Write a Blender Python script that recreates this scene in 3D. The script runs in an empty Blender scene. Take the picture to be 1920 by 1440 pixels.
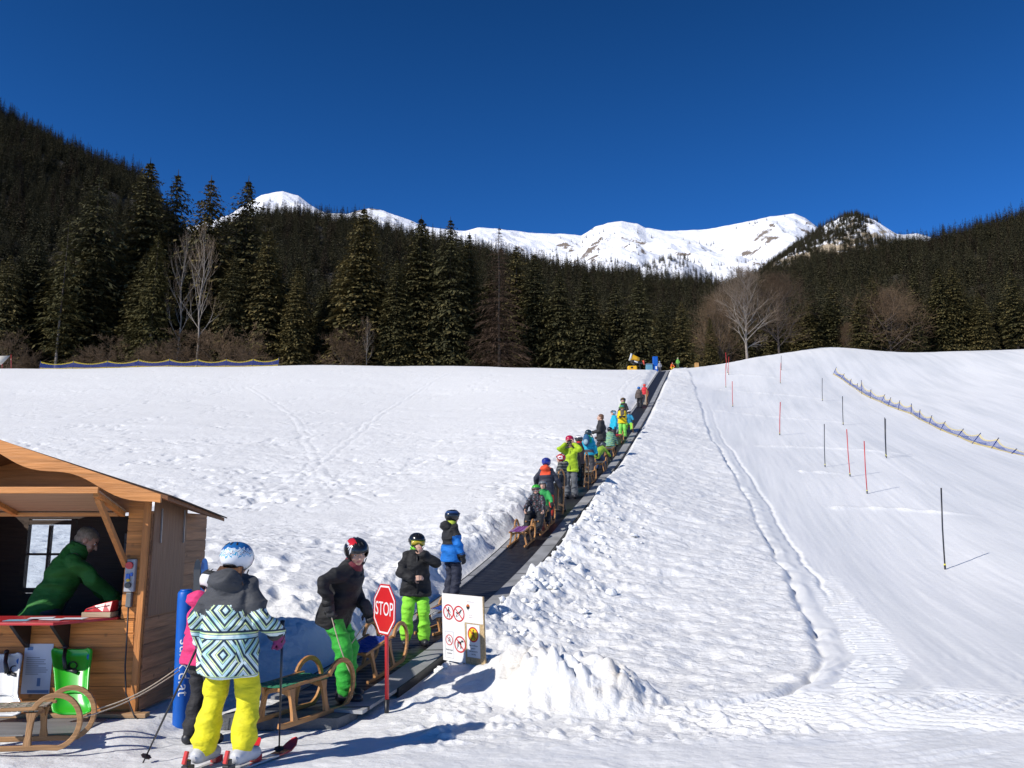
import bpy, bmesh, math, random
import numpy as np
from mathutils import Vector, Matrix
R = math.radians
rnd = random.Random(7)
scene = bpy.context.scene
COL = scene.collection

# ------------------------------------------------------------------ camera
FPX = 1600.0; PITCH = R(10.0); EYE = 1.6
CP, SP = math.cos(PITCH), math.sin(PITCH)
cam_d = bpy.data.cameras.new('camera'); cam = bpy.data.objects.new('camera', cam_d); COL.objects.link(cam)
cam_d.sensor_width = 36.0; cam_d.lens = FPX * 36.0 / 1920.0
cam_d.clip_start = 0.1; cam_d.clip_end = 30000
cam.location = (0, 0, EYE); cam.rotation_euler = (R(90) + PITCH, 0, 0)
scene.camera = cam

def slopes(u, v):
    """x and z gained per metre of distance along y for a point of the photograph"""
    xc = (u - 960.0) / FPX; yc = (720.0 - v) / FPX
    Y = CP - yc * SP
    return xc / Y, (SP + yc * CP) / Y
def at(u, v, Y):
    a, b = slopes(u, v)
    return Vector((a * Y, Y, EYE + b * Y))

# ------------------------------------------------------------------ light and sky
SUN_EL, SUN_AZ = R(35.0), R(232.0)
sd = bpy.data.lights.new('sun', 'SUN'); so = bpy.data.objects.new('sun', sd); COL.objects.link(so)
sd.energy = 4.9; sd.angle = R(0.53); sd.color = (1.0, 0.955, 0.89)
to_sun = Vector((math.sin(SUN_AZ) * math.cos(SUN_EL), math.cos(SUN_AZ) * math.cos(SUN_EL), math.sin(SUN_EL)))
so.rotation_euler = to_sun.to_track_quat('Z', 'Y').to_euler()
so.location = (-20, -10, 30)
w = bpy.data.worlds.new('World'); scene.world = w; w.use_nodes = True
nt = w.node_tree; nt.nodes.clear()
o_ = nt.nodes.new('ShaderNodeOutputWorld'); bg = nt.nodes.new('ShaderNodeBackground')
sky = nt.nodes.new('ShaderNodeTexSky'); sky.sky_type = 'NISHITA'; sky.sun_disc = False
sky.sun_elevation = SUN_EL; sky.sun_rotation = SUN_AZ
sky.altitude = 2600; sky.air_density = 0.75; sky.dust_density = 0.0; sky.ozone_density = 5.0
hs = nt.nodes.new('ShaderNodeHueSaturation'); hs.inputs['Saturation'].default_value = 1.23; hs.inputs['Value'].default_value = 1.0
nt.links.new(sky.outputs[0], hs.inputs['Color'])
geo = nt.nodes.new('ShaderNodeNewGeometry'); sxw = nt.nodes.new('ShaderNodeSeparateXYZ'); nt.links.new(geo.outputs['Incoming'], sxw.inputs[0])
zz = nt.nodes.new('ShaderNodeMath'); zz.operation = 'ABSOLUTE'; nt.links.new(sxw.outputs[2], zz.inputs[0])
zr = nt.nodes.new('ShaderNodeMapRange'); zr.interpolation_type = 'SMOOTHSTEP'; nt.links.new(zz.outputs[0], zr.inputs[0])      # a high, dry sky: deep towards the zenith
zr.inputs[1].default_value = .18; zr.inputs[2].default_value = .80; zr.inputs[3].default_value = 1.12; zr.inputs[4].default_value = .55
mxw = nt.nodes.new('ShaderNodeVectorMath'); mxw.operation = 'SCALE'; tnt = nt.nodes.new('ShaderNodeVectorMath'); tnt.operation = 'MULTIPLY'; tnt.inputs[1].default_value = (1.02, .925, 1.07); nt.links.new(hs.outputs[0], tnt.inputs[0]); nt.links.new(tnt.outputs[0], mxw.inputs[0]); nt.links.new(zr.outputs[0], mxw.inputs['Scale'])
nt.links.new(mxw.outputs[0], bg.inputs[0]); bg.inputs[1].default_value = 0.147
nt.links.new(bg.outputs[0], o_.inputs[0])
scene.view_settings.view_transform = 'Standard'; scene.view_settings.look = 'None'
scene.view_settings.exposure = -0.05; scene.view_settings.gamma = 1.0
scene.view_settings.use_curve_mapping = False
scene.cycles.max_bounces = 6; scene.cycles.transparent_max_bounces = 12
scene.cycles.diffuse_bounces = 1; scene.cycles.glossy_bounces = 3; scene.cycles.transmission_bounces = 4
scene.cycles.use_denoising = True
scene.cycles.use_adaptive_sampling = True

# ------------------------------------------------------------------ numpy noise
def _h(ix, iy, seed):
    n = (ix.astype(np.int64) * 374761393 + iy.astype(np.int64) * 668265263 + seed * 974634777) & 0xFFFFFFFF
    n = ((n ^ (n >> 13)) * 1274126177) & 0xFFFFFFFF
    n = n ^ (n >> 16)
    return (n & 0xFFFF) / 65535.0
def vnoise(x, y, seed=0):
    x = np.asarray(x, float); y = np.asarray(y, float)
    ix = np.floor(x); iy = np.floor(y); fx = x - ix; fy = y - iy
    fx = fx * fx * fx * (fx * (fx * 6 - 15) + 10); fy = fy * fy * fy * (fy * (fy * 6 - 15) + 10)
    a = _h(ix, iy, seed); b = _h(ix + 1, iy, seed); c = _h(ix, iy + 1, seed); d = _h(ix + 1, iy + 1, seed)
    return (a + (b - a) * fx + (c - a) * fy + (a - b - c + d) * fx * fy) * 2 - 1
def fbm(x, y, seed=0, octs=4, gain=0.5):
    s = 0; a = 1.0; t = 0
    for i in range(octs):
        c, sn = math.cos(i * 0.9), math.sin(i * 0.9)
        s = s + a * vnoise((x * c - y * sn) * 2 ** i, (x * sn + y * c) * 2 ** i, seed + i * 17); t += a; a *= gain
    return s / t
def vnoise3(p, seed=0):
    z = p[:, 2]; iz = np.floor(z); f = z - iz; f = f * f * (3 - 2 * f)
    def lay(k):
        off = (k * 57.31) % 9973
        return vnoise(p[:, 0] + off, p[:, 1] - off * 0.7, seed)
    return lay(iz) * (1 - f) + lay(iz + 1) * f
def smooth(a, b, x):
    t = np.clip((x - a) / (b - a), 0, 1)
    return t * t * (3 - 2 * t)

# ------------------------------------------------------------------ objects and tags
def tag(o, label=None, cat=None, group=None, kind=None):
    if label: o['label'] = label
    if cat: o['category'] = cat
    if group: o['group'] = group
    if kind: o['kind'] = kind
    return o
def empty(name, loc=(0, 0, 0), rz=0, label=None, cat=None, group=None):
    o = bpy.data.objects.new(name, None); COL.objects.link(o)
    o.location = loc; o.rotation_euler = (0, 0, rz); o.empty_display_size = 0.1
    return tag(o, label, cat, group)
def link(name, me, parent=None):
    o = bpy.data.objects.new(name, me); COL.objects.link(o)
    if parent is not None: o.parent = parent
    return o
def copy_tree(o, parent=None):
    kids = list(o.children)
    c = o.copy(); COL.objects.link(c)
    if parent is not None: c.parent = parent
    for k in kids: copy_tree(k, c)
    return c

# ------------------------------------------------------------------ materials
_mc = {}
def nodes_of(m):
    m.use_nodes = True
    return m.node_tree, m.node_tree.nodes['Principled BSDF']
def mat(name, col, rough=0.7, var=0.12, scale=9.0, bump=0.0, bscale=60.0, metal=0.0, coat=0.0, sheen=0.0, stretch=None, board=0):
    """plain procedural material: base colour varied by noise, optional bump"""
    key = (name, tuple(col), rough, var, scale, bump, bscale, metal, coat, sheen, stretch, board)
    if key in _mc: return _mc[key]
    m = bpy.data.materials.new(name); t, b = nodes_of(m); N = t.nodes; L = t.links
    tc = N.new('ShaderNodeTexCoord'); src = tc.outputs['Object']
    if stretch:
        mp = N.new('ShaderNodeMapping'); mp.inputs['Scale'].default_value = stretch
        L.new(src, mp.inputs[0]); src = mp.outputs[0]
    nz = N.new('ShaderNodeTexNoise'); nz.inputs['Scale'].default_value = scale; nz.inputs['Detail'].default_value = 4
    L.new(src, nz.inputs['Vector'])
    rp = N.new('ShaderNodeValToRGB')
    rp.color_ramp.elements[0].position = 0.3; rp.color_ramp.elements[1].position = 0.7
    rp.color_ramp.elements[0].color = tuple(max(0, c * (1 - var)) for c in col) + (1,)
    rp.color_ramp.elements[1].color = tuple(min(1, c * (1 + var)) for c in col) + (1,)
    L.new(nz.outputs[0], rp.inputs[0]); L.new(rp.outputs[0], b.inputs['Base Color'])
    b.inputs['Roughness'].default_value = rough; b.inputs['Metallic'].default_value = metal
    if coat: b.inputs['Coat Weight'].default_value = coat
    if sheen: b.inputs['Sheen Weight'].default_value = sheen
    if bump:
        n2 = N.new('ShaderNodeTexNoise'); n2.inputs['Scale'].default_value = bscale; n2.inputs['Detail'].default_value = 3
        L.new(src, n2.inputs['Vector'])
        bp = N.new('ShaderNodeBump'); bp.inputs['Strength'].default_value = bump; bp.inputs['Distance'].default_value = 0.03
        L.new(n2.outputs[0], bp.inputs['Height']); L.new(bp.outputs[0], b.inputs['Normal'])
    if board:
        sx = N.new('ShaderNodeSeparateXYZ'); L.new(tc.outputs['Object'], sx.inputs[0])
        q = N.new('ShaderNodeMath'); q.operation = 'MULTIPLY_ADD'; L.new(sx.outputs[2], q.inputs[0]); q.inputs[1].default_value = 1 / board; q.inputs[2].default_value = -.03 / board
        fl = N.new('ShaderNodeMath'); fl.operation = 'FLOOR'; L.new(q.outputs[0], fl.inputs[0])
        wn = N.new('ShaderNodeTexWhiteNoise'); wn.noise_dimensions = '1D'; L.new(fl.outputs[0], wn.inputs['W'])
        mr = N.new('ShaderNodeMapRange'); L.new(wn.outputs[0], mr.inputs[0]); mr.inputs[3].default_value = .74; mr.inputs[4].default_value = 1.12
        kn = N.new('ShaderNodeTexVoronoi'); kn.inputs['Scale'].default_value = 6.5; L.new(tc.outputs['Object'], kn.inputs['Vector'])
        kr = N.new('ShaderNodeMapRange'); L.new(kn.outputs['Distance'], kr.inputs[0]); kr.inputs[1].default_value = .05; kr.inputs[2].default_value = .16; kr.inputs[3].default_value = .45; kr.inputs[4].default_value = 1
        ml = N.new('ShaderNodeMath'); ml.operation = 'MULTIPLY'; L.new(mr.outputs[0], ml.inputs[0]); L.new(kr.outputs[0], ml.inputs[1])
        vm = N.new('ShaderNodeVectorMath'); vm.operation = 'SCALE'; L.new(rp.outputs[0], vm.inputs[0]); L.new(ml.outputs[0], vm.inputs['Scale']); L.new(vm.outputs[0], b.inputs['Base Color'])
    _mc[key] = m
    return m
def cloth(name, col, rough=0.75): return mat(name, col, rough, 0.16, 9.0, 0.55, 15.0, sheen=0.05, stretch=(.75, .75, 1.7))
def gloss(name, col, rough=0.25): return mat(name, col, rough, 0.06, 6.0, coat=0.25)
def wood(name, col, axis='x', var=0.28, rough=0.6, board=0):
    st = {'x': (1.5, 22, 22), 'y': (22, 1.5, 22), 'z': (22, 22, 1.5)}[axis]
    return mat(name, col, rough, var, 1.6, 0.25, 3.0, stretch=st, board=board)

# ------------------------------------------------------------------ mesh builder
class MB:
    def __init__(s): s.V = []; s.F = []; s.M = []; s.S = []
    def add(s, vs, fs, m=0, sm=False):
        o = len(s.V); s.V += [tuple(v) for v in vs]
        s.F += [tuple(i + o for i in f) for f in fs]; s.M += [m] * len(fs); s.S += [sm] * len(fs)
        return s
    def box(s, c, size, rot=None, m=0):
        c = Vector(c); hx, hy, hz = [q / 2 for q in size]
        vs = [Vector((x, y, z)) for z in (-hz, hz) for y in (-hy, hy) for x in (-hx, hx)]
        if rot is not None: vs = [rot @ v for v in vs]
        return s.add([v + c for v in vs], [(0, 2, 3, 1), (4, 5, 7, 6), (0, 1, 5, 4), (2, 6, 7, 3), (0, 4, 6, 2), (1, 3, 7, 5)], m)
    def beam(s, p, q, w, h, up=(0, 0, 1), m=0):
        p = Vector(p); q = Vector(q); d = (q - p); ln = d.length; d.normalize()
        up = Vector(up); x = d.cross(up)
        if x.length < 1e-4: x = d.cross(Vector((0, 1, 0)))
        x.normalize(); z = x.cross(d)
        return s.box((p + q) / 2, (w, ln, h), Matrix((x, d, z)).transposed(), m)
    def tube(s, pts, r, n=8, m=0, cap=True, flat=1.0):
        pts = [Vector(p) for p in pts]; k = len(pts)
        rs = r if isinstance(r, (list, tuple)) else [r] * k
        d0 = (pts[1] - pts[0]).normalized()
        a = d0.cross(Vector((0, 0, 1)))
        if a.length < 1e-3: a = d0.cross(Vector((0, 1, 0)))
        a.normalize(); vs = []
        for i, p in enumerate(pts):
            d = (pts[min(i + 1, k - 1)] - pts[max(i - 1, 0)]).normalized()
            a = (a - d * a.dot(d))
            if a.length < 1e-5: a = d.orthogonal()
            a.normalize(); b = d.cross(a)
            for j in range(n):
                th = 2 * math.pi * (j + 0.5) / n
                vs.append(p + a * (rs[i] * math.cos(th)) + b * (rs[i] * flat * math.sin(th)))
        fs = [(i * n + j, i * n + (j + 1) % n, (i + 1) * n + (j + 1) % n, (i + 1) * n + j) for i in range(k - 1) for j in range(n)]
        o = len(s.V); s.add(vs, fs, m, n > 4)
        if cap: s.add([], [], m); s.F += [tuple(o + j for j in reversed(range(n))), tuple(o + (k - 1) * n + j for j in range(n))]; s.M += [m, m]; s.S += [False, False]
        return s
    def cone(s, p, q, r1, r2, n=12, m=0):
        """round-ended tapered limb"""
        p = Vector(p); q = Vector(q); d = q - p
        if d.length < 1e-5: q = p + Vector((0, 0, 1e-3)); d = q - p
        d.normalize(); pts = []; rs = []
        for k in range(4):
            th = math.pi / 2 * (1 - k / 3.0); pts.append(p - d * (r1 * math.sin(th))); rs.append(max(1e-4, r1 * math.cos(th)))
        for k in range(4):
            th = math.pi / 2 * k / 3.0; pts.append(q + d * (r2 * math.sin(th))); rs.append(max(1e-4, r2 * math.cos(th)))
        return s.tube(pts, rs, n, m)
    def ell(s, c, rad, fr=None, nu=16, nv=10, m=0):
        c = Vector(c); vs = []
        for i in range(nv + 1):
            th = math.pi * i / nv
            for j in range(nu):
                ph = 2 * math.pi * j / nu
                st = max(math.sin(th), 1e-3)
                v = Vector((rad[0] * st * math.cos(ph), rad[1] * st * math.sin(ph), rad[2] * math.cos(th)))
                vs.append(c + (fr @ v if fr is not None else v))
        fs = [(i * nu + j, (i + 1) * nu + j, (i + 1) * nu + (j + 1) % nu, i * nu + (j + 1) % nu) for i in range(nv) for j in range(nu)]
        o = len(s.V); s.add(vs, fs, m, True)
        s.F += [tuple(o + j for j in range(nu)), tuple(o + nv * nu + j for j in reversed(range(nu)))]; s.M += [m, m]; s.S += [True, True]
        return s
    def loft(s, rings, m=0, cap=True, closed=True, sm=True):
        n = len(rings[0]); vs = [v for r in rings for v in r]
        cc = n if closed else n - 1
        fs = [(i * n + j, i * n + (j + 1) % n, (i + 1) * n + (j + 1) % n, (i + 1) * n + j) for i in range(len(rings) - 1) for j in range(cc)]
        o = len(s.V); s.add(vs, fs, m, sm)
        if cap: s.F += [tuple(o + j for j in reversed(range(n))), tuple(o + (len(rings) - 1) * n + j for j in range(n))]; s.M += [m, m]; s.S += [False, False]
        return s
    def prism(s, poly, org, ux, uy, th, m=0):
        """flat outline in the plane (ux, uy) given a thickness towards -normal"""
        org = Vector(org); ux = Vector(ux); uy = Vector(uy); nrm = ux.cross(uy).normalized(); n = len(poly)
        a = [org + ux * x + uy * y for x, y in poly]; b = [v - nrm * th for v in a]
        return s.add(a + b, [tuple(range(n)), tuple(reversed(range(n, 2 * n)))] + [(j, j + n, (j + 1) % n + n, (j + 1) % n) for j in range(n)], m)
    def mesh(s, name, mats, smooth=None):
        me = bpy.data.meshes.new(name); me.from_pydata([tuple(v) for v in s.V], [], s.F)
        for m in (mats if isinstance(mats, (list, tuple)) else [mats]): me.materials.append(m)
        me.polygons.foreach_set('material_index', s.M)
        sm = s.S if smooth is None else [smooth] * len(s.F)
        me.polygons.foreach_set('use_smooth', sm); me.update()
        return me
    def build(s, name, mats, parent=None, smooth=None, bevel=0.0):
        o = link(name, s.mesh(name, mats, smooth), parent)
        if bevel:
            b = o.modifiers.new('bevel', 'BEVEL'); b.width = bevel; b.segments = 2; b.limit_method = 'ANGLE'
        return o
def remesh(mb, vox, sm=3, name='m'):
    me = mb.mesh(name, [], False) if False else bpy.data.meshes.new(name)
    me.from_pydata([tuple(v) for v in mb.V], [], mb.F); me.update()
    o = link('temporary', me)
    r = o.modifiers.new('r', 'REMESH'); r.mode = 'VOXEL'; r.voxel_size = vox
    if sm:
        k = o.modifiers.new('s', 'SMOOTH'); k.factor = 0.5; k.iterations = sm
    dg = bpy.context.evaluated_depsgraph_get(); dg.update()
    out = bpy.data.meshes.new_from_object(o.evaluated_get(dg))
    bpy.data.objects.remove(o); bpy.data.meshes.remove(me)
    out.polygons.foreach_set('use_smooth', [True] * len(out.polygons))
    return out
def coords(me):
    a = np.empty(len(me.vertices) * 3, np.float32); me.vertices.foreach_get('co', a); return a.reshape(-1, 3).astype(float)
def set_coords(me, a): me.vertices.foreach_set('co', a.astype(np.float32).ravel()); me.update()
def normals(me):
    a = np.empty(len(me.vertices) * 3, np.float32); me.vertices.foreach_get('normal', a); return a.reshape(-1, 3)
def centers(me):
    a = np.empty(len(me.polygons) * 3, np.float32); me.polygons.foreach_get('center', a); return a.reshape(-1, 3).astype(float)
def wrinkle(me, amp, freq, seed=0, st=(1, 1, 1.6)):
    p = coords(me); n = normals(me); q = p * np.array(st) * freq
    d = vnoise3(q + 11, seed) + 0.5 * vnoise3(q * 2.1 + 5, seed + 3)
    d = np.clip(-1.3 * np.abs(d) + 0.48, -.40, .5)
    set_coords(me, p + n * (d * amp)[:, None])
def grid_mesh(name, P, nr, nc):
    """P (nr*nc,3) numpy -> quad mesh"""
    me = bpy.data.meshes.new(name)
    idx = np.arange(nr * nc).reshape(nr, nc)
    q = np.stack([idx[:-1, :-1], idx[:-1, 1:], idx[1:, 1:], idx[1:, :-1]], -1).reshape(-1, 4)
    raw_mesh(me, P, q); return me
def raw_mesh(me, P, q, smooth_=True):
    k = q.shape[1]
    me.vertices.add(len(P)); me.vertices.foreach_set('co', P.astype(np.float32).ravel())
    me.loops.add(q.size); me.loops.foreach_set('vertex_index', q.astype(np.int32).ravel())
    me.polygons.add(len(q)); me.polygons.foreach_set('loop_start', np.arange(0, q.size, k, dtype=np.int32))
    me.polygons.foreach_set('use_smooth', np.full(len(q), smooth_)); me.update(calc_edges=True)
def text_mesh(s, size, depth=0.001, align='CENTER'):
    c = bpy.data.curves.new('t', 'FONT'); c.body = s; c.size = size; c.extrude = depth
    c.align_x = align; c.align_y = 'CENTER'; c.resolution_u = 3
    o = bpy.data.objects.new('temporary', c); COL.objects.link(o)
    dg = bpy.context.evaluated_depsgraph_get(); dg.update()
    me = bpy.data.meshes.new_from_object(o.evaluated_get(dg))
    bpy.data.objects.remove(o); bpy.data.curves.remove(c)
    me.materials.clear(); return me
def frame_matrix(org, ux, uy):
    ux = Vector(ux).normalized(); uy = Vector(uy); uz = ux.cross(uy).normalized(); uy = uz.cross(ux)
    M = Matrix((ux, uy, uz)).transposed().to_4x4(); M.translation = Vector(org); return M
# ------------------------------------------------------------------ the lie of the land (metres)
BA, BB = -3.73, 0.2258                                  # the lift runs along x = BA + BB*y
def belt_x(Y): return BA + BB * Y
_by = np.array([5, 7.9, 8.6, 9.5, 10.68, 12.5, 14.4, 17, 20.4, 25, 32, 42, 52, 65, 81.6, 90, 130])
_bz = np.array([0, .035, .06, .13, .25, .46, .74, 1.2, 1.93, 2.85, 4.4, 6.82, 9.33, 12.85, 17.3, 18.4, 20.6])
_gy = np.linspace(4, 130, 2000); _gz = np.interp(_gy, _by, _bz)
_k = np.exp(-0.5 * (np.arange(-30, 31) / 13.0) ** 2); _k /= _k.sum()
_gs = np.convolve(np.pad(_gz, 30, mode='edge'), _k, 'valid')
def belt_z(Y): return np.interp(Y, _gy, _gs)

ctrl = []
def cp(x, Y, z): ctrl.append((x, Y, z))
def cpp(u, v, Y):
    p = at(u, v, Y); cp(p.x, p.y, p.z)
for x, Y in ((-3, -3), (3, -3), (-7, 0), (7, 0), (-6, 3), (0, 3), (6, 3), (-5, 6.5), (-2, 6.5), (0, 6.5), (5, 6.5), (10, 6.5)): cp(x, Y, 0)
cp(1, 8.3, .0); cp(3, 8.8, .02); cp(7, 9, .03); cp(12, 9, .05)
cp(-3, 8.8, .03); cp(-6, 8.8, .12); cp(-10, 8.7, .3); cp(-2.2, 9.1, .05)
for x, Y, z in ((-2.6, 11, .84), (-4, 11.2, .9), (-7, 11, 1.0), (-12, 11, 1.2)): cp(x, Y, z)
for Y, z in ((12, .98), (15, 1.3), (18, 1.74), (20.4, 2.25), (25, 3.1), (32, 4.62), (42, 7.0), (52, 9.5), (65, 13.0), (80, 17.1)): cp(belt_x(Y) - 1.7, Y, z)
for u in (40, 420, 800):
    for v, Y in ((1000, 18), (900, 28), (800, 45), (740, 65)): cpp(u, v, Y)
for u in (-500,):
    for v, Y in ((980, 18), (890, 28), (795, 45), (735, 65)): cpp(u, v, Y)
for u, v, Y in ((-600, 690, 92), (0, 692, 92), (300, 689, 93), (600, 685, 92), (850, 687, 90), (1050, 693, 87), (1180, 697, 85)):
    p = at(u, v, Y); cp(p.x, p.y, p.z)
    for k, dz in ((12, .7), (35, 2.2), (110, 6)): cp(p.x * (Y + k) / Y, Y + k, p.z + dz)
for Y in (12, 16, 21, 28, 38, 52, 66, 80): cp(belt_x(Y) + 1.0 + .01 * Y, Y, float(belt_z(Y)) + (.10 if Y > 20 else .05))
POLES = [  # u base, v base, u top, v top, colour
    (1772, 1068, 1765, 915, 'black'), (1626, 926, 1620, 827, 'red'), (1594, 894, 1587, 805, 'red'), (1547, 876, 1546, 795, 'black'),
    (1661, 857, 1659, 783, 'black'), (1662, 859, 1661, 785, 'black'), (1462, 816, 1464, 754, 'red'), (1581, 797, 1580, 743, 'black'),
    (1542, 752, 1542, 709, 'black'), (1374, 763, 1373, 715, 'red'), (1361, 727, 1361, 683, 'red'), (1366, 703, 1367, 669, 'red'),
    (1364, 699, 1360, 661, 'red'), (1463, 719, 1465, 680, 'red'), (1465, 694, 1465, 667, 'black')]
for u, v, Y in ((1772, 1068, 18.8), (1626, 926, 29), (1594, 894, 32), (1547, 876, 35), (1661, 858, 38), (1462, 816, 46), (1581, 797, 51.5), (1374, 763, 59), (1542, 752, 66), (1463, 719, 76)): cpp(u, v, Y)
for u, v, Y in ((1520, 1180, 12.8), (1480, 1100, 15.6), (1390, 920, 28.2), (1330, 820, 43), (1300, 720, 73)): cpp(u, v, Y)
cpp(1690, 1250, 10.3); cpp(1900, 1180, 12.6); cpp(1900, 1040, 19.5); cpp(1900, 930, 29)
for u, v, Y in ((1897, 851, 43), (1723, 787, 57), (1593, 723, 80), (1900, 760, 65), (1800, 700, 91)): cpp(u, v, Y)
for u, v, Y in ((2400, 1180, 12.6), (2400, 1040, 19.5), (2400, 900, 34), (2400, 760, 65)): cpp(u, v, Y)
for u, v, Y in ((1300, 690, 92), (1400, 673, 101), (1480, 662, 108), (1540, 652, 113), (1650, 660, 113), (1780, 659, 115), (1920, 656, 118), (2400, 640, 122)):
    p = at(u, v, Y); cp(p.x, p.y, p.z)
    for k, dz in ((12, .9), (35, 2.6), (110, 7)): cp(p.x * (Y + k) / Y, Y + k, p.z + dz)
ctrl = np.array(ctrl)
def _tl(x, Y): return x / (Y + 6.0) * 1.6, np.log(Y + 6.0)
def _ph(r2): return 0.5 * r2 * np.log(r2 + 1e-9)
_ct, _cl = _tl(ctrl[:, 0], ctrl[:, 1]); _cv = ctrl[:, 2] / (ctrl[:, 1] + 6.0); _n = len(ctrl)
_A = np.zeros((_n + 3, _n + 3)); _A[:_n, :_n] = _ph((_ct[:, None] - _ct) ** 2 + (_cl[:, None] - _cl) ** 2) + np.eye(_n) * 0.0015
_A[:_n, _n] = 1; _A[:_n, _n + 1] = _ct; _A[:_n, _n + 2] = _cl; _A[_n:, :_n] = _A[:_n, _n:].T
_W = np.linalg.solve(_A, np.concatenate([_cv, np.zeros(3)]))
_TG = np.linspace(-2.6, 2.6, 261); _LG = np.linspace(math.log(0.4), math.log(480), 321)
_T2, _L2 = np.meshgrid(_TG, _LG)
_RG = _W[_n] + _W[_n + 1] * _T2 + _W[_n + 2] * _L2
for i in range(_n): _RG += _W[i] * _ph((_T2 - _ct[i]) ** 2 + (_L2 - _cl[i]) ** 2)
def base_z(x, Y):
    t, l = _tl(x, Y)
    i = np.clip((t - _TG[0]) / (_TG[1] - _TG[0]), 0, len(_TG) - 1.001); j = np.clip((l - _LG[0]) / (_LG[1] - _LG[0]), 0, len(_LG) - 1.001)
    i0 = i.astype(int); j0 = j.astype(int); a = i - i0; b = j - j0
    g = _RG
    v = g[j0, i0] * (1 - a) * (1 - b) + g[j0, i0 + 1] * a * (1 - b) + g[j0 + 1, i0] * (1 - a) * b + g[j0 + 1, i0 + 1] * a * b
    z = v * (Y + 6.0)
    return z * smooth(2.0, 7.0, Y) if True else z

_ey = np.array([8.2, 8.45, 8.75, 9.5, 11, 12.8, 15.6, 21, 28.2, 43, 73, 95])
_ex = np.array([1.2, 2.0, 2.55, 3.1, 3.85, 4.33, 4.95, 6.05, 7.55, 10.0, 15.7, 19.5])
def edge_x(Y): return np.interp(Y, _ey, _ex)
def lift_d(x, Y): return (x - belt_x(Y)) / math.sqrt(1 + BB * BB)

def zones(x, Y):
    d = lift_d(x, Y)
    e = x - edge_x(Y) + 0.07 * vnoise(Y / 1.3, Y * 0 + 3, 5) + .03 * vnoise(Y / .25, Y * 0 + 9, 6)
    plateau = smooth(.5, .9, d) * smooth(.10, -.10, e) * smooth(8.25, 8.6, Y + .12 * vnoise(x / .5, Y * 0, 8)) * smooth(100, 80, Y)
    left = smooth(-.55, -1.1, d) * smooth(8.9, 10.2, Y)
    piste = smooth(-.05, .15, e) * smooth(8.0, 9.5, Y)
    return d, e, plateau, left, piste

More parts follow.
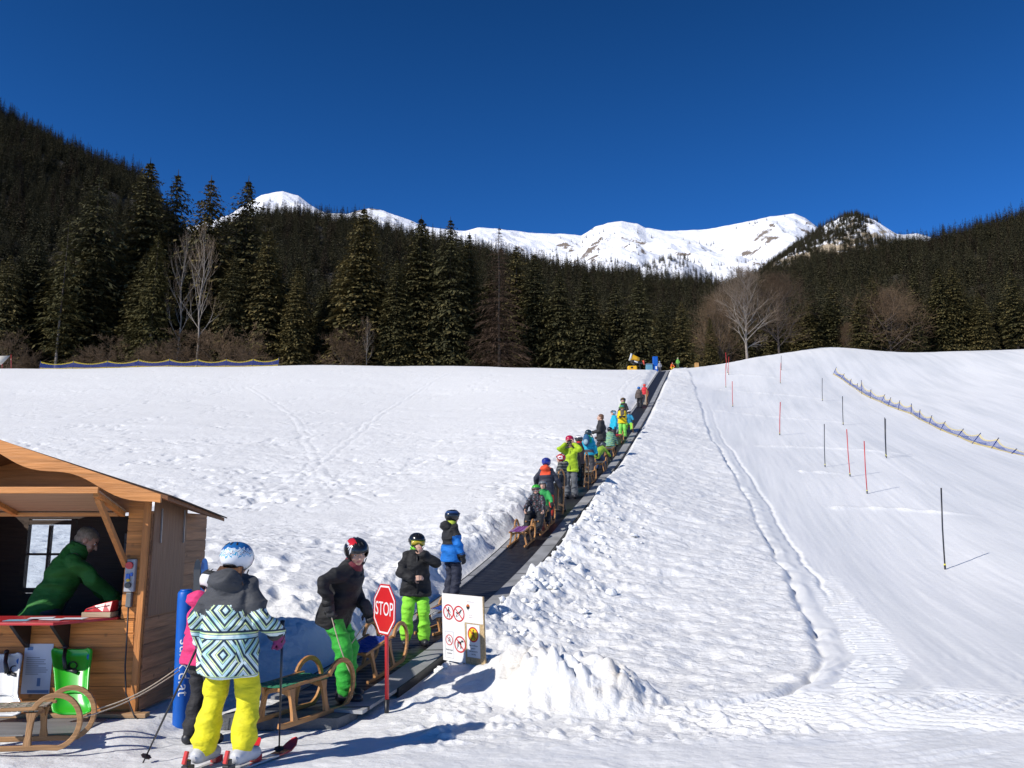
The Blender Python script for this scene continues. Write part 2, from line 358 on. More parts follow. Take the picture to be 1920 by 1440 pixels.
TRACKS = [(-22, 70, -2, 22, 1.2), (-5, 80, -9, 18, -1.5), (8, 62, -14, 30, 2.0), (-30, 45, -3, 33, 1.0), (2, 40, -12, 16, .8), (12, 76, 3, 26, -1.0)]
def ground(x, Y, full=False):
    x = np.asarray(x, float); Y = np.asarray(Y, float)
    d, e, plateau, left, piste = zones(x, Y)
    z = base_z(x, Y)
    far = smooth(45, 15, Y)
    # churned snow left of the lift
    rough_l = left * (0.35 + 0.65 * smooth(60, 20, Y)) * smooth(115, 90, Y)
    nb = fbm(x / .75, Y / .6, 21, 3)
    n1 = fbm(x / .30, Y / .24, 31, 3)
    n2 = fbm(x / 3.1, Y / 2.3, 41, 2)
    pits = -np.clip(fbm(x / .42, Y / .5, 52, 2) - .18, 0, 1)
    patch = .35 + .65 * smooth(-.35, .30, fbm(x / 4.5, Y / 5.5, 55, 3))
    pits = pits * smooth(-.1, .4, fbm(x / 2.6 + 9, Y / 3.0, 57, 2)); n1f = fbm(x / .16, Y / .13, 58, 2)
    z = z + rough_l * (patch * (.040 * nb + .030 * n1 + .014 * n1f) + .09 * n2 + .20 * pits)
    for (ax, ay, bx, by_, wv) in TRACKS:                 # old sledge and ski tracks crossing the field
        tx, ty = bx - ax, by_ - ay; ll = math.hypot(tx, ty); s1 = ((x - ax) * tx + (Y - ay) * ty) / ll; dd = ((x - ax) * ty - (Y - ay) * tx) / ll + wv * np.sin(s1 / ll * 5.0) + .12 * vnoise(s1 / 1.5, x * 0, 3)
        z = z - left * .013 * (np.exp(-(dd / .07) ** 2) + np.exp(-((dd - .45) / .07) ** 2) - .6 * np.exp(-((dd - .22) / .10) ** 2)) * smooth(0, 2, s1) * smooth(ll, ll - 2, s1)
    # snow plateau right of the lift
    n3 = fbm(x / .55, Y / .30, 61, 3); n4 = fbm(x / .2, Y / .15, 71, 3)
    chunk = smooth(3.4, .6, d) * smooth(40, 10, Y) * smooth(9.4, 11.0, Y)
    ch = np.clip(fbm(x / .23, Y / .2, 81, 2) - .16, 0, 1) + .55 * np.clip(fbm(x / .11, Y / .09, 83, 3) - .08, 0, 1)
    z = z + plateau * (.07 + .055 * n3 + .026 * n4 + .10 * np.clip(n2, -.5, 1) + chunk * (.19 * ch + .05 * n3))
    z = z + plateau * .16 * np.exp(-((d - 1.0) / .45) ** 2) * smooth(60, 12, Y) * smooth(9.6, 11.4, Y) * (.7 + .5 * n2)
    # trench and lip where the plateau meets the piste
    lipn = .6 + .6 * vnoise(Y / .35, x * 0, 91)
    z = z - .075 * np.exp(-((e - .06) / .05) ** 2) * smooth(8.3, 8.8, Y) * smooth(70, 30, Y) * lipn
    z = z + .035 * np.exp(-((e - .26) / .09) ** 2) * smooth(8.6, 9.5, Y) * smooth(70, 30, Y) * lipn
    z = z - .05 * np.exp(-((e - .62) / .05) ** 2) * smooth(14, 17, Y) * smooth(70, 30, Y)
    # ribbed track of the groomer
    tr = smooth(.38, .48, e) * smooth(1.15, 1.0, e) * smooth(8.4, 9.2, Y) * smooth(19, 14, Y)
    z = z + tr * .034 * np.sign(np.sin(Y * 2 * math.pi / .17 + x * 3)) * (.6 + .4 * vnoise(x / .3, Y / .3, 95))
    # groomed piste: faint corduroy and old ruts
    z = z + piste * (.0012 * np.sin((x - .22 * Y) * 2 * math.pi / .21) * smooth(30, 12, Y) * np.clip(fbm(x / 1.5, Y / 4, 99, 2) + .2, 0, 1) + .010 * fbm((x - .24 * Y) / .16, Y / 3.0, 103, 3) + .02 * np.abs(fbm((x - .30 * Y + .6 * np.sin(Y / 7)) / 1.1, Y / 14, 105, 2)) + .004 * np.clip(fbm(x / .12, Y / .10, 104, 2) - .3, 0, 1) + .02 * fbm(x / 2.2 - Y * .1, Y / 5.5, 101, 3))
    # ridges of scraped snow thrown up at the turns
    ridge = np.zeros_like(z)
    for yr, x0, x1, cv in TURNS:
        s_ = (x - x0) / (x1 - x0)
        yy = yr + cv * (s_ - .3) ** 2
        rk_ = piste * np.exp(-((Y - yy) / (.10 + .004 * Y)) ** 2) * smooth(-.02, .08, s_) * smooth(1.02, .7, s_) * np.clip(.75 + .5 * vnoise(x / .4, x * 0, 7), 0, 1)
        ridge = np.maximum(ridge, rk_); z = z + .07 * rk_
    # heap at the foot of the plateau
    q = (x + .42) / 1.95
    yr = 9.15 - .75 * smooth(0, .45, q) + .08 * vnoise(x / .4, x * 0, 12)
    hh = .48 * np.clip(np.sin(np.clip(q * .86 + .10, 0, 1) * math.pi), 0, 1) ** .8 * smooth(-.16, .36, q) * smooth(1.08, .8, q)
    dy = Y - yr
    prof = np.where(dy < 0, smooth(-.52, -.02, dy), smooth(1.0, .1, dy))
    lump = .75 + .45 * fbm(x / .32, Y / .28, 111, 3) + .28 * np.abs(fbm(x / .13, Y / .12, 121, 2))
    z = z + hh * prof * lump + smooth(0, .15, hh * prof) * (.050 * fbm(x / .13, Y / .10, 125, 4, .6) - .07 * np.clip(fbm(x / .2, Y / .25, 127, 2) - .25, 0, 1))
    # debris apron in front of the heap and rough foreground
    ap = smooth(7.0, 7.5, Y - .12 * x + .25) * smooth(8.7, 8.2, Y) * smooth(-1.3, -.5, x) * smooth(3.1, 2.3, x)
    cb = np.clip(fbm(x / .13, Y / .11, 131, 2) - .05, 0, 1)
    z = z + ap * (.075 * cb + .02 * n4)
    ap2 = smooth(7.35, 7.6, Y) * smooth(9.3, 8.6, Y) * smooth(1.2, 1.8, x) * smooth(5.2, 4.2, x) * (1 - plateau)
    z = z + ap2 * .034 * np.sin((x * .55 + Y * 1.2) * 2 * math.pi / .2 + 1.5 * vnoise(x / .4, Y / .4, 133)) * (.5 + .5 * vnoise(x / .5, Y / .5, 134))
    fg = smooth(9.5, 8.0, Y) * (1 - ap)
    z = z + fg * (.012 * n1 + .02 * nb + .012 * np.clip(n4, 0, 1)) * smooth(3.5, 1.5, x)
    z = z + fg * .006 * n4 * smooth(1.5, 3.5, x)
    # ribbed arcs left by turning machines and skis on the packed snow at the right
    rr_ = np.hypot(x - 1.0, (Y - 12.5) * 1.0); arc = smooth(2.3, 3.2, x) * smooth(5.6, 6.2, Y) * smooth(11.5, 9.0, Y) * (1 - plateau)
    z = z + arc * (.016 * np.sin(rr_ * 2 * math.pi / .14) * smooth(.0, .45, fbm(x / .9, Y / .6, 181, 2) + .12) + .012 * fbm(rr_ / .18, np.arctan2(x - 1, 12.5 - Y) * 2.2, 183, 2))
    prints = smooth(6.9, 8.0, Y) * smooth(9.2, 8.8, Y) * smooth(-5, -4, x) * smooth(-1.6, -2.2, x)
    z = z + prints * .03 * fbm(x / .22, Y / .2, 141, 2)
    # scraped bank beside the lift (left) is cut, with lumps
    on = smooth(7.6, 8.5, Y) * smooth(88, 83, Y)
    bz = belt_z(Y) - .05
    wl = .55 + .25 * vnoise(Y / .6, Y * 0, 15)
    sL = smooth(.50, .56 + wl, -d); sR = smooth(.60, .92, d)
    s = np.where(d < 0, sL, sR)
    s = 1 - (1 - s) * on
    edge_l = smooth(.62, .9, -d) * smooth(2.0, 1.0, -d) * on * smooth(9.3, 10.2, Y) * smooth(50, 20, Y)
    z = bz * (1 - s) + z * s + edge_l * (.07 * n1 + .10 * np.clip(ch - .05, 0, 1))
    # packed, level snow under the hut
    hm = smooth(-2.8, -3.2, x) * smooth(6.9, 7.3, Y) * smooth(9.9, 9.4, Y)
    z = z * (1 - hm) + .02 * hm
    if not full: return z
    dirt = np.clip(hh * prof * 2.2 * smooth(-.1, .4, fbm(x / .35, Y / .35, 151, 3) + .12), 0, 1) * smooth(-.3, .3, -dy + .15)
    wet = np.clip(fg * smooth(.3, .6, fbm(x / 1.1, Y / .45, 161, 3)) * smooth(-.5, .5, x) * .6, 0, 1)
    packed = np.clip(piste + .65 * smooth(9.0, 7.6, Y) * (1 - ap) * (1 - np.clip(hh * prof * 3, 0, 1)), 0, 1)
    lowf = np.clip(.5 + .55 * fbm((x - .25 * Y) / .55, Y / 7, 171, 3) + .5 * fbm((x - .25 * Y) / 2.4, Y / 9, 172, 2) + .25 * smooth(25, 60, Y), 0, 1)
    packed = packed * (1 - .95 * ridge)
    return z, packed, np.clip(dirt, 0, 1), wet, lowf
def _mk_turn(u0, v0, u1, v1, Y0, Y1, cv): 
    a = slopes(u0, v0)[0] * Y0; b = slopes(u1, v1)[0] * Y1
    return ((Y0 + Y1) / 2, a, b, cv)
TURNS = []
for (u0, v0, u1, v1, Y, cv) in ((1520, 912, 1840, 975, 26.5, -3.2), (1480, 873, 1600, 892, 33.2, -.6), (1398, 812, 1710, 865, 41.5, -5.5), (1328, 762, 1625, 806, 54.5, -5.5), (1328, 728, 1580, 754, 69, -4.5), (1338, 705, 1495, 722, 80, -3.0)):
    TURNS.append(_mk_turn(u0, v0, u1, v1, Y + 1, Y - 1, cv))
def gz(x, Y): return float(ground(np.array([x]), np.array([Y]))[0])
_YS = np.concatenate([np.arange(4, 20, .02), np.arange(20, 150, .08)])
def ground_at(u, v, y0=4.0):
    a, b = slopes(u, v); ys = _YS[_YS >= y0]
    g = base_for_rays(a * ys, ys); r = EYE + b * ys
    k = np.nonzero(g >= r)[0]
    i = int(k[0]) if len(k) else int(np.argmin(r - g))
    Y = float(ys[i]); return Vector((a * Y, Y, float(g[i])))
def base_for_rays(x, Y): return ground(x, Y)

def make_ground():
    ys = [-5.6, -5, -4, -3, -2, -1, 0, 1, 2, 3]
    y = 3.5
    while y < 128:
        ys.append(y); y += max(.018, .0036 * y)
    while y < 470: ys.append(y); y *= 1.05
    ts = np.concatenate([np.linspace(-2.4, -.62, 60)[:-1], np.linspace(-.62, .62, 1000), np.linspace(.62, 2.4, 60)[1:]])
    ys = np.array(ys); T, Y = np.meshgrid(ts, ys); X = T * (Y + 3.0) * (Y + 3.0) / (Y + 3.6)
    x = X.ravel(); yy = Y.ravel()
    z, packed, dirt, wet, lowf = ground(x, yy, True)
    me = grid_mesh('snow_slope', np.stack([x, yy, z], 1), len(ys), len(ts))
    for nm, arr in (('packed', packed), ('dirt', dirt), ('wet', wet), ('lowf', lowf)):
        a = me.attributes.new(nm, 'FLOAT', 'POINT'); a.data.foreach_set('value', arr.astype(np.float32))
    m = bpy.data.materials.new('snow'); t, b = nodes_of(m); N = t.nodes; L = t.links
    def attr(n):
        q = N.new('ShaderNodeAttribute'); q.attribute_name = n; return q.outputs['Fac']
    def mix(f, a, c):
        q = N.new('ShaderNodeMix'); q.data_type = 'RGBA'
        L.new(f, q.inputs[0])
        for k, val in ((6, a), (7, c)):
            if isinstance(val, tuple): q.inputs[k].default_value = val + (1,)
            else: L.new(val, q.inputs[k])
        return q.outputs[2]
    def math_(op, a, c):
        q = N.new('ShaderNodeMath'); q.operation = op
        for k, val in ((0, a), (1, c)):
            if isinstance(val, (int, float)): q.inputs[k].default_value = val
            else: L.new(val, q.inputs[k])
        return q.outputs[0]
    tc = N.new('ShaderNodeTexCoord')
    pk = attr('packed')
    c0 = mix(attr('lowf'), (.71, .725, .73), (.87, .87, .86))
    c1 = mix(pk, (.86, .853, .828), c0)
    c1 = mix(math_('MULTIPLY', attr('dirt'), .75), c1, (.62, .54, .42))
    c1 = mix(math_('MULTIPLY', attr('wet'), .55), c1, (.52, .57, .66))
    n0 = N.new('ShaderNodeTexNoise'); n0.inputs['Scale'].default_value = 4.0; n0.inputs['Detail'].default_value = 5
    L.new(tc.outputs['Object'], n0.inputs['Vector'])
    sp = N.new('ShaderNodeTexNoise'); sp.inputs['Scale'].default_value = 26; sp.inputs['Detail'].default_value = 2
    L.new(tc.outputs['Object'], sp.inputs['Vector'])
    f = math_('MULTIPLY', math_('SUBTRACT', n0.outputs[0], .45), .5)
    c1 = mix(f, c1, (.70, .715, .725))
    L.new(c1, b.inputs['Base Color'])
    b.inputs['Roughness'].default_value = .55; b.inputs['Specular IOR Level'].default_value = .35
    nb = N.new('ShaderNodeTexNoise'); nb.inputs['Scale'].default_value = 9; nb.inputs['Detail'].default_value = 6; nb.inputs['Roughness'].default_value = .62
    mp = N.new('ShaderNodeMapping'); mp.inputs['Scale'].default_value = (1, 1.5, 1); L.new(tc.outputs['Object'], mp.inputs[0]); L.new(mp.outputs[0], nb.inputs['Vector'])
    bp = N.new('ShaderNodeBump'); bp.inputs['Distance'].default_value = .05
    L.new(nb.outputs[0], bp.inputs['Height'])
    L.new(math_('SUBTRACT', .75, math_('MULTIPLY', pk, .52)), bp.inputs['Strength'])
    L.new(bp.outputs[0], b.inputs['Normal'])
    me.materials.append(m)
    return tag(link('snow_slope', me), 'snow covered slope', None, None, 'structure')
# ------------------------------------------------------------------ people
SKIN = (.62, .37, .26)
def skin_mat(): return mat('skin', SKIN, .5, .07, 20)
def ik(a, b, l1, l2, pole):
    a = Vector(a); b = Vector(b); d = b - a; L = d.length
    if L > (l1 + l2) * .995: b = a + d * ((l1 + l2) * .995 / L); d = b - a; L = d.length
    u = d.normalized(); p = Vector(pole); p = p - u * p.dot(u)
    if p.length < 1e-4: p = u.orthogonal()
    p.normalize()
    c = (l1 * l1 - l2 * l2 + L * L) / (2 * L); h = math.sqrt(max(0, l1 * l1 - c * c))
    return a + u * c + p * h, b
def hand(mb, W, dv, pn, size, side, curl=.6, fat=1.0, m=0):
    """palm, four unequal bent fingers and a thumb from the side of the palm; pn = palm normal"""
    dv = Vector(dv).normalized(); pn = Vector(pn); pn = (pn - dv * pn.dot(dv)).normalized(); sx = dv.cross(pn) * side
    p = Vector(W); w = size * .40; pl = size * .50
    for k in (-1.2, -.4, .4, 1.2):
        mb.cone(p + sx * (k * w * .27), p + dv * pl + sx * (k * w * .33), size * .085 * fat, size * .08 * fat, 8, m)
    for k, ln in ((-1.5, .38), (-.5, .47), (.5, .50), (1.5, .44)):
        b = p + dv * pl + sx * (k * w * .27); d = dv.copy(); a = 0
        for j, f in enumerate((.42, .32, .26)):
            a += curl * (.9 if j else .7)
            dd = dv * math.cos(a) + pn * math.sin(a)
            q = b + dd * (size * ln * f); mb.cone(b, q, size * .052 * fat, size * .046 * fat, 7, m); b = q
    b = p + dv * (pl * .22) + sx * (w * .50)
    d1 = (dv * .62 + sx * .62 + pn * .42).normalized(); q = b + d1 * size * .22
    mb.cone(b - sx * w * .2, q, size * .07 * fat, size * .058 * fat, 7, m)
    d2 = (dv * .75 + sx * .1 + pn * .62).normalized(); mb.cone(q, q + d2 * size * .19, size * .056 * fat, size * .046 * fat, 7, m)

def ring(c, fr, rx, ry, n=18, sup=1.0):
    out = []
    for j in range(n):
        th = 2 * math.pi * j / n; cx, sy = math.cos(th), math.sin(th)
        out.append(c + fr[0] * (rx * math.copysign(abs(cx) ** sup, cx)) + fr[1] * (ry * math.copysign(abs(sy) ** sup, sy)))
    return out

def person(label, loc, face, H, jacket, pants, helmet=None, goggles=None, gloves=None, hair=None, boots=(.02, .02, .025),
           hip=None, lean=(0, 0, 1), side_lean=0.0, twist=0.0, hands=None, hand_dirs=None, feet=None, foot_dirs=None, look=(0, 1, 0), tilt=0.0,
           elbows=None, knees=None, fine=False, hood=None, jmat=None, jfun=None, bare=(False, False), adult=False, collar=None, curl=.7,
           eyes=False, bulk=1.0, jlen=1.0, snow_boots=True, pmat=None, hmat=None, hfun=None, pfun=None, palms=None, group=None):
    """A figure at loc facing 'face' (degrees clockwise from +y, seen from above). Local frame: +y ahead, +x to the figure's right."""
    root = empty('person', loc, -R(face), label, 'person', group)
    hh = H * (.135 if adult else .15)
    lt, ls, la = H * .245, H * .235, H * .055
    P = Vector(hip if hip is not None else (0, 0, H * .525))
    sp = Vector(lean).normalized()
    ct, st_ = math.cos(R(twist)), math.sin(R(twist))
    X = Vector((ct, -st_, 0)); X = (X - sp * X.dot(sp)).normalized(); Yv = sp.cross(X)
    C = P + sp * (H * .285); NB = P + sp * (H * (.315))
    lk = Vector(look).normalized(); upv = (sp * .35 + Vector((0, 0, .65))).normalized()
    rt = lk.cross(upv).normalized(); upv = rt.cross(lk)
    if tilt:
        q = Matrix.Rotation(R(tilt), 3, lk); rt = q @ rt; upv = q @ upv
    HF = Matrix((rt, lk, upv)).transposed()
    HC = NB + (sp * .5 + upv * .5).normalized() * (hh * .60) + lk * (hh * .10)
    shw = H * (.108 if adult else .097)
    SH = [C - X * shw, C + X * shw]
    hw = H * .052
    HP = [P - X * hw, P + X * hw]
    if feet is None: feet = ((-H * .065, 0, la), (H * .065, 0, la))
    if foot_dirs is None: foot_dirs = ((-.12, 1, 0), (.12, 1, 0))
    if hands is None: hands = ((-H * .17, H * .05, H * .47), (H * .17, H * .05, H * .47))
    if elbows is None: elbows = ((-.35, -1, -.4), (.35, -1, -.4))
    if knees is None: knees = ((-.1, 1, 0), (.1, 1, 0))
    EL = []; WR = []; KN = []; AN = []
    for k in (0, 1):
        e, wv = ik(SH[k], hands[k], H * .165, H * .150, elbows[k]); EL.append(e); WR.append(wv)
        n_, a_ = ik(HP[k], feet[k], lt, ls, knees[k]); KN.append(n_); AN.append(a_)
    FD = [Vector(d).normalized() for d in foot_dirs]
    HD = []
    for k in (0, 1):
        d = (Vector(hand_dirs[k]) if hand_dirs and hand_dirs[k] else (WR[k] - EL[k])).normalized(); HD.append(d)
    PN = [Vector(p) if p else Vector((1 if k == 0 else -1, .15, -.1)) for k, p in enumerate(palms or (None, None))]
    hs_ = H * .108
    # --- the body: one continuous skin
    b = MB()
    b.loft([ring(P + sp * (H * t), (X, Yv), rx * H, ry * H, 14) for t, rx, ry in ((-.05, .045, .045), (-.02, .072, .058), (.06, .072, .055), (.14, .068, .05), (.22, .074, .052), (.275, .066, .046), (.305, .045, .042), (.33, .036, .036))])
    b.cone(NB - sp * H * .02, HC - upv * hh * .18 - lk * hh * .08, H * .036, H * .036)
    for k in (0, 1):
        b.cone(SH[k] + (C - SH[k]) * .25, EL[k], H * .026, H * .021); b.cone(EL[k], WR[k], H * .021, H * .018)
        b.cone(HP[k], KN[k], H * .042, H * .032); b.cone(KN[k], AN[k], H * .032, H * .024)
        b.cone(AN[k] - Vector((0, 0, H * .02)), AN[k] - Vector((0, 0, H * .02)) + FD[k] * H * .09, H * .025, H * .02)
        if bare[k] or not gloves: hand(b, WR[k] + HD[k] * H * .005, HD[k], PN[k], hs_, 1 if k == 0 else -1, curl)
    hp = lambda x, y, z: HC + HF @ Vector((x * hh, y * hh, z * hh))
    b.ell(hp(0, -.04, .10), (hh * .37, hh * .45, hh * .40), HF, 18, 12)
    b.ell(hp(0, .10, -.18), (hh * .29, hh * .32, hh * .30), HF, 16, 10)
    b.ell(hp(0, .24, -.38), (hh * .15, hh * .14, hh * .11), HF, 12, 8)
    b.cone(hp(0, .40, .06), hp(0, .50, -.10), hh * .035, hh * .062, 8)
    for s_ in (-1, 1):
        b.ell(hp(s_ * .37, -.02, -.02), (hh * .05, hh * .09, hh * .13), HF, 10, 8)
        b.ell(hp(s_ * .15, .36, .10), (hh * .12, hh * .05, hh * .035), HF, 10, 6)
        b.ell(hp(s_ * .19, .30, -.13), (hh * .10, hh * .09, hh * .10), HF, 10, 6)
    b.ell(hp(0, .385, -.235), (hh * .10, hh * .045, hh * .025), HF, 10, 6)
    b.ell(hp(0, .375, -.29), (hh * .085, hh * .05, hh * .028), HF, 10, 6)
    me = remesh(b, H * (.0042 if fine else .0085), 2, 'body')
    lips = mat('lips', (.50, .20, .17), .5); brow = mat('brow', (.16, .10, .06), .8)
    for m in (skin_mat(), lips, brow): me.materials.append(m)
    cc = centers(me); iv = np.array(HF.inverted()); loc_h = (cc - np.array(HC)) @ iv.T / hh
    lp = (np.abs(loc_h[:, 0]) < .11) & (loc_h[:, 1] > .33) & (np.abs(loc_h[:, 2] + .26) < .055)
    bw = (np.abs(np.abs(loc_h[:, 0]) - .16) < .10) & (loc_h[:, 1] > .33) & (np.abs(loc_h[:, 2] - .13) < .022)
    idx = np.zeros(len(me.polygons), np.int32); idx[lp] = 1; idx[bw] = 2
    me.polygons.foreach_set('material_index', idx)
    link('body', me, root)
    if eyes:
        for s_ in (-1, 1):
            e = MB(); e.ell(hp(s_ * .155, .355, .035), (hh * .060, hh * .045, hh * .030), HF, 12, 8, 0); e.ell(hp(s_ * .155, .392, .035), (hh * .028, hh * .012, hh * .026), HF, 10, 6, 1)
            e.build('eye', [mat('eye_white', (.75, .73, .7), .3), mat('iris', (.05, .035, .025), .2)], root, True)
    # --- trousers
    jbulk = bulk; bulk = min(bulk, 1.0)
    vx = H * (.0072 if fine else .0105)
    t = MB()
    t.loft([ring(P + sp * (H * q), (X, Yv), rx * H * bulk, ry * H * bulk, 16) for q, rx, ry in ((-.055, .06, .06), (-.03, .100, .082), (.02, .098, .078), (.06, .08, .06))])
    for k in (0, 1):
        t.cone(HP[k] - sp * H * .01, KN[k], H * .066 * bulk, H * .055 * bulk, 14)
        lo = AN[k] + (KN[k] - AN[k]) * .10
        t.cone(KN[k], lo, H * .053 * bulk, H * .058 * bulk, 14)
    me = remesh(t, vx, 3, 'trousers'); wrinkle(me, H * (.017 if fine else .012), 6.0 / H * .9, 3, (.8, .8, 2.5))
    pm = pmat if pmat else [cloth('trouser_cloth', pants)]
    for m in pm: me.materials.append(m)
    if pfun is not None: me.polygons.foreach_set('material_index', pfun(centers(me), H).astype(np.int32))
    link('trousers', me, root)
    # --- jacket
    bulk = jbulk
    j = MB(); hem = -.075 * jlen
    prof = [(hem, .122, .094), (hem + .025, .126, .098), (.03, .116, .094), (.11, .110, .090), (.19, .114, .092), (.25, .106, .082), (.285, .082, .070), (.32, .058, .058), (.345, .056, .056)]
    j.loft([ring(P + sp * (H * q), (X, Yv), rx * H * bulk, ry * H * bulk, 22, .9) for q, rx, ry in prof])
    for k in (0, 1):
        j.cone(SH[k] + (C - SH[k]) * .22 - sp * H * .012, EL[k], H * .047 * bulk, H * .041 * bulk, 14)
        j.cone(EL[k], WR[k] - HD[k] * H * .004, H * .041 * bulk, H * .033 * bulk, 14)
    if hood is not None:
        j.ell(NB - Yv * H * .075 - sp * H * .012, (H * .085, H * .052, H * .058), Matrix((X, Yv, sp)).transposed(), 16, 10)
        j.ell(NB - Yv * H * .055 - sp * H * .055, (H * .062, H * .05, H * .06), Matrix((X, Yv, sp)).transposed(), 16, 10)
    me = remesh(j, vx, 3, 'jacket'); wrinkle(me, H * (.022 if fine else .014), 6.0 / H * .9, 9, (.9, .9, 1.9))
    jm = jmat if jmat else [cloth('jacket_cloth', jacket)]
    if hood is not None and hood is not True: jm = jm + [cloth('hood_cloth', hood)]
    for m in jm: me.materials.append(m)
    cc = centers(me); idx = np.zeros(len(cc), np.int32)
    A = lambda v: np.array(v)
    def segd(p, q):
        pq = A(q) - A(p); tt = np.clip(((cc - A(p)) @ pq) / (pq @ pq), 0, 1)
        return np.linalg.norm(cc - (A(p) + tt[:, None] * pq), axis=1), tt
    ax_d, ax_t = segd(P, NB)
    arm = np.full(len(cc), 9.0); along = np.zeros(len(cc))
    for k in (0, 1):
        for p_, q_, o_f in ((SH[k], EL[k], 0), (EL[k], WR[k], 1)):
            dd, tt = segd(p_, q_); bet = dd < arm; arm[bet] = dd[bet]; along[bet] = tt[bet] + o_f
    is_arm = (arm < .062 * H * bulk) & ((ax_d > .085 * H) | (along > .35))
    up_t = (cc - A(P)) @ A(sp) / H; xs = (cc - A(P)) @ A(X) / H; ys = (cc - A(P)) @ A(Yv) / H
    if jfun is not None: idx = jfun(up_t, xs, ys, is_arm, along).astype(np.int32)
    if hood is not None and hood is not True:
        hc_ = (cc - A(NB)); hz = hc_ @ A(sp) / H; hy = hc_ @ A(Yv) / H; hx = hc_ @ A(X) / H
        idx[(hy < -.015) & (hz > -.12) & (np.abs(hx) < .09) & ~is_arm] = len(jm) - 1
        idx[(hz > -.02) & (np.abs(hx) < .09)] = len(jm) - 1
    me.polygons.foreach_set('material_index', idx)
    jo = link('jacket', me, root)
    if fine:
        dk = mat('trim_cloth', tuple(c * .5 for c in jacket), .7)
        for k in (0, 1):
            cf = MB(); d = (WR[k] - EL[k]).normalized(); a = d.orthogonal().normalized(); b2 = d.cross(a)
            cf.loft([[WR[k] + d * o + (a * math.cos(2 * math.pi * q / 16) + b2 * math.sin(2 * math.pi * q / 16)) * r_ for q in range(16)] for o, r_ in ((-.035, H * .034 * bulk), (-.028, H * .037 * bulk), (.0, H * .037 * bulk), (.006, H * .033 * bulk))]); cf.build('cuff', dk, jo, True)
        zp = MB(); zp.tube([P + sp * (H * q) + Yv * (ry * H * bulk * .985) for q, rx, ry in prof if hem + .01 < q < .30], .006, 6); zp.build('zip', mat('zip_dark', (.03, .03, .03), .4), jo, True)
    # --- boots
    if boots:
        for k in (0, 1):
            bt = MB(); a = AN[k]; up = (KN[k] - AN[k]).normalized()
            bt.cone(a - Vector((0, 0, la * .1)), a + up * H * .06, H * .040, H * .044)
            heel = a - FD[k] * H * .03; heel.z = a.z - la * .45; toe = a + FD[k] * H * .085; toe.z = a.z - la * .52
            bt.cone(heel, toe, H * .036, H * .032)
            me = remesh(bt, H * .009, 1, 'boot'); me.materials.append(mat('boot_shell', boots, .45)); link('boot', me, root)
    # --- gloves
    if gloves:
        for k in (0, 1):
            if bare[k]: continue
            g = MB(); hand(g, WR[k] + HD[k] * H * .008, HD[k], PN[k], hs_ * 1.08, 1 if k == 0 else -1, curl, 1.35)
            g.cone(WR[k] - HD[k] * H * .03, WR[k] + HD[k] * H * .02, H * .034, H * .034)
            me = remesh(g, H * (.0045 if fine else .007), 1, 'glove'); me.materials.append(cloth('glove_cloth', gloves)); link('glove', me, root)
    if collar is not None:
        c = MB(); c.loft([ring(NB + sp * (H * q), (X, Yv), r_ * H, r_ * H, 16) for q, r_ in ((-.02, .066), (.01, .062), (.035, .056), (.05, .053))], cap=False)
        o = c.build('collar', cloth('collar_cloth', collar), root, True); sol = o.modifiers.new('s', 'SOLIDIFY'); sol.thickness = .012
    # --- helmet, goggles, hair
    if hair is not None:
        hr = MB(); hb = hair.get('back', -.1)
        if helmet is None:
            hr.ell(hp(0, -.09, .17), (hh * .41, hh * .46, hh * .38), HF, 18, 12); hr.ell(hp(0, -.22, -.05), (hh * .36, hh * .30, hh * .30), HF, 16, 10)
        if hair.get('long'):
            for i in range(26):
                x = (i / 25 - .5) * .74; yb = -.34 + .5 * x * x
                p0 = hp(x, yb, -.25); p1 = hp(x * 1.25 + rnd.uniform(-.06, .06), yb - .16, -.55); p2 = hp(x * 1.5 + rnd.uniform(-.15, .15), yb - .18 - rnd.uniform(0, .06), -.80 - rnd.uniform(0, hair['long']))
                hr.tube([p0, p1, p2], [hh * .055, hh * .05, hh * .012], 6)
        if helmet is None:
            me = remesh(hr, H * .006, 1, 'hair'); q = coords(me); nn = normals(me)
            set_coords(me, q + nn * (vnoise3(q * np.array((60, 20, 60)), 4) * hh * .018)[:, None])
            cc = (coords(me) - np.array(HC)) @ iv.T / hh
        else: me = hr.mesh('hair', [], True)
        me.materials.append(mat('hair', hair['col'], .6, .3, 40, stretch=(3, 3, .5)))
        if helmet is None:
            bm = bmesh.new(); bm.from_mesh(me)
            hi = np.array(HC)
            dele = []
            for f in bm.faces:
                c = iv @ (np.array(f.calc_center_median()) - hi) / hh
                if c[1] > .16 and c[2] < .28 + .25 * (.16 - abs(c[0])) : dele.append(f)
            bmesh.ops.delete(bm, geom=dele, context='FACES'); bm.to_mesh(me); bm.free()
        link('hair', me, root)
    if helmet is not None:
        rad = (hh * .515, hh * .60, hh * .50); c0 = hp(0, -.04, .10)
        nu = 40 if fine else 24; nv = 14 if fine else 9
        def rim(ph):  # ph: 0 = ahead
            a = abs((ph + math.pi) % (2 * math.pi) - math.pi)
            zf = .16 if a < .75 else (.16 - 1.0 * float(smooth(.75, 1.25, a))) 
            if a > 2.1: zf = -.84 + .25 * float(smooth(2.1, 2.8, a))
            return zf
        o1 = []
        for i in range(nv + 1):
            row = []
            for jn in range(nu):
                ph = 2 * math.pi * jn / nu; z = rim(ph); tm = math.acos(max(-.95, min(.95, z))); th = tm * i / nv
                row.append((th, ph))
            o1.append(row)
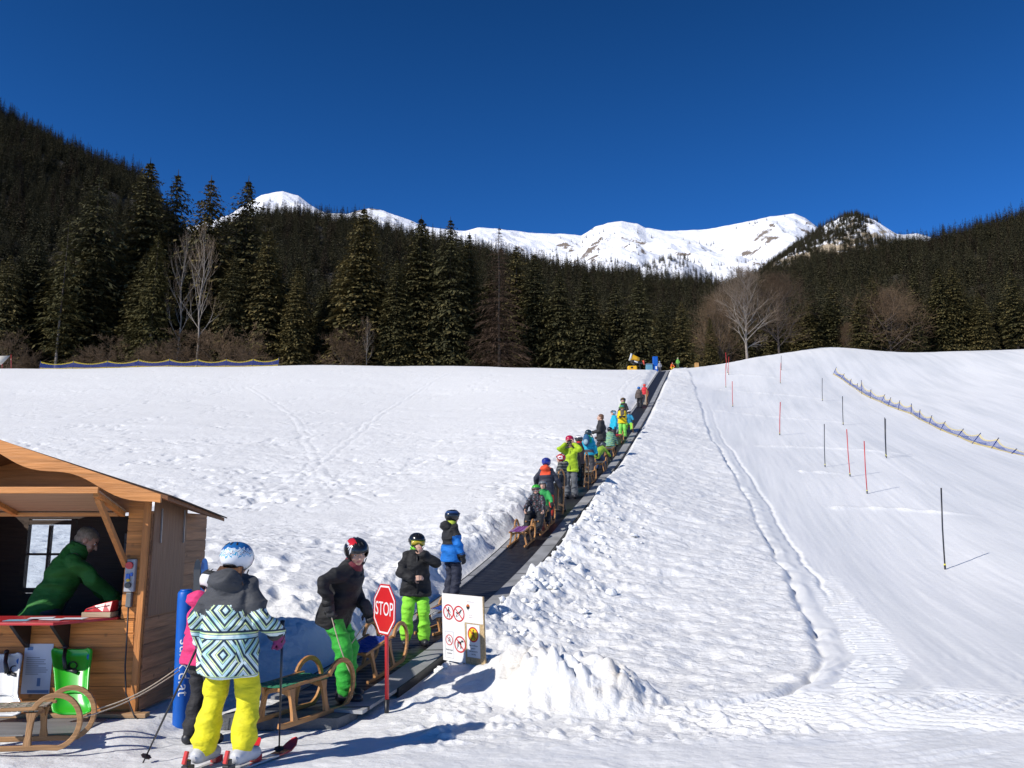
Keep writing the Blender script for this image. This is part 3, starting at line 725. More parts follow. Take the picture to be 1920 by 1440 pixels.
        def hpnt(th, ph, s_): 
            flat = 1 - .06 * max(0, math.cos(th)) ** 3
            return c0 + HF @ Vector((rad[0] * s_ * math.sin(th) * math.sin(ph), rad[1] * s_ * math.sin(th) * math.cos(ph), rad[2] * s_ * math.cos(th) * flat))
        h = MB(); rings = [[hpnt(th + 1e-3, ph, 1) for th, ph in row] for row in o1]
        rings += [[hpnt(th + 1e-3, ph, .93) for th, ph in row] for row in reversed(o1)]
        h.loft(rings, 0, False)
        mats = hmat if hmat else [gloss('helmet_shell', helmet, .22)]
        me = h.mesh('helmet', mats, True)
        if hfun is not None:
            cl = (centers(me) - np.array(c0)) @ iv.T / hh; me.polygons.foreach_set('material_index', hfun(cl).astype(np.int32))
        ho = link('helmet', me, root)
        tr = MB()
        rm = [hpnt(math.acos(max(-.95, min(.95, rim(2 * math.pi * jn / 48)))), 2 * math.pi * jn / 48, .985) for jn in range(49)]
        tr.tube(rm, hh * .028, 6); tr.build('rim', mat('rubber_trim', (.02, .02, .022), .5), ho)
        if fine:
            for ph in (-.5, 0, .5, 2.6, 3.14, 3.7):
                vt = MB(); p1 = hpnt(.55, ph, .99); p2 = hpnt(.85, ph, .99); vt.tube([p1, p2], hh * .03, 6)
                vt.build('vent', mat('vent_dark', (.015, .015, .015), .6), ho)
        # chin strap
        cs = MB(); cs.tube([hp(-.42, .05, -.32), hp(-.27, .2, -.50), hp(0, .27, -.56), hp(.27, .2, -.50), hp(.42, .05, -.32)], hh * .022, 5)
        cs.build('chin_strap', mat('rubber_trim', (.02, .02, .022), .5), ho)
        if goggles is not None:
            gm = goggles
            zc = -.02 if gm.get('on', 'eyes') == 'eyes' else .40
            zr = .17; sc = 1.10 if zc < .1 else 1.06
            def gp(ph, z, s_):
                zz = (z - .10) / .50 if zc > .1 else z
                if zc > .1:
                    k = math.sqrt(max(.05, 1 - min(.9, zz * zz))); return c0 + HF @ Vector((rad[0] * s_ * k * math.sin(ph), rad[1] * s_ * k * math.cos(ph), (z - .10) * hh))
                return hp(.44 * s_ * math.sin(ph), .43 * s_ * math.cos(ph) + .02, z)
            f_ = MB(); l_ = MB(); n = 14
            def patch(mb, z0, z1, amax, s1, s0):
                out = []
                for i in range(n + 1):
                    ph = -amax + 2 * amax * i / n
                    nose = .10 * math.exp(-(ph / .22) ** 2) if zc < .1 else 0
                    out.append([gp(ph, zc + z0 + nose, s0), gp(ph, zc + z0 + nose, s1), gp(ph, zc + z1, s1), gp(ph, zc + z1, s0)])
                mb.loft(out, 0, True)
            patch(f_, -zr, zr, 1.05, sc + .06, sc - .15)
            go = f_.build('goggles', mat('goggle_frame', gm.get('frame', (.02, .02, .02)), .4), root, True)
            patch(l_, -zr * .78, zr * .78, .95, sc + .11, sc)
            l_.build('lens', gloss('goggle_lens', gm['lens'], .08), go, True)
            sb = MB(); out = []
            for i in range(25):
                ph = 1.0 + (2 * math.pi - 2.0) * i / 24; z = .10 if zc < .1 else .36
                k = lambda zq: math.sqrt(max(.05, 1 - min(.9, ((zq - .1) / .5) ** 2)))
                out.append([c0 + HF @ Vector((rad[0] * q * k(zz) * math.sin(ph), rad[1] * q * k(zz) * math.cos(ph), (zz - .10) * hh)) for zz, q in ((z - .09, 1.0), (z - .09, 1.04), (z + .09, 1.04), (z + .09, 1.0))])
            sb.loft(out); sb.build('strap', cloth('goggle_strap', gm.get('strap', (.02, .02, .02))), go, True)
    root['_'] = 0; del root['_']
    return dict(root=root, H=H, P=P, C=C, NB=NB, HC=HC, HF=HF, hh=hh, WR=WR, EL=EL, HD=HD, SH=SH, AN=AN, KN=KN, X=X, Y=Yv, sp=sp)
def to_world(pp, v):
    r = pp['root']; return Matrix.Translation(r.location) @ r.rotation_euler.to_matrix().to_4x4() @ Vector(v)
# ------------------------------------------------------------------ who stands where
def on_belt(Y, off=0.0):
    return Vector((belt_x(Y) + off, Y, float(belt_z(Y)) + .012))
LIME = (.15, .62, .03); GREEN = (.03, .40, .035); BLACK = (.007, .007, .008); TEAL = (.0, .36, .46); YEL = (.78, .70, .01)
PEOPLE = {}
# girl in the white patterned jacket, seen from behind
def pattern_mat():
    m = bpy.data.materials.new('patterned_cloth'); t, b = nodes_of(m); N = t.nodes; L = t.links
    tc = N.new('ShaderNodeTexCoord'); sx = N.new('ShaderNodeSeparateXYZ'); L.new(tc.outputs['Object'], sx.inputs[0])
    def mth(op, a, c=None, d=None):
        q = N.new('ShaderNodeMath'); q.operation = op
        for k, val in ((0, a), (1, c), (2, d)):
            if val is None: continue
            if isinstance(val, (int, float)): q.inputs[k].default_value = val
            else: L.new(val, q.inputs[k])
        return q.outputs[0]
    x = mth('ADD', sx.outputs[0], mth('MULTIPLY', sx.outputs[1], .6)); z = sx.outputs[2]
    big = mth('PINGPONG', mth('ADD', x, 5.02), .16)
    bandz = mth('PINGPONG', z, .15)
    tri = mth('ADD', bandz, mth('MULTIPLY', big, 1.05))                       # nested chevrons and lozenges
    s1 = mth('FRACT', mth('DIVIDE', tri, .068))
    s2 = mth('FRACT', mth('DIVIDE', z, .056))                                   # level stripes
    s3 = mth('FRACT', mth('DIVIDE', mth('ADD', x, mth('MULTIPLY', z, .55)), .05))
    sel = mth('FRACT', mth('DIVIDE', mth('ADD', z, .05), .30))
    sA = mth('LESS_THAN', sel, .20)
    big2 = mth('PINGPONG', mth('ADD', x, 5.05), .16)
    sB = mth('MULTIPLY', mth('LESS_THAN', big2, .035), mth('GREATER_THAN', sel, .5))
    s = mth('ADD', mth('MULTIPLY', s2, sA), mth('MULTIPLY', s1, mth('SUBTRACT', 1.0, sA)))
    s = mth('ADD', mth('MULTIPLY', s3, sB), mth('MULTIPLY', s, mth('SUBTRACT', 1.0, sB)))
    rp = N.new('ShaderNodeValToRGB'); rp.color_ramp.interpolation = 'CONSTANT'; e = rp.color_ramp.elements
    e[0].position = 0; e[0].color = (.014, .035, .065, 1); e[1].position = .32; e[1].color = (.62, .78, .78, 1)
    for p, c in ((.56, (.80, .86, .84, 1)), (.72, (.05, .16, .24, 1)), (.80, (.72, .80, .38, 1))):
        q = e.new(p); q.color = c
    L.new(s, rp.inputs[0])
    nz = N.new('ShaderNodeTexNoise'); nz.inputs['Scale'].default_value = 7; nz.inputs['Detail'].default_value = 3; L.new(tc.outputs['Object'], nz.inputs['Vector'])
    r2 = N.new('ShaderNodeValToRGB'); r2.color_ramp.elements[0].position = .42; r2.color_ramp.elements[1].position = .66
    r2.color_ramp.elements[0].color = (1, 1, 1, 1); r2.color_ramp.elements[1].color = (.30, .60, .72, 1); L.new(nz.outputs[0], r2.inputs[0])
    mx = N.new('ShaderNodeMix'); mx.data_type = 'RGBA'; mx.blend_type = 'MULTIPLY'; mx.inputs[0].default_value = .8
    L.new(rp.outputs[0], mx.inputs[6]); L.new(r2.outputs[0], mx.inputs[7]); L.new(mx.outputs[2], b.inputs['Base Color'])
    b.inputs['Roughness'].default_value = .75
    n2 = N.new('ShaderNodeTexNoise'); n2.inputs['Scale'].default_value = 24; L.new(tc.outputs['Object'], n2.inputs['Vector'])
    bp = N.new('ShaderNodeBump'); bp.inputs['Strength'].default_value = .35; bp.inputs['Distance'].default_value = .02
    L.new(n2.outputs[0], bp.inputs['Height']); L.new(bp.outputs[0], b.inputs['Normal'])
    return m
def helmet_streaks(base, top, streak):
    m = bpy.data.materials.new('painted_helmet'); t, b = nodes_of(m); N = t.nodes; L = t.links
    tc = N.new('ShaderNodeTexCoord'); sx = N.new('ShaderNodeSeparateXYZ'); L.new(tc.outputs['Generated'], sx.inputs[0])
    mp = N.new('ShaderNodeMapping'); mp.inputs['Scale'].default_value = (60, 60, 7); L.new(tc.outputs['Object'], mp.inputs[0])
    nz = N.new('ShaderNodeTexNoise'); nz.inputs['Scale'].default_value = 1.0; nz.inputs['Detail'].default_value = 5; L.new(mp.outputs[0], nz.inputs['Vector'])
    q = N.new('ShaderNodeMath'); q.operation = 'MULTIPLY_ADD'; L.new(nz.outputs[0], q.inputs[0]); q.inputs[1].default_value = .55; L.new(sx.outputs[2], q.inputs[2])
    r = N.new('ShaderNodeValToRGB'); e = r.color_ramp.elements; r.color_ramp.interpolation = 'CONSTANT'
    e[0].position = 0; e[0].color = base + (1,); e[1].position = .60; e[1].color = streak + (1,)
    for p, c in ((.635, base), (.67, (.03, .04, .05)), (.69, base), (.725, streak), (.745, base), (.775, top)):
        k = e.new(p); k.color = c + (1,)
    dv = N.new('ShaderNodeMath'); dv.operation = 'DIVIDE'; L.new(q.outputs[0], dv.inputs[0]); dv.inputs[1].default_value = 1.30
    L.new(dv.outputs[0], r.inputs[0]); L.new(r.outputs[0], b.inputs['Base Color'])
    b.inputs['Roughness'].default_value = .25; b.inputs['Coat Weight'].default_value = .3
    return m
gp = ground_at(417, 1439)
H = 1.50
PEOPLE['girl'] = person('girl skier in patterned white jacket, yellow trousers and white and blue helmet, seen from behind', (gp.x, gp.y, gp.z + .02), 8, H, (.1, .1, .1), YEL,
    helmet=(.8, .8, .8), hmat=[helmet_streaks((.80, .82, .84), (.02, .13, .36), (.03, .35, .55))], hair=dict(col=(.10, .045, .02), long=.12), gloves=(.20, .02, .12), hands=((-.27, .12, .81), (.30, .12, .87)), hand_dirs=((-.3, .4, -.8), (.15, .5, -.7)), elbows=((-.25, -1, -.4), (.25, -1, -.4)), feet=((-.145, -.02, .10), (.14, 0, .10)), foot_dirs=((.25, 1, 0), (.30, 1, 0)),
    fine=True, hood=(.045, .047, .052), jmat=[pattern_mat(), cloth('grey_yoke', (.045, .047, .052))], boots=(.55, .55, .56), bulk=1.14, jlen=1.72,
    jfun=lambda u, x, y, arm, al: np.where((~arm & (u > .205 + .04 * np.cos(x * 40))) | (arm & (al < .85) & (u > .05)), 1, 0), lean=(0, .03, 1), look=(.1, 1, -.1), curl=1.3)
# pink jacket
p = ground_at(386, 1362); p = Vector((-2.525, 7.26, gz(-2.525, 7.26)))
PEOPLE['pink'] = person('girl in pink jacket and white helmet standing half hidden at the blue post', p, 32, 1.36, (.72, .03, .16), (.015, .014, .016), helmet=(.78, .76, .73),
    goggles=dict(lens=(.05, .05, .05), strap=(.015, .015, .015), on='helmet'), gloves=(.09, .075, .07), hands=((-.26, .10, .62), (.18, .16, .66)), fine=True, bulk=1.12, hood=True, curl=1.1, lean=(0, .06, 1), look=(.2, 1, -.25))
# boy with green trousers bending towards the sled
p = on_belt(8.42, .24); p.z = .06
PEOPLE['lean'] = person('boy in black jacket and green trousers bending over the sled with the green seat', p, 98, 1.53, BLACK, GREEN, helmet=(.015, .015, .016),
    hmat=[gloss('helmet_black', (.012, .012, .013), .2), gloss('helmet_red', (.55, .02, .03), .25), gloss('helmet_grey', (.5, .5, .52), .3)],
    hfun=lambda c: np.where((c[:, 0] > .08) & (c[:, 0] < .34) & (c[:, 2] > -.05) & (c[:, 1] < .30), 1, 0) + np.where((np.abs(c[:, 0] - .37) < .035) & (c[:, 2] > -.05), 2, 0),
    gloves=(.03, .03, .032), hip=(0, -.10, .80), lean=(.04, .36, 1), look=(.80, .62, -.42), tilt=14, hands=((-.02, .20, .84), (.27, -.08, .90)), hand_dirs=((0, .4, -1), (0, .3, -1)),
    elbows=((-.8, -1, .2), (.9, -.9, .2)), feet=((-.13, -.02, .09), (.12, .06, .09)), fine=True, collar=(.16, .02, .03), eyes=True, curl=1.1, bulk=1.03, jlen=1.15)
# lime trousers, hand at the face
p = on_belt(10.75, .12)
PEOPLE['lime'] = person('child in black jacket and lime trousers holding one hand to the goggles', p, 168, 1.33, BLACK, (.28, .78, .04), helmet=(.010, .010, .011),
    goggles=dict(lens=(.55, .42, .04), frame=(.05, .25, .05)), gloves=None, hands=((-.055, .20, 1.085), (.06, .19, .80)), hand_dirs=((.45, .25, .85), (-.9, .3, .1)), elbows=((-1.2, -.1, -.8), (1, -.3, -.3)),
    palms=((.2, -1, 0), (0, -1, -.2)), feet=((-.11, 0, .075), (.11, 0, .075)), fine=True, collar=(.20, .75, .03), curl=.55, bulk=1.12, look=(-.15, 1, -.10), jlen=1.1)
# blue and black jacket, seen from behind
p = on_belt(13.35, -.22)
PEOPLE['blue'] = person('child in black and blue jacket with black helmet looking up the lift', p, 55, 1.36, (.0, .14, .50), (.016, .02, .04), helmet=(.015, .017, .02),
    goggles=dict(lens=(.02, .05, .12), strap=(.01, .05, .17), on='helmet'), gloves=(.02, .02, .02), hands=((-.12, .2, .65), (.20, .10, .60)), fine=True, hood=BLACK,
    jmat=[cloth('blue_jacket', (.0, .15, .52)), cloth('black_yoke', BLACK)], jfun=lambda u, x, y, arm, al: np.where((~arm & (u > .10)) | (arm & ((al < .55) | (al > 1.8))), 1, 0), bulk=1.08, jlen=1.25, collar=(.45, .55, .05))
# ---- the queue riding up
def rider(key, label, Y, off, face, H, jacket, pants, **k):
    PEOPLE[key] = person(label, on_belt(Y, off), face, H, jacket, pants, **k)
def sit(H, seat=.30, reach=.42): return dict(hip=(0, -.05, seat + .09), feet=((-.13, reach, .09), (.13, reach, .09)), knees=((-.25, .6, 1), (.25, .6, 1)), lean=(0, .12, 1))
rider('green_helmet', 'seated child in green helmet and white goggles riding a sled with dark patterned jacket', 19.0, -.02, 192, 1.36, BLACK, (.012, .012, .014), helmet=(.06, .42, .04), goggles=dict(lens=(.06, .03, .02), frame=(.75, .75, .75)),
      gloves=None, hands=((-.24, .44, .34), (.22, .46, .34)), jmat=[cloth('dark_jacket', (.018, .018, .022)), cloth('dark_jacket_print', (.12, .04, .04)), cloth('dark_jacket_print_pale', (.12, .13, .16))],
      jfun=lambda u, x, y, arm, al: np.where(np.sin(x * 95 + 2 * np.sin(u * 60)) * np.sin(u * 90 + 9 * y) > .55, 2, np.where(np.sin(x * 70 + 3) * np.sin(u * 63 + y * 30) < -.6, 1, 0)), fine=True, **sit(1.36))
rider('grey_helmet', 'seated child in grey helmet and green jacket hidden behind the green helmet', 19.75, -.02, 185, 1.30, (.03, .32, .07), (.02, .02, .02), helmet=(.16, .17, .18), gloves=BLACK, hands=((-.24, .3, .4), (.24, .3, .4)), **sit(1.30))
rider('navy_orange', 'child in navy jacket with orange hood, red trousers and blue helmet', 20.5, -.08, 15, 1.44, (.022, .026, .042), (.66, .05, .02), helmet=(.01, .025, .26), gloves=BLACK, hood=(.75, .07, .015), hands=((-.26, .10, .82), (.34, .12, .72)), bulk=1.08, jlen=1.7, goggles=dict(lens=(.02, .02, .02), strap=(.01, .02, .2), on='helmet'))
rider('red_helmet_black', 'child in red and white helmet and striped black jacket turned sideways', 21.5, .12, 285, 1.42, (.02, .022, .025), (.012, .013, .012), helmet=(.45, .02, .03), hmat=[gloss('helmet_red', (.45, .015, .02)), gloss('helmet_white', (.7, .7, .7))],
      hfun=lambda c: np.where(np.abs(c[:, 0]) % .22 < .05, 1, 0), gloves=BLACK, hood=True, jmat=[cloth('dark_grey_jacket', (.022, .024, .026)), cloth('grey_stripe', (.16, .17, .15))], jfun=lambda u, x, y, arm, al: np.where((u > .1) & (np.sin(u * 120) > .55), 1, 0))
rider('lime_adult', 'person in lime jacket and grey trousers raising both hands to the helmet', 23.6, .02, 190, 1.60, (.36, .52, .01), (.11, .115, .12), helmet=(.02, .02, .022), goggles=dict(lens=(.10, .09, .06), frame=(.03, .03, .03), strap=(.3, .3, .3)),
      gloves=None, hands=((-.12, .14, 1.47), (.12, .14, 1.47)), hand_dirs=((.3, -.1, 1), (-.3, -.1, 1)), elbows=((-.7, .8, -.4), (.7, .8, -.4)), palms=((1, -.3, 0), (-1, -.3, 0)), adult=True, curl=.4, bulk=1.06, fine=True)
rider('red_helmet', 'person in red helmet and black clothes behind the lime jacket', 24.6, -.16, 20, 1.62, BLACK, BLACK, helmet=(.42, .012, .05), gloves=BLACK)
rider('brown_turquoise', 'child in brown jacket, turquoise trousers and dark helmet with white goggles', 25.8, -.06, 300, 1.50, (.055, .033, .026), (.0, .40, .50), helmet=(.03, .028, .026), goggles=dict(lens=(.35, .30, .22), frame=(.75, .75, .75), strap=(.75, .75, .75), on='helmet'), gloves=BLACK, collar=(.55, .02, .03), bulk=1.06, jlen=1.3)
rider('teal_backpack', 'person in green and teal jacket with backpack and dark helmet', 27.6, -.02, 22, 1.50, (.0, .30, .42), (.04, .038, .042), helmet=(.02, .04, .05), gloves=BLACK, hood=(.0, .42, .22), bulk=1.06,
      jmat=[cloth('teal_jacket', (.0, .32, .46)), cloth('green_yoke', (.0, .42, .22)), cloth('grey_panel', (.05, .05, .06))], jfun=lambda u, x, y, arm, al: np.where(~arm & (u > .20), 1, np.where(~arm & (u > -.02) & (u < .05), 2, 0)))
rider('stooping', 'child in lime jacket and blue trousers stooping behind the backpack', 29.0, .14, 40, 1.30, (.25, .42, .03), (.02, .06, .16), helmet=(.05, .06, .07), gloves=BLACK, hip=(0, -.12, .52), lean=(0, .9, .7), hands=((-.2, .5, .4), (.2, .5, .4)), feet=((-.12, 0, .07), (.12, .05, .07)))
rider('man', 'bareheaded man in black jacket and black trousers holding a phone', 30.6, .04, 282, 1.80, (.016, .015, .016), (.010, .010, .011), hair=dict(col=(.13, .06, .03)), gloves=None, hands=((-.16, .30, 1.10), (.22, .14, .95)), hand_dirs=((.1, 1, .1), (-.5, .8, 0)), adult=True, eyes=True, fine=True, boots=(.09, .05, .02))
rider('striped', 'child in striped green jacket and black helmet sitting on a sled', 32.8, .10, 15, 1.40, (.1, .3, .2), (.02, .02, .022), helmet=(.012, .012, .014), gloves=BLACK, hands=((-.25, .3, .4), (.25, .3, .4)), bulk=1.15,
      jmat=[cloth('mint_jacket', (.16, .42, .34)), cloth('dark_stripe', (.04, .12, .12)), cloth('lime_stripe', (.35, .50, .12))], jfun=lambda u, x, y, arm, al: np.where(np.sin(u * 110 + x * 6) > .45, 1, np.where(np.sin(u * 110 + x * 6) < -.6, 2, 0)), **sit(1.40, .32))
rider('turquoise', 'child in turquoise jacket, black trousers and pale blue helmet', 35.6, -.02, 250, 1.45, (.0, .38, .52), (.014, .014, .016), helmet=(.35, .55, .62), goggles=dict(lens=(.03, .03, .03), frame=(.7, .7, .7), on='helmet'), gloves=(.02, .05, .08), bulk=1.08)
rider('yellow', 'child in yellow jacket and lime trousers with teal helmet', 37.8, .12, 184, 1.46, (.78, .55, .0), (.22, .66, .08), helmet=(.03, .30, .22), goggles=dict(lens=(.10, .12, .02), frame=(.3, .3, .02)), gloves=BLACK, hands=((-.08, .22, .93), (.12, .22, .93)), bulk=1.10,
      jmat=[cloth('yellow_jacket', (.78, .56, .0)), cloth('grey_brown_panel', (.10, .08, .06))], jfun=lambda u, x, y, arm, al: np.where(~arm & (u > .1) & (np.abs(x) < .06), 1, np.where(arm & (al < 1) & (x > 0), 0, 0)))
rider('black_lime', 'person in black jacket with lime shoulders and raised goggles behind the yellow jacket', 40.2, -.04, 215, 1.60, BLACK, (.15, .50, .04), helmet=(.04, .035, .02), goggles=dict(lens=(.15, .09, .02), on='helmet'), gloves=BLACK, collar=(.25, .55, .05),
      jmat=[cloth('black_jacket', BLACK), cloth('lime_yoke', (.25, .55, .05))], jfun=lambda u, x, y, arm, al: np.where(arm & (al < .5) & (x > 0), 1, 0))
rider('white_helmet', 'seated child in white helmet, blue jacket and lime trousers', 39.9, .42 - .18, 190, 1.28, (.01, .20, .34), (.25, .60, .05), helmet=(.72, .68, .66), goggles=dict(lens=(.02, .02, .02), frame=(.02, .02, .02)), gloves=BLACK, hands=((-.24, .34, .42), (.24, .34, .42)), **sit(1.28, .34))
rider('brown_blue', 'child in brown jacket and blue helmet far up the lift', 51.5, -.14, 18, 1.28, (.085, .062, .05), (.02, .018, .02), helmet=(.0, .12, .40), gloves=BLACK, bulk=1.1)
rider('red', 'child in red jacket and red helmet near the top of the lift', 53.2, .10, 10, 1.30, (.60, .02, .03), (.05, .02, .02), helmet=(.70, .06, .03), gloves=BLACK, bulk=1.1)
# ---- at the crest
def far_person(key, label, u, v, face, H, jacket, pants, **k):
    g = at(u, v, 84.5); z = gz(g.x, 84.5); PEOPLE[key] = person(label, (g.x, 84.5, z - .02), face, H, jacket, pants, **k)
far_person('crest_white', 'child in pale blue helmet standing at the top of the lift', 1237, 690, 180, 1.15, (.25, .25, .27), (.05, .05, .06), helmet=(.30, .50, .62), gloves=BLACK)
far_person('crest_green', 'child in green jacket and pale helmet on the crest', 1271, 684, 200, 1.1, (.12, .36, .05), (.05, .10, .03), helmet=(.5, .62, .35), gloves=BLACK)
far_person('crest_orange', 'child in orange jacket crouching at the top right of the lift', 1260, 688, 160, 1.1, (.75, .13, .02), (.7, .45, .0), helmet=(.20, .04, .03), gloves=BLACK, hip=(0, -.1, .30), lean=(0, .5, 1), hands=((-.2, .3, .2), (.2, .3, .2)))
# ---- the man in the kiosk
q = at(112, 1150, 8.62)
PEOPLE['attendant'] = person('grey haired attendant in green cardigan leaning forward inside the wooden kiosk', (q.x + .04, 8.62, .02), 60, 1.76, (.03, .20, .025), (.05, .05, .055), hair=dict(col=(.30, .25, .18)), gloves=None, adult=True, hip=(0, -.16, .90), lean=(.02, .44, 1), side_lean=0,
    look=(.15, .8, -.55), hands=((-.14, .40, .94), (.16, .44, .95)), hand_dirs=((.2, .8, -.5), (.0, 1, -.3)), elbows=((-.6, -.8, -.3), (.8, -.8, -.2)), eyes=True, fine=True, jlen=1.9, bulk=.98, collar=(.03, .18, .03))
# ------------------------------------------------------------------ things round the lift
def wbuild(mb, name, mats, root, parent=None, smooth=None, bevel=0.0):
    """mesh given in world coordinates, stored in the frame of its root"""
    Mi = (Matrix.Translation(root.location) @ root.rotation_euler.to_matrix().to_4x4()).inverted()
    mb.V = [tuple(Mi @ Vector(v)) for v in mb.V]
    return mb.build(name, mats, parent if parent is not None else root, smooth, bevel)
def place_text(s, size, M, name, m, parent, root=None, sx=1.0, depth=.0008):
    me = text_mesh(s, size, depth)
    if root is not None: M = (Matrix.Translation(root.location) @ root.rotation_euler.to_matrix().to_4x4()).inverted() @ M
    me.transform(M @ Matrix.Diagonal((sx, 1, 1, 1))); me.materials.append(m); me.name = name
    return link(name, me, parent)
STEEL = mat('steel', (.45, .46, .48), .35, .08, 20, metal=.8)
DARK = mat('dark_plastic', (.018, .018, .02), .45)
ROPE = mat('rope', (.55, .46, .34), .9, .2, 80)
WOODS = wood('sled_wood', (.46, .22, .07), 'y'); WOODZ = wood('sled_leg_wood', (.46, .22, .075), 'z')

def sled(label, loc, heading, seat_col, pitch=0.0, roll=0.0, rope_to=None, scale=1.0, pale=None, wcol=None, group='wooden sleds around the lift', upright=False):
    r = empty('sled', loc, 0, label, 'sled', group)
    r.rotation_euler = Matrix.Rotation(-R(heading), 4, 'Z').to_3x3().to_4x4().to_euler() if not (pitch or roll) else (Matrix.Rotation(-R(heading), 4, 'Z') @ Matrix.Rotation(R(pitch), 4, 'X') @ Matrix.Rotation(R(roll), 4, 'Y')).to_euler()
    r.scale = (scale,) * 3
    ws = WOODS if wcol is None else wood('sled_wood', wcol, 'y'); wz = WOODZ if wcol is None else wood('sled_leg_wood', wcol, 'z')
    rr = .20; yc = .28
    for sx in (-1, 1):
        pts = [(-.56, .035), (-.50, .022), (-.2, .018), (.1, .018), (.2, .019)] + [(yc + rr * math.cos(a), .02 + rr + rr * 1.06 * math.sin(a)) for a in [R(-90 + 12 * k) for k in range(1, 21)]]
        mb = MB(); rings = []
        for i, (y, z) in enumerate(pts):
            a = Vector((0, pts[min(i + 1, len(pts) - 1)][0] - pts[max(i - 1, 0)][0], pts[min(i + 1, len(pts) - 1)][1] - pts[max(i - 1, 0)][1])).normalized()
            n = Vector((0, -a.z, a.y)); c = Vector((sx * (.175 + .012 * max(0, z - .1)), y, z)); xx = Vector((1, 0, 0)); h = .021
            rings.append([c + xx * .014 + n * h, c - xx * .014 + n * h, c - xx * .014 - n * h, c + xx * .014 - n * h])
        mb.loft(rings, sm=False); mb.build('runner', ws, r, False, bevel=.005)
        ra = MB(); ra.beam((sx * .135, -.52, .305), (sx * .150, .17, .325), .032, .026); ra.build('seat_rail', ws, r, bevel=.004)
        for y in (-.36, .08):
            lg = MB(); t_ = .045
            lg.loft([[Vector((sx * x + a, y + b, z)) for a, b in ((.015, t_ * k), (-.015, t_ * k), (-.015, -t_ * k), (.015, -t_ * k))] for x, z, k in ((.175, .035, .75), (.160, .11, .5), (.140, .22, .55), (.130, .292, 1.0))], sm=False)
            lg.build('leg', wz, r, bevel=.003)
    for y in (-.36, .08):
        c = MB(); c.loft([[Vector((x, y + a, z + b)) for a, b in ((.018, .02), (-.018, .02), (-.018, -.02), (.018, -.02))] for x, z in ((-.155, .20), (-.10, .255), (0, .275), (.10, .255), (.155, .20))], sm=False)
        c.build('crossbar', ws, r, bevel=.003)
    s = MB(); n = 15
    for i in range(n):
        y = -.47 + i * .042
        m = 1 if (pale and i % 2) else 0
        s.loft([[Vector((x, y - .018, z)), Vector((x, y + .018, z)), Vector((x, y + .018, z + .005)), Vector((x, y - .018, z + .005))] for x, z in ((-.150, .300), (-.145, .322), (-.07, .318 - .006 * (i % 2)), (0, .312), (.07, .318 - .006 * (i % 2)), (.145, .322), (.150, .300))], m, sm=False)
    for j, x in enumerate((-.11, -.055, 0, .055, .11)):
        s.loft([[Vector((x - .020, y, z)), Vector((x + .020, y, z)), Vector((x + .020, y, z + .004)), Vector((x - .020, y, z + .004))] for y, z in [(-.485 + .021 * k, .3155 + (.005 if (k + 2 * j) % 4 < 2 else -.004)) for k in range(31)]], 0, sm=False)
    s.build('seat', [cloth('webbing', seat_col), cloth('pale_webbing', pale or seat_col)], r)
    if rope_to is not None:
        bpy.context.view_layer.update()
        Mi = (Matrix.Translation(r.location) @ r.rotation_euler.to_matrix().to_4x4()).inverted()
        for sx in (-1, 1):
            a = Vector((sx * .178, yc + rr * .97, .02 + rr * 1.1)); t = Mi @ Vector(rope_to[(sx + 1) // 2]); pp = []
            for k in range(13):
                f = k / 12; q = a.lerp(t, f); q.z -= .05 * math.sin(math.pi * f); pp.append(q)
            rp = MB(); rp.tube(pp, .0055, 6); rp.build('pull_rope', ROPE, r, True)
    return r

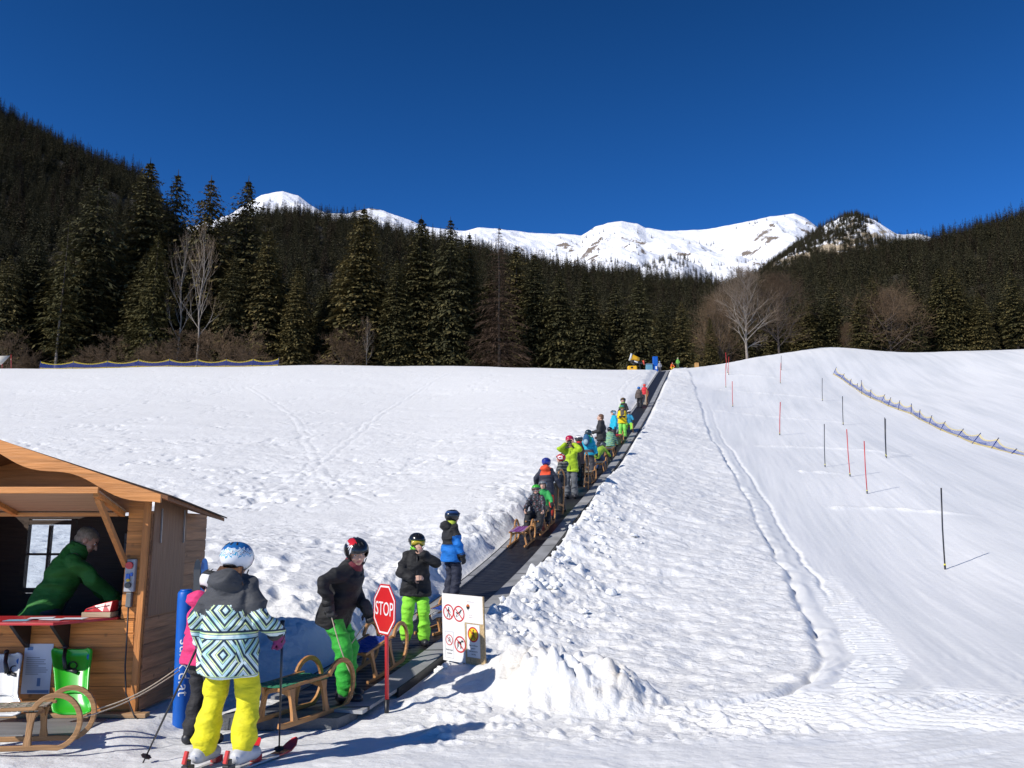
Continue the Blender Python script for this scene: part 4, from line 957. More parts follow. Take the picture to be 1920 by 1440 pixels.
def make_lift():
    r = empty('conveyor_lift', (belt_x(8), 8, 0), 0, 'black conveyor belt lift with grey side panels running straight up the slope', 'ski lift')
    ys = np.arange(7.9, 83.01, .12)
    nx = Vector((1, -BB, 0)).normalized()
    def strip(d0, d1, y0, y1, up, th, mt, name, dy=None, parent=None):
        mb = MB(); rings = []
        for Y in ys:
            if Y < y0 or Y > y1: continue
            c = Vector((belt_x(Y), Y, float(belt_z(Y)) + up))
            rings.append([c + nx * d0, c + nx * d1, c + nx * d1 - Vector((0, 0, th)), c + nx * d0 - Vector((0, 0, th))])
        mb.loft(rings, sm=False); return wbuild(mb, name, mt, r, parent, False)
    m = bpy.data.materials.new('rubber_belt'); t, b = nodes_of(m); N = t.nodes; L = t.links
    tc = N.new('ShaderNodeTexCoord')
    wv = N.new('ShaderNodeTexWave'); wv.bands_direction = 'Y'; wv.inputs['Scale'].default_value = 2.4; wv.inputs['Distortion'].default_value = .4; L.new(tc.outputs['Object'], wv.inputs['Vector'])
    nz = N.new('ShaderNodeTexNoise'); nz.inputs['Scale'].default_value = 7; nz.inputs['Detail'].default_value = 5; L.new(tc.outputs['Object'], nz.inputs['Vector'])
    bp = N.new('ShaderNodeBump'); bp.inputs['Strength'].default_value = .5; bp.inputs['Distance'].default_value = .012; L.new(wv.outputs['Fac'], bp.inputs['Height']); L.new(bp.outputs[0], b.inputs['Normal'])
    rp = N.new('ShaderNodeValToRGB'); rp.color_ramp.elements[0].position = .35; rp.color_ramp.elements[1].position = .8
    rp.color_ramp.elements[0].color = (.008, .008, .010, 1); rp.color_ramp.elements[1].color = (.030, .032, .036, 1); L.new(nz.outputs[0], rp.inputs[0]); L.new(rp.outputs[0], b.inputs['Base Color'])
    r2 = N.new('ShaderNodeMapRange'); L.new(nz.outputs[0], r2.inputs[0]); r2.inputs[3].default_value = .35; r2.inputs[4].default_value = .62; L.new(r2.outputs[0], b.inputs['Roughness'])
    strip(-.335, .335, 7.9, 83, .0, .05, m, 'belt')
    g = bpy.data.materials.new('grey_panel'); t, b = nodes_of(g); N = t.nodes; L = t.links
    tc = N.new('ShaderNodeTexCoord'); sx = N.new('ShaderNodeSeparateXYZ'); L.new(tc.outputs['Object'], sx.inputs[0])
    fr = N.new('ShaderNodeMath'); fr.operation = 'FRACT'; dv = N.new('ShaderNodeMath'); dv.operation = 'DIVIDE'; L.new(sx.outputs[1], dv.inputs[0]); dv.inputs[1].default_value = 2.4; L.new(dv.outputs[0], fr.inputs[0])
    lt = N.new('ShaderNodeMath'); lt.operation = 'LESS_THAN'; L.new(fr.outputs[0], lt.inputs[0]); lt.inputs[1].default_value = .02
    nz = N.new('ShaderNodeTexNoise'); nz.inputs['Scale'].default_value = 2.5; nz.inputs['Detail'].default_value = 6; L.new(tc.outputs['Object'], nz.inputs['Vector'])
    rp = N.new('ShaderNodeValToRGB'); rp.color_ramp.elements[0].position = .3; rp.color_ramp.elements[1].position = .7
    rp.color_ramp.elements[0].color = (.22, .22, .215, 1); rp.color_ramp.elements[1].color = (.38, .38, .38, 1); L.new(nz.outputs[0], rp.inputs[0])
    mx = N.new('ShaderNodeMix'); mx.data_type = 'RGBA'; L.new(lt.outputs[0], mx.inputs[0]); L.new(rp.outputs[0], mx.inputs[6]); mx.inputs[7].default_value = (.05, .05, .05, 1)
    L.new(mx.outputs[2], b.inputs['Base Color']); b.inputs['Roughness'].default_value = .6
    for d0, d1 in ((-.46, -.345), (.345, .62)):
        o = strip(d0, d1, 8.3 if d0 < 0 else 8.0, 83, .025, .03, g, 'side_panel')
        e = strip(d0 - .018 if d0 < 0 else d1 + .002, d0 - .002 if d0 < 0 else d1 + .020, 8.8, 83, .03, .12, mat('black_skirt', (.015, .015, .016), .6), 'edge_strip', parent=o)
    c = MB()
    def mp_(x, Y): return Vector((x, Y, gz(x, Y) + .012))
    c.loft([[Vector((x0, Y, max(.03, float(belt_z(Y))) + .004)), Vector((x1, Y, max(.03, float(belt_z(Y))) + .004)), Vector((x1, Y, -.05)), Vector((x0, Y, -.05))] for x0, x1, Y in ((-2.55, -1.50, 7.72), (-2.52, -1.42, 7.9), (-2.46, -1.38, 8.0))], sm=False)
    wbuild(c, 'entry_mat', mat('grey_mat', (.13, .135, .14), .7, .2, 12, .3, 60), r, None, False)
    return r

def stop_sign():
    base = at(725, 1334, 8.16); x, Y = base.x, base.y
    r = empty('stop_sign', base, 0, 'red octagonal stop sign on a red pole at the bottom of the lift', 'sign')
    px = MB(); top = at(709.5, 1096, Y); top = Vector((x - .03, Y, top.z))
    px.tube([base + Vector((0, 0, .10)), top], .019, 12); wbuild(px, 'pole', gloss('red_pole', (.55, .025, .03), .35), r, None, True)
    b = MB(); b.tube([base - Vector((0, 0, .1)), base + Vector((0, 0, .105))], .021, 12); wbuild(b, 'pole_foot', DARK, r, None, True)
    n = Vector((-.83, -.56, 0)).normalized(); ux = Vector((-n.y * -1, n.x * -1, 0)); ux = Vector((0, 0, 1)).cross(n).normalized(); uz = Vector((0, 0, 1))
    c = at(711, 1142.5, Y); c = Vector((x - .022, Y, c.z)) + n * .026
    R8 = .247
    oc = lambda k: [(k * R8 * math.cos(R(22.5 + 45 * i)), k * R8 * math.sin(R(22.5 + 45 * i))) for i in range(8)]
    p = MB(); p.prism(oc(1.0), c, ux, uz, .004); pl = wbuild(p, 'plate', gloss('sign_red', (.60, .018, .022), .45), r)
    w_ = MB(); o_ = oc(.94); i_ = oc(.87); vs = [c + n * .001 + ux * a + uz * q for a, q in o_ + i_]
    w_.add(vs, [(i, (i + 1) % 8, 8 + (i + 1) % 8, 8 + i) for i in range(8)]); wm = mat('sign_white', (.80, .80, .80), .5, .03)
    wbuild(w_, 'border', wm, r, pl)
    place_text('STOP', .175, frame_matrix(c + n * .0015, ux, uz), 'lettering', wm, pl, r, .90)
    return r

def info_board():
    Y = 9.45; base = at(867, 1259, Y)
    r = empty('notice_board', base, 0, 'white prohibition board with red circles on a wooden post in the snow heap', 'sign')
    c0 = at(868, 1179, Y - .06)
    n = Vector((-.66, -.75, 0)).normalized(); ux = Vector((0, 0, 1)).cross(n).normalized(); uz = (Vector((0, 0, 1)) + n * .02 - ux * .035).normalized(); ux = (ux + Vector((0, 0, -.02))).normalized()
    n = ux.cross(uz).normalized()
    pxm = Y / FPX / 1.02
    W = .62; Hh = 121 * pxm
    po = MB(); po.beam(base - Vector((0, 0, .45)), Vector((base.x, base.y, c0.z - Hh * .3)), .05, .035, n); wbuild(po, 'post', wood('post_wood', (.50, .33, .16), 'z'), r, None, False, .003)
    c = c0
    def Q(u, v, k=0.0): return c + ux * ((u - .5) * W) + uz * ((.5 - v) * Hh) + n * k
    bd = MB(); bd.prism([(-W / 2, -Hh / 2), (W / 2, -Hh / 2), (W / 2, Hh / 2), (-W / 2, Hh / 2)], c, ux, uz, .018)
    board = wbuild(bd, 'board', mat('chipboard', (.50, .36, .19), .8, .3, 60), r)
    wm = mat('paper_white', (.80, .80, .79), .6, .03); red = mat('sign_red_flat', (.58, .03, .03), .6, .04); blk = mat('sign_black', (.015, .015, .015), .6); yel = mat('sign_yellow', (.75, .55, .02), .6); gry = mat('sign_grey', (.22, .22, .23), .6)
    def rect(name, u0, v0, u1, v1, k, m, parent=board):
        b = MB(); b.prism([(0, 0), ((u1 - u0) * W, 0), ((u1 - u0) * W, (v1 - v0) * Hh), (0, (v1 - v0) * Hh)], Q(u0, v1, k), ux, uz, .0012, 0); return wbuild(b, name, m, r, parent)
    rect('sheet', 0, 0, .545, 1.0, .0014, wm); rect('sheet', .547, 0, .98, .40, .0014, wm); rect('sheet', .59, .415, .90, .90, .0014, wm)
    def disc(b, u, v, rad, k, m, n_=36, sq=1.0, u_r=0): b.add([Q(u, v, k) + ux * (rad * math.cos(2 * math.pi * i / n_)) + uz * (rad * math.sin(2 * math.pi * i / n_)) for i in range(n_)], [tuple(range(n_))], m)
    def ringm(b, u, v, r1, r0, k, m, n_=36):
        vs = [Q(u, v, k) + ux * (q * math.cos(2 * math.pi * i / n_)) + uz * (q * math.sin(2 * math.pi * i / n_)) for q in (r1, r0) for i in range(n_)]
        b.add(vs, [(i, (i + 1) % n_, n_ + (i + 1) % n_, n_ + i) for i in range(n_)], m)
    def stroke(b, u, v, pts, wd, k, m):
        pts = [Vector((a, q, 0)) for a, q in pts]
        for p, q in zip(pts, pts[1:]):
            d = (q - p); 
            if d.length < 1e-6: continue
            d.normalize(); nn = Vector((-d.y, d.x, 0)) * wd / 2; p2 = p - d * wd * .2; q2 = q + d * wd * .2
            b.add([Q(u, v, k) + ux * z.x + uz * z.y for z in (p2 - nn, q2 - nn, q2 + nn, p2 + nn)], [(0, 1, 2, 3)], m)
    def prohib(u, v, rad, pict, fill=0):
        b = MB(); disc(b, u, v, rad * .95, .0020, 3 if fill else 0); pict(b, u, v, rad)
        ringm(b, u, v, rad, rad * .82, .0030, 1); stroke(b, u, v, [(-rad * .62, rad * .62), (rad * .62, -rad * .62)], rad * .14, .0032, 1)
        wbuild(b, 'prohibition_symbol', [wm, red, blk, yel], r, board)
    def walker(b, u, v, s):
        disc(b, u + .06 * s / W, v - .52 * s / Hh, s * .11, .0024, 2, 14)
        for pts, wd in (([(0, .36), (.0, -.02)], .22), ([(.0, .34), (-.2, .16), (-.34, .06)], .09), ([(.06, .34), (.24, .12), (.34, -.06)], .09), ([(-.03, -.02), (-.14, -.34), (-.30, -.66)], .12), ([(.04, -.02), (.12, -.34), (.20, -.68)], .12)):
            stroke(b, u, v, [(a * s, q * s) for a, q in pts], wd * s, .0024, 2)
    def skier(b, u, v, s):
        disc(b, u - .42 * s / W, v - .10 * s / Hh, s * .11, .0024, 2, 14)
        for pts, wd in (([(-.30, .0), (.12, .18), (.46, .50)], .20), ([(-.30, -.02), (-.42, -.28), (-.52, -.40)], .10), ([(-.40, -.48), (.42, .22)], .05), ([(-.10, .05), (.05, -.15)], .09)):
            stroke(b, u, v, [(a * s, q * s) for a, q in pts], wd * s, .0024, 2)
    def dog(b, u, v, s):
        for pts, wd in (([(-.34, .30), (.10, .16)], .26), ([(-.36, .34), (-.44, .52)], .07), ([(-.40, .24), (-.44, -.52)], .11), ([(-.30, .20), (-.26, -.30)], .10), ([(.10, .16), (.06, -.50)], .11), ([(.16, .14), (.22, -.46)], .09), ([(.12, .20), (.34, .44)], .16), ([(.30, .44), (.56, .34)], .20), ([(.36, .58), (.42, .40)], .09)):
            stroke(b, u, v, [(a * s, q * s) for a, q in pts], wd * s, .0024, 2)
    def pram(b, u, v, s):
        for pts, wd in (([(-.05, .30), (.0, -.05), (-.25, -.2)], .14), ([(.05, .10), (.40, .0), (.30, -.38)], .07), ([(.3, .35), (.15, -.05)], .06), ([(-.25, -.2), (-.38, -.45)], .08), ([(0, -.05), (.15, -.42)], .08)):
            stroke(b, u, v, [(a * s, q * s) for a, q in pts], wd * s, .0024, 2)
        disc(b, u + .02 * s / W, v - .42 * s / Hh, s * .11, .0024, 2, 14)
    prohib(.160, .275, .082, walker); prohib(.415, .285, .084, skier); prohib(.425, .735, .086, dog)
    rect('sheet', .06, .565, .27, .955, .0022, wm); 
    fr = MB()
    def frame(u0, v0, u1, v1, k, t=.0022):
        for a, b_, c_, d_ in ((u0, v0, u1, v0 + t / Hh), (u0, v1 - t / Hh, u1, v1), (u0, v0, u0 + t / W, v1), (u1 - t / W, v0, u1, v1)):
            fr.add([Q(a, d_, k), Q(c_, d_, k), Q(c_, b_, k), Q(a, b_, k)], [(0, 1, 2, 3)], 0)
    frame(.06, .565, .27, .955, .0032); frame(.59, .415, .90, .90, .0034); wbuild(fr, 'frame_line', gry, r, board)
    def pr2(u, v, rad):
        b = MB(); disc(b, u, v, rad * .95, .0034, 0)
        m0 = MB(); pram(m0, u, v, rad); 
        b.add([Vector(q) + n * .0014 for q in m0.V], m0.F, 2)
        ringm(b, u, v, rad, rad * .84, .0044, 1); stroke(b, u, v, [(-rad * .62, rad * .62), (rad * .62, -rad * .62)], rad * .12, .0046, 1)
        wbuild(b, 'prohibition_symbol', [wm, red, blk, yel], r, board)
    pr2(.165, .69, .056); prohib(.742, .565, .078, walker, 1)
    def tx(s, u, v, size, m, sx=1.0): place_text(s, size, frame_matrix(Q(u, v, .0040), ux, uz), 'lettering', m, board, r, sx, .0003)
    tx('Kinderwagen', .165, .835, .024, gry, .85); tx('verboten', .165, .885, .024, gry, .85)
    for i, s in enumerate(('Piste für Fußgänger', 'gesperrt', 'Bitte benutzen Sie', 'den Weg')): tx(s, .742, .725 + .042 * i, .0185, blk, .9)
    for s, v in (('Betreten auf eigene Gefahr', .09), ('Eltern haften', .285), ('für ihre Kinder', .32)): tx(s, .70, v, .0105, mat('sign_pale_red', (.55, .35, .33), .6), .9)
    lg = MB(); disc(lg, .640, .165, .026, .0030, 0, 20); lg.add([Q(.640, .165, .0034) + ux * a + uz * q for a, q in ((-.026, .0), (.026, .004), (.02, -.02), (.004, -.026), (.004, -.045), (-.008, -.026), (-.02, -.018))], [(0, 6, 5, 4, 3, 2, 1)], 1)
    wbuild(lg, 'round_emblem', [mat('emblem_orange', (.62, .16, .04), .6), blk], r, board)
    return r

def blue_post():
    b = ground_at(339, 1360); Y = b.y; t = at(349, 1108, Y)
    r = empty('padded_post', b, 0, 'blue padded post with white lettering beside the girl in pink', 'post')
    m = MB(); d = .072; ax = (Vector((t.x - .0, Y, t.z)) - b)
    m.loft([[b + ax * k + Vector((q * math.cos(2 * math.pi * i / 24), q * math.sin(2 * math.pi * i / 24), 0)) for i in range(24)] for k, q in ((-.06, d), (0, d), (.5, d * 1.01), (.93, d), (.985, d * .96), (1.0, d * .82))])
    pad = wbuild(m, 'padding', mat('blue_vinyl', (.0, .10, .46), .42, .10, 5, .15, 12), r, None, None)
    s = MB(); s.tube([b + ax * .99, b + ax * 1.012], d * .7, 20); wbuild(s, 'cap', mat('blue_vinyl', (.0, .10, .46), .42, .10, 5, .15, 12), r, pad)
    wm = mat('sign_white', (.80, .80, .80), .5, .03)
    me = text_mesh('sunkid.at', .135, 0); v = coords(me)
    # lettering runs downwards and wraps round the padding
    cx = .33; q = np.empty_like(v)
    th = math.atan2(-b.y, -b.x) + .10 + v[:, 1] / d
    along = ax.length * .43 + v[:, 0] * -1.0
    u_ = ax.normalized()
    for i in range(len(v)):
        c = u_ * along[i]; q[i] = (c.x + (d + .0025) * math.cos(th[i]), c.y + (d + .0025) * math.sin(th[i]), c.z)
    set_coords(me, q); me.materials.append(wm); link('lettering', me, pad)
    return r

def ski_pole(label, hand_p, tip, col=(.02, .02, .022)):
    hand_p = Vector(hand_p); tip = Vector(tip); d = (tip - hand_p).normalized()
    r = empty('ski_pole', tip, 0, label, 'ski pole', 'ski poles held by the girl')
    s = MB(); s.tube([hand_p, hand_p.lerp(tip, .6), tip], [.009, .008, .0055], 10); wbuild(s, 'shaft', gloss('pole_shaft', col, .3), r, None, True)
    g = MB(); g.tube([hand_p - d * .08, hand_p - d * .03, hand_p + d * .04, hand_p + d * .06], [.017, .014, .016, .011], 10); wbuild(g, 'grip', DARK, r, None, True)
    b = MB(); c = tip - d * .06; x = d.orthogonal().normalized(); y = d.cross(x)
    b.loft([[c + d * o + (x * math.cos(2 * math.pi * i / 16) + y * math.sin(2 * math.pi * i / 16)) * rr * (1 if i % 2 else .85) for i in range(16)] for o, rr in ((0, .012), (.006, .040), (.012, .038), (.010, .012))]); wbuild(b, 'basket', DARK, r, None, False)
    st = MB(); a = hand_p - d * .05; st.tube([a, a + Vector((.03, -.02, -.05)), a + Vector((.01, -.03, -.12)), a + Vector((-.01, 0, -.04)), a], .006, 5); wbuild(st, 'strap', DARK, r, None, True)
    return r
def ski(label, boot, dirv, L0=.62, L1=.62):
    d = Vector(dirv).normalized(); x = d.cross(Vector((0, 0, 1))).normalized(); b = Vector(boot)
    r = empty('ski', b, 0, label, 'ski', 'skis worn by the girl')
    m = MB(); rings = []
    for s, w, z in ((-L0, .034, .012), (-L0 * .5, .038, .0), (0, .033, 0), (L1 * .6, .042, 0), (L1 * .82, .050, .006), (L1 * .93, .047, .035), (L1, .026, .060), (L1 * 1.02, .008, .068)):
        c = b + d * s + Vector((0, 0, z + .010)); rings.append([c + x * w, c - x * w, c - x * w - Vector((0, 0, .011)), c + x * w - Vector((0, 0, .011))])
    m.loft(rings[:4], 0, True, sm=False); m.loft(rings[3:], 1, True, sm=False)
    wbuild(m, 'ski_blade', [gloss('ski_white', (.62, .62, .60), .25), gloss('ski_red', (.62, .03, .03), .25)], r, None, False)
    for s, col, nm in ((-.135, (.015, .015, .015), 'heel_binding'), (.155, (.5, .03, .02), 'toe_binding')):
        q = MB(); c = b + d * s + Vector((0, 0, .035)); fr = Matrix((x, d, Vector((0, 0, 1)))).transposed()
        q.box(c, (.055, .075, .045), fr); q.box(c + Vector((0, 0, .035)) - d * .012, (.042, .04, .05), fr)
        o = wbuild(q, nm, gloss('binding', col, .3), r, None, False, .006)
        if nm == 'heel_binding':
            k = MB(); k.box(c + Vector((0, 0, .075)) - d * .03, (.030, .022, .085), fr @ Matrix.Rotation(-.3, 3, 'X')); wbuild(k, 'lever', gloss('binding_red', (.6, .04, .02), .3), r, o, False, .005)
    return r

def slalom():
    lab = ['nearest black slalom pole alone at the lower right of the piste', 'lowest of the red slalom poles, just right of another red one', 'second lowest red slalom pole, left of the lowest red one', 'black slalom pole left of the two lowest red poles',
           'taller-looking of a pair of black slalom poles standing close together', 'second of a pair of black slalom poles standing close together, slightly right', 'red slalom pole in the middle of the piste, above the lone left black pole', 'thin black slalom pole above the close pair of black poles',
           'uppermost single black slalom pole near the netting fence', 'red slalom pole nearest the rutted left edge of the piste', 'long red slalom pole high up at the left, in front of two others', 'short red slalom pole at the upper left, right of its neighbours',
           'red slalom pole at the upper left against the dark forest', 'red slalom pole high up at the centre of the piste', 'distant black slalom pole on the crest against the trees']
    for i, (u, v, ut, vt, c) in enumerate(POLES):
        b = ground_at(u, v); t = at(ut, vt, b.y); t.x = b.x + (t.x - b.x) * .8; t.y = b.y - .02
        r = empty('slalom_pole', b, 0, lab[i], 'slalom pole', 'slalom poles on the piste')
        d = t - b; rad = .0165 if b.y < 40 else .022
        k = b.lerp(t, .5) + Vector((-.012, 0, 0))
        s = MB(); s.tube([b + d * .07, b.lerp(t, .3) + Vector((-.008, 0, 0)), k, t], rad, 10); wbuild(s, 'shaft', gloss('pole_red', (.50, .03, .03), .4) if c == 'red' else gloss('pole_black', (.02, .02, .024), .4), r, None, True)
        s = MB(); s.tube([b - Vector((0, 0, .15)), b + d * .05], rad * 1.25, 10); wbuild(s, 'base', DARK, r, None, True)
        s = MB(); s.tube([b + d * .05, b + d * .068], rad * 1.3, 10); wbuild(s, 'yellow_band', mat('pole_yellow', (.75, .65, .05), .5), r, None, True)

def net_material():
    m = bpy.data.materials.new('safety_net'); t, b = nodes_of(m); N = t.nodes; L = t.links
    uv = N.new('ShaderNodeUVMap'); sx = N.new('ShaderNodeSeparateXYZ'); L.new(uv.outputs[0], sx.inputs[0])
    r = N.new('ShaderNodeValToRGB'); r.color_ramp.interpolation = 'CONSTANT'; e = r.color_ramp.elements
    e[0].position = 0; e[0].color = (.62, .45, .05, 1); e[1].position = .22; e[1].color = (.012, .045, .27, 1)
    q = e.new(.80); q.color = (.62, .47, .05, 1)
    L.new(sx.outputs[1], r.inputs[0]); L.new(r.outputs[0], b.inputs['Base Color']); b.inputs['Roughness'].default_value = .8
    ck = N.new('ShaderNodeTexVoronoi'); ck.feature = 'DISTANCE_TO_EDGE'; ck.inputs['Scale'].default_value = 1.0; ck.inputs['Randomness'].default_value = .35
    mp = N.new('ShaderNodeMapping'); mp.inputs['Scale'].default_value = (16, 14, 1); L.new(uv.outputs[0], mp.inputs[0]); L.new(mp.outputs[0], ck.inputs['Vector'])
    g = N.new('ShaderNodeMath'); g.operation = 'LESS_THAN'; L.new(ck.outputs['Distance'], g.inputs[0]); g.inputs[1].default_value = .14
    L.new(g.outputs[0], b.inputs['Alpha'])
    return m
def net_fence(label, pts, sag=.30):
    """pts: (base, top) of each post"""
    r = empty('net_fence', pts[0][0], 0, label, 'fence')
    pm = gloss('post_blue', (.01, .03, .16), .5)
    vs = []; uv = []; fs = []
    for i in range(len(pts) - 1):
        (b0, t0), (b1, t1) = pts[i], pts[i + 1]; n = 8; o = len(vs)
        for k in range(n + 1):
            f = k / n; s = sag * 4 * f * (1 - f)
            lo = b0.lerp(b1, f); lo.z = max(lo.z, gz(lo.x, lo.y) - .03); hi = t0.lerp(t1, f)
            hi = hi.lerp(lo, s)
            for g in range(5): vs.append(lo.lerp(hi, g / 4)); uv.append((i * (b1 - b0).length + f * (b1 - b0).length, g / 4))
        fs += [(o + k * 5 + g, o + (k + 1) * 5 + g, o + (k + 1) * 5 + g + 1, o + k * 5 + g + 1) for k in range(n) for g in range(4)]
    mb = MB(); mb.add(vs, fs); o = wbuild(mb, 'net', net_material(), r, None, False)
    ul = o.data.uv_layers.new(name='UVMap')
    for l in o.data.loops: ul.data[l.index].uv = uv[l.vertex_index]
    for b, t in pts:
        m = MB(); d = (t - b); m.tube([b - d.normalized() * .2, t + d * .06], .026, 6); wbuild(m, 'post', pm, r, None, True)
    return r
def fences():
    L = [(74, 690, 76, 672), (136, 689, 138, 671), (200, 688, 201, 672), (258, 687, 260, 671), (316, 688, 319, 672), (369, 688, 370, 672), (423, 687, 424, 672), (473, 687, 474, 672), (521, 686, 521, 672)]
    pts = []
    for u, v, ut, vt in L:
        Y = 90.0; b = at(u, 691, Y); b.z = gz(b.x, Y); t = Vector((b.x + .05, Y, b.z + .88)); pts.append((b, t))
    net_fence('blue and yellow safety net fence along the crest in front of the trees', pts, .36)
    base = [(1562, 702), (1577, 711), (1593, 723), (1606, 731), (1616, 739), (1632, 747), (1652, 755), (1665, 762), (1684, 769), (1708, 777), (1723, 787), (1742, 796), (1763, 807), (1795, 819), (1823, 832), (1859, 841), (1897, 851), (1935, 858), (1975, 868)]
    tops = [(1568, 689), (1583, 701), (1596, 711), (1608, 719), (1615, 714), (1633, 731), (1659, 740), (1670, 746), (1687, 752), (1709, 758), (1725, 769), (1747, 780), (1772, 791), (1806, 805), (1838, 813), (1872, 822), (1906, 842), (1945, 845), (1986, 850)]
    pts = []
    for (u, v), (a, c) in zip(base, tops):
        b = ground_at(u, v); t = at(a, c, b.y + .1); b.z = gz(b.x, b.y); pts.append((b, t))
    net_fence('blue and yellow safety net fence running down the right side of the piste', pts, .38)

def crest_things():
    Y = 85.5
    def P(u, v): return at(u, v, Y)
    g = P(1187, 697); r = empty('snow_cannon', (g.x, Y, gz(g.x, Y)), 0, 'yellow and white snow cannon on the crest left of the lift top', 'snow cannon')
    yl = gloss('cannon_yellow', (.80, .42, .01), .4); wh = gloss('cannon_white', (.65, .66, .66), .4)
    def loc(u, v): p = P(u, v); return p
    b = MB(); c = loc(1185, 691.5); b.box((c.x, Y, c.z), (.98, .8, .52)); wbuild(b, 'base_box', yl, r, None, False, .12)
    b = MB(); c = loc(1184, 690.5); b.box((c.x, Y - .405, c.z), (.22, .02, .18)); wbuild(b, 'control_panel', DARK, r)
    for u in (1176, 1203):
        b = MB(); p = loc(u, 698); q = loc(u - (1 if u < 1190 else 4), 683); b.beam(p - Vector((0, 0, .3)), q, .07, .07); wbuild(b, 'support', DARK, r)
    b = MB(); b.tube([loc(1188, 688), loc(1189, 674)], .11, 10); b.beam(loc(1183, 679), loc(1205, 681), .14, .12); b.ell(loc(1186, 677), (.22, .22, .2)); b.ell(loc(1197, 679), (.2, .2, .18)); wbuild(b, 'mount', DARK, r)
    p, q = loc(1180.5, 669), loc(1199, 674.5); ax = (q - p).normalized()
    b = MB(); b.tube([p + ax * .15, p + ax * .25, p.lerp(q, .6), q], [.36, .34, .27, .22], 20); wbuild(b, 'barrel', yl, r, None, True)
    b = MB(); b.tube([p, p + ax * .06, p + ax * .18], [.38, .40, .39], 20); wbuild(b, 'nozzle_ring', wh, r, None, True)
    b = MB(); b.tube([p - ax * .012, p + ax * .01], .30, 20); wbuild(b, 'fan', DARK, r, None, False)
    b = MB(); b.beam(loc(1184, 676), loc(1196, 680), .3, .12); wbuild(b, 'housing', wh, r)
    b = MB(); b.tube([loc(1206, 676), loc(1208, 684)], [.11, .07], 8); wbuild(b, 'red_flag', gloss('flag_red', (.6, .06, .03)), r)
    g = P(1228, 692); r = empty('padded_board', (g.x, Y, gz(g.x, Y)), 0, 'tall blue padded board standing at the top of the lift', 'padding')
    b = MB(); p = P(1224, 693.5); q = P(1233, 668.5); b.box(((p.x + q.x) / 2, Y, (p.z + q.z) / 2 - .1), (q.x - p.x, .25, q.z - p.z + .2)); wbuild(b, 'padding', mat('blue_vinyl_far', (.0, .09, .42), .5), r, None, False, .05)
    b = MB(); c = P(1230, 690); b.box((c.x, Y - .131, c.z), (.16, .01, .3)); wbuild(b, 'white_label', mat('sign_white', (.80, .80, .80), .5, .03), r)
    g = P(1216, 694); r = empty('drive_box', (g.x, Y - .2, gz(g.x, Y - .2)), 0, 'pale blue metal box between the snow cannon and the blue padded board', 'box')
    b = MB(); p = P(1211, 695); q = P(1223, 684); b.box(((p.x + q.x) / 2, Y, (p.z + q.z) / 2 - .1), (q.x - p.x, .5, q.z - p.z + .2)); wbuild(b, 'cabinet', mat('pale_blue_metal', (.12, .28, .38), .5), r, None, False, .03)
    b = MB(); p = P(1211, 684); q = P(1223, 683.4); b.box(((p.x + q.x) / 2, Y, q.z + .02), (q.x - p.x + .06, .56, .05)); wbuild(b, 'lid', STEEL, r)
    Y2 = 90; p = at(1303, 690, Y2); q = at(1309.5, 680.5, Y2); r = empty('wooden_crate', ((p.x + q.x) / 2, Y2, p.z - .1), 0, 'small wooden box on the crest beside the snow pile', 'crate')
    b = MB()
    for k in range(5): b.box((p.x + (q.x - p.x) * (k + .5) / 5, Y2, (p.z + q.z) / 2 - .05), ((q.x - p.x) / 5 - .008, .36, q.z - p.z + .1))
    wbuild(b, 'boards', wood('crate_wood', (.55, .30, .10), 'z'), r)
    b = MB(); b.box(((p.x + q.x) / 2, Y2 - .19, q.z - .08), (q.x - p.x, .02, .07)); wbuild(b, 'batten', wood('crate_wood', (.50, .27, .09), 'x'), r)
    Y3 = 91; p = at(1, 690, Y3); r = empty('tarpaulin', (p.x, Y3, gz(p.x, Y3)), 0, 'pale tarpaulin stretched between poles at the far left of the crest', 'tarpaulin')
    b = MB(); A, B, C_, D_ = at(-25, 668, Y3), at(19, 667, Y3), at(3, 684, Y3), at(-45, 684, Y3 - .4)
    b.loft([[A.lerp(B, f) for f in (0, .5, 1)], [D_.lerp(C_, f) for f in (0, .5, 1)]], cap=False, closed=False); o = wbuild(b, 'sheet', mat('tarpaulin_cloth', (.62, .57, .48), .8), r); sl = o.modifiers.new('s', 'SOLIDIFY'); sl.thickness = .03
    for u, v0, v1, c in ((21, 690, 665, (.35, .05, .04)), (4, 691, 683, (.35, .05, .04))):
        b = MB(); b.tube([at(u, v0 + 3, Y3), at(u, v1, Y3)], .05, 6); wbuild(b, 'pole', gloss('tent_pole', c), r)
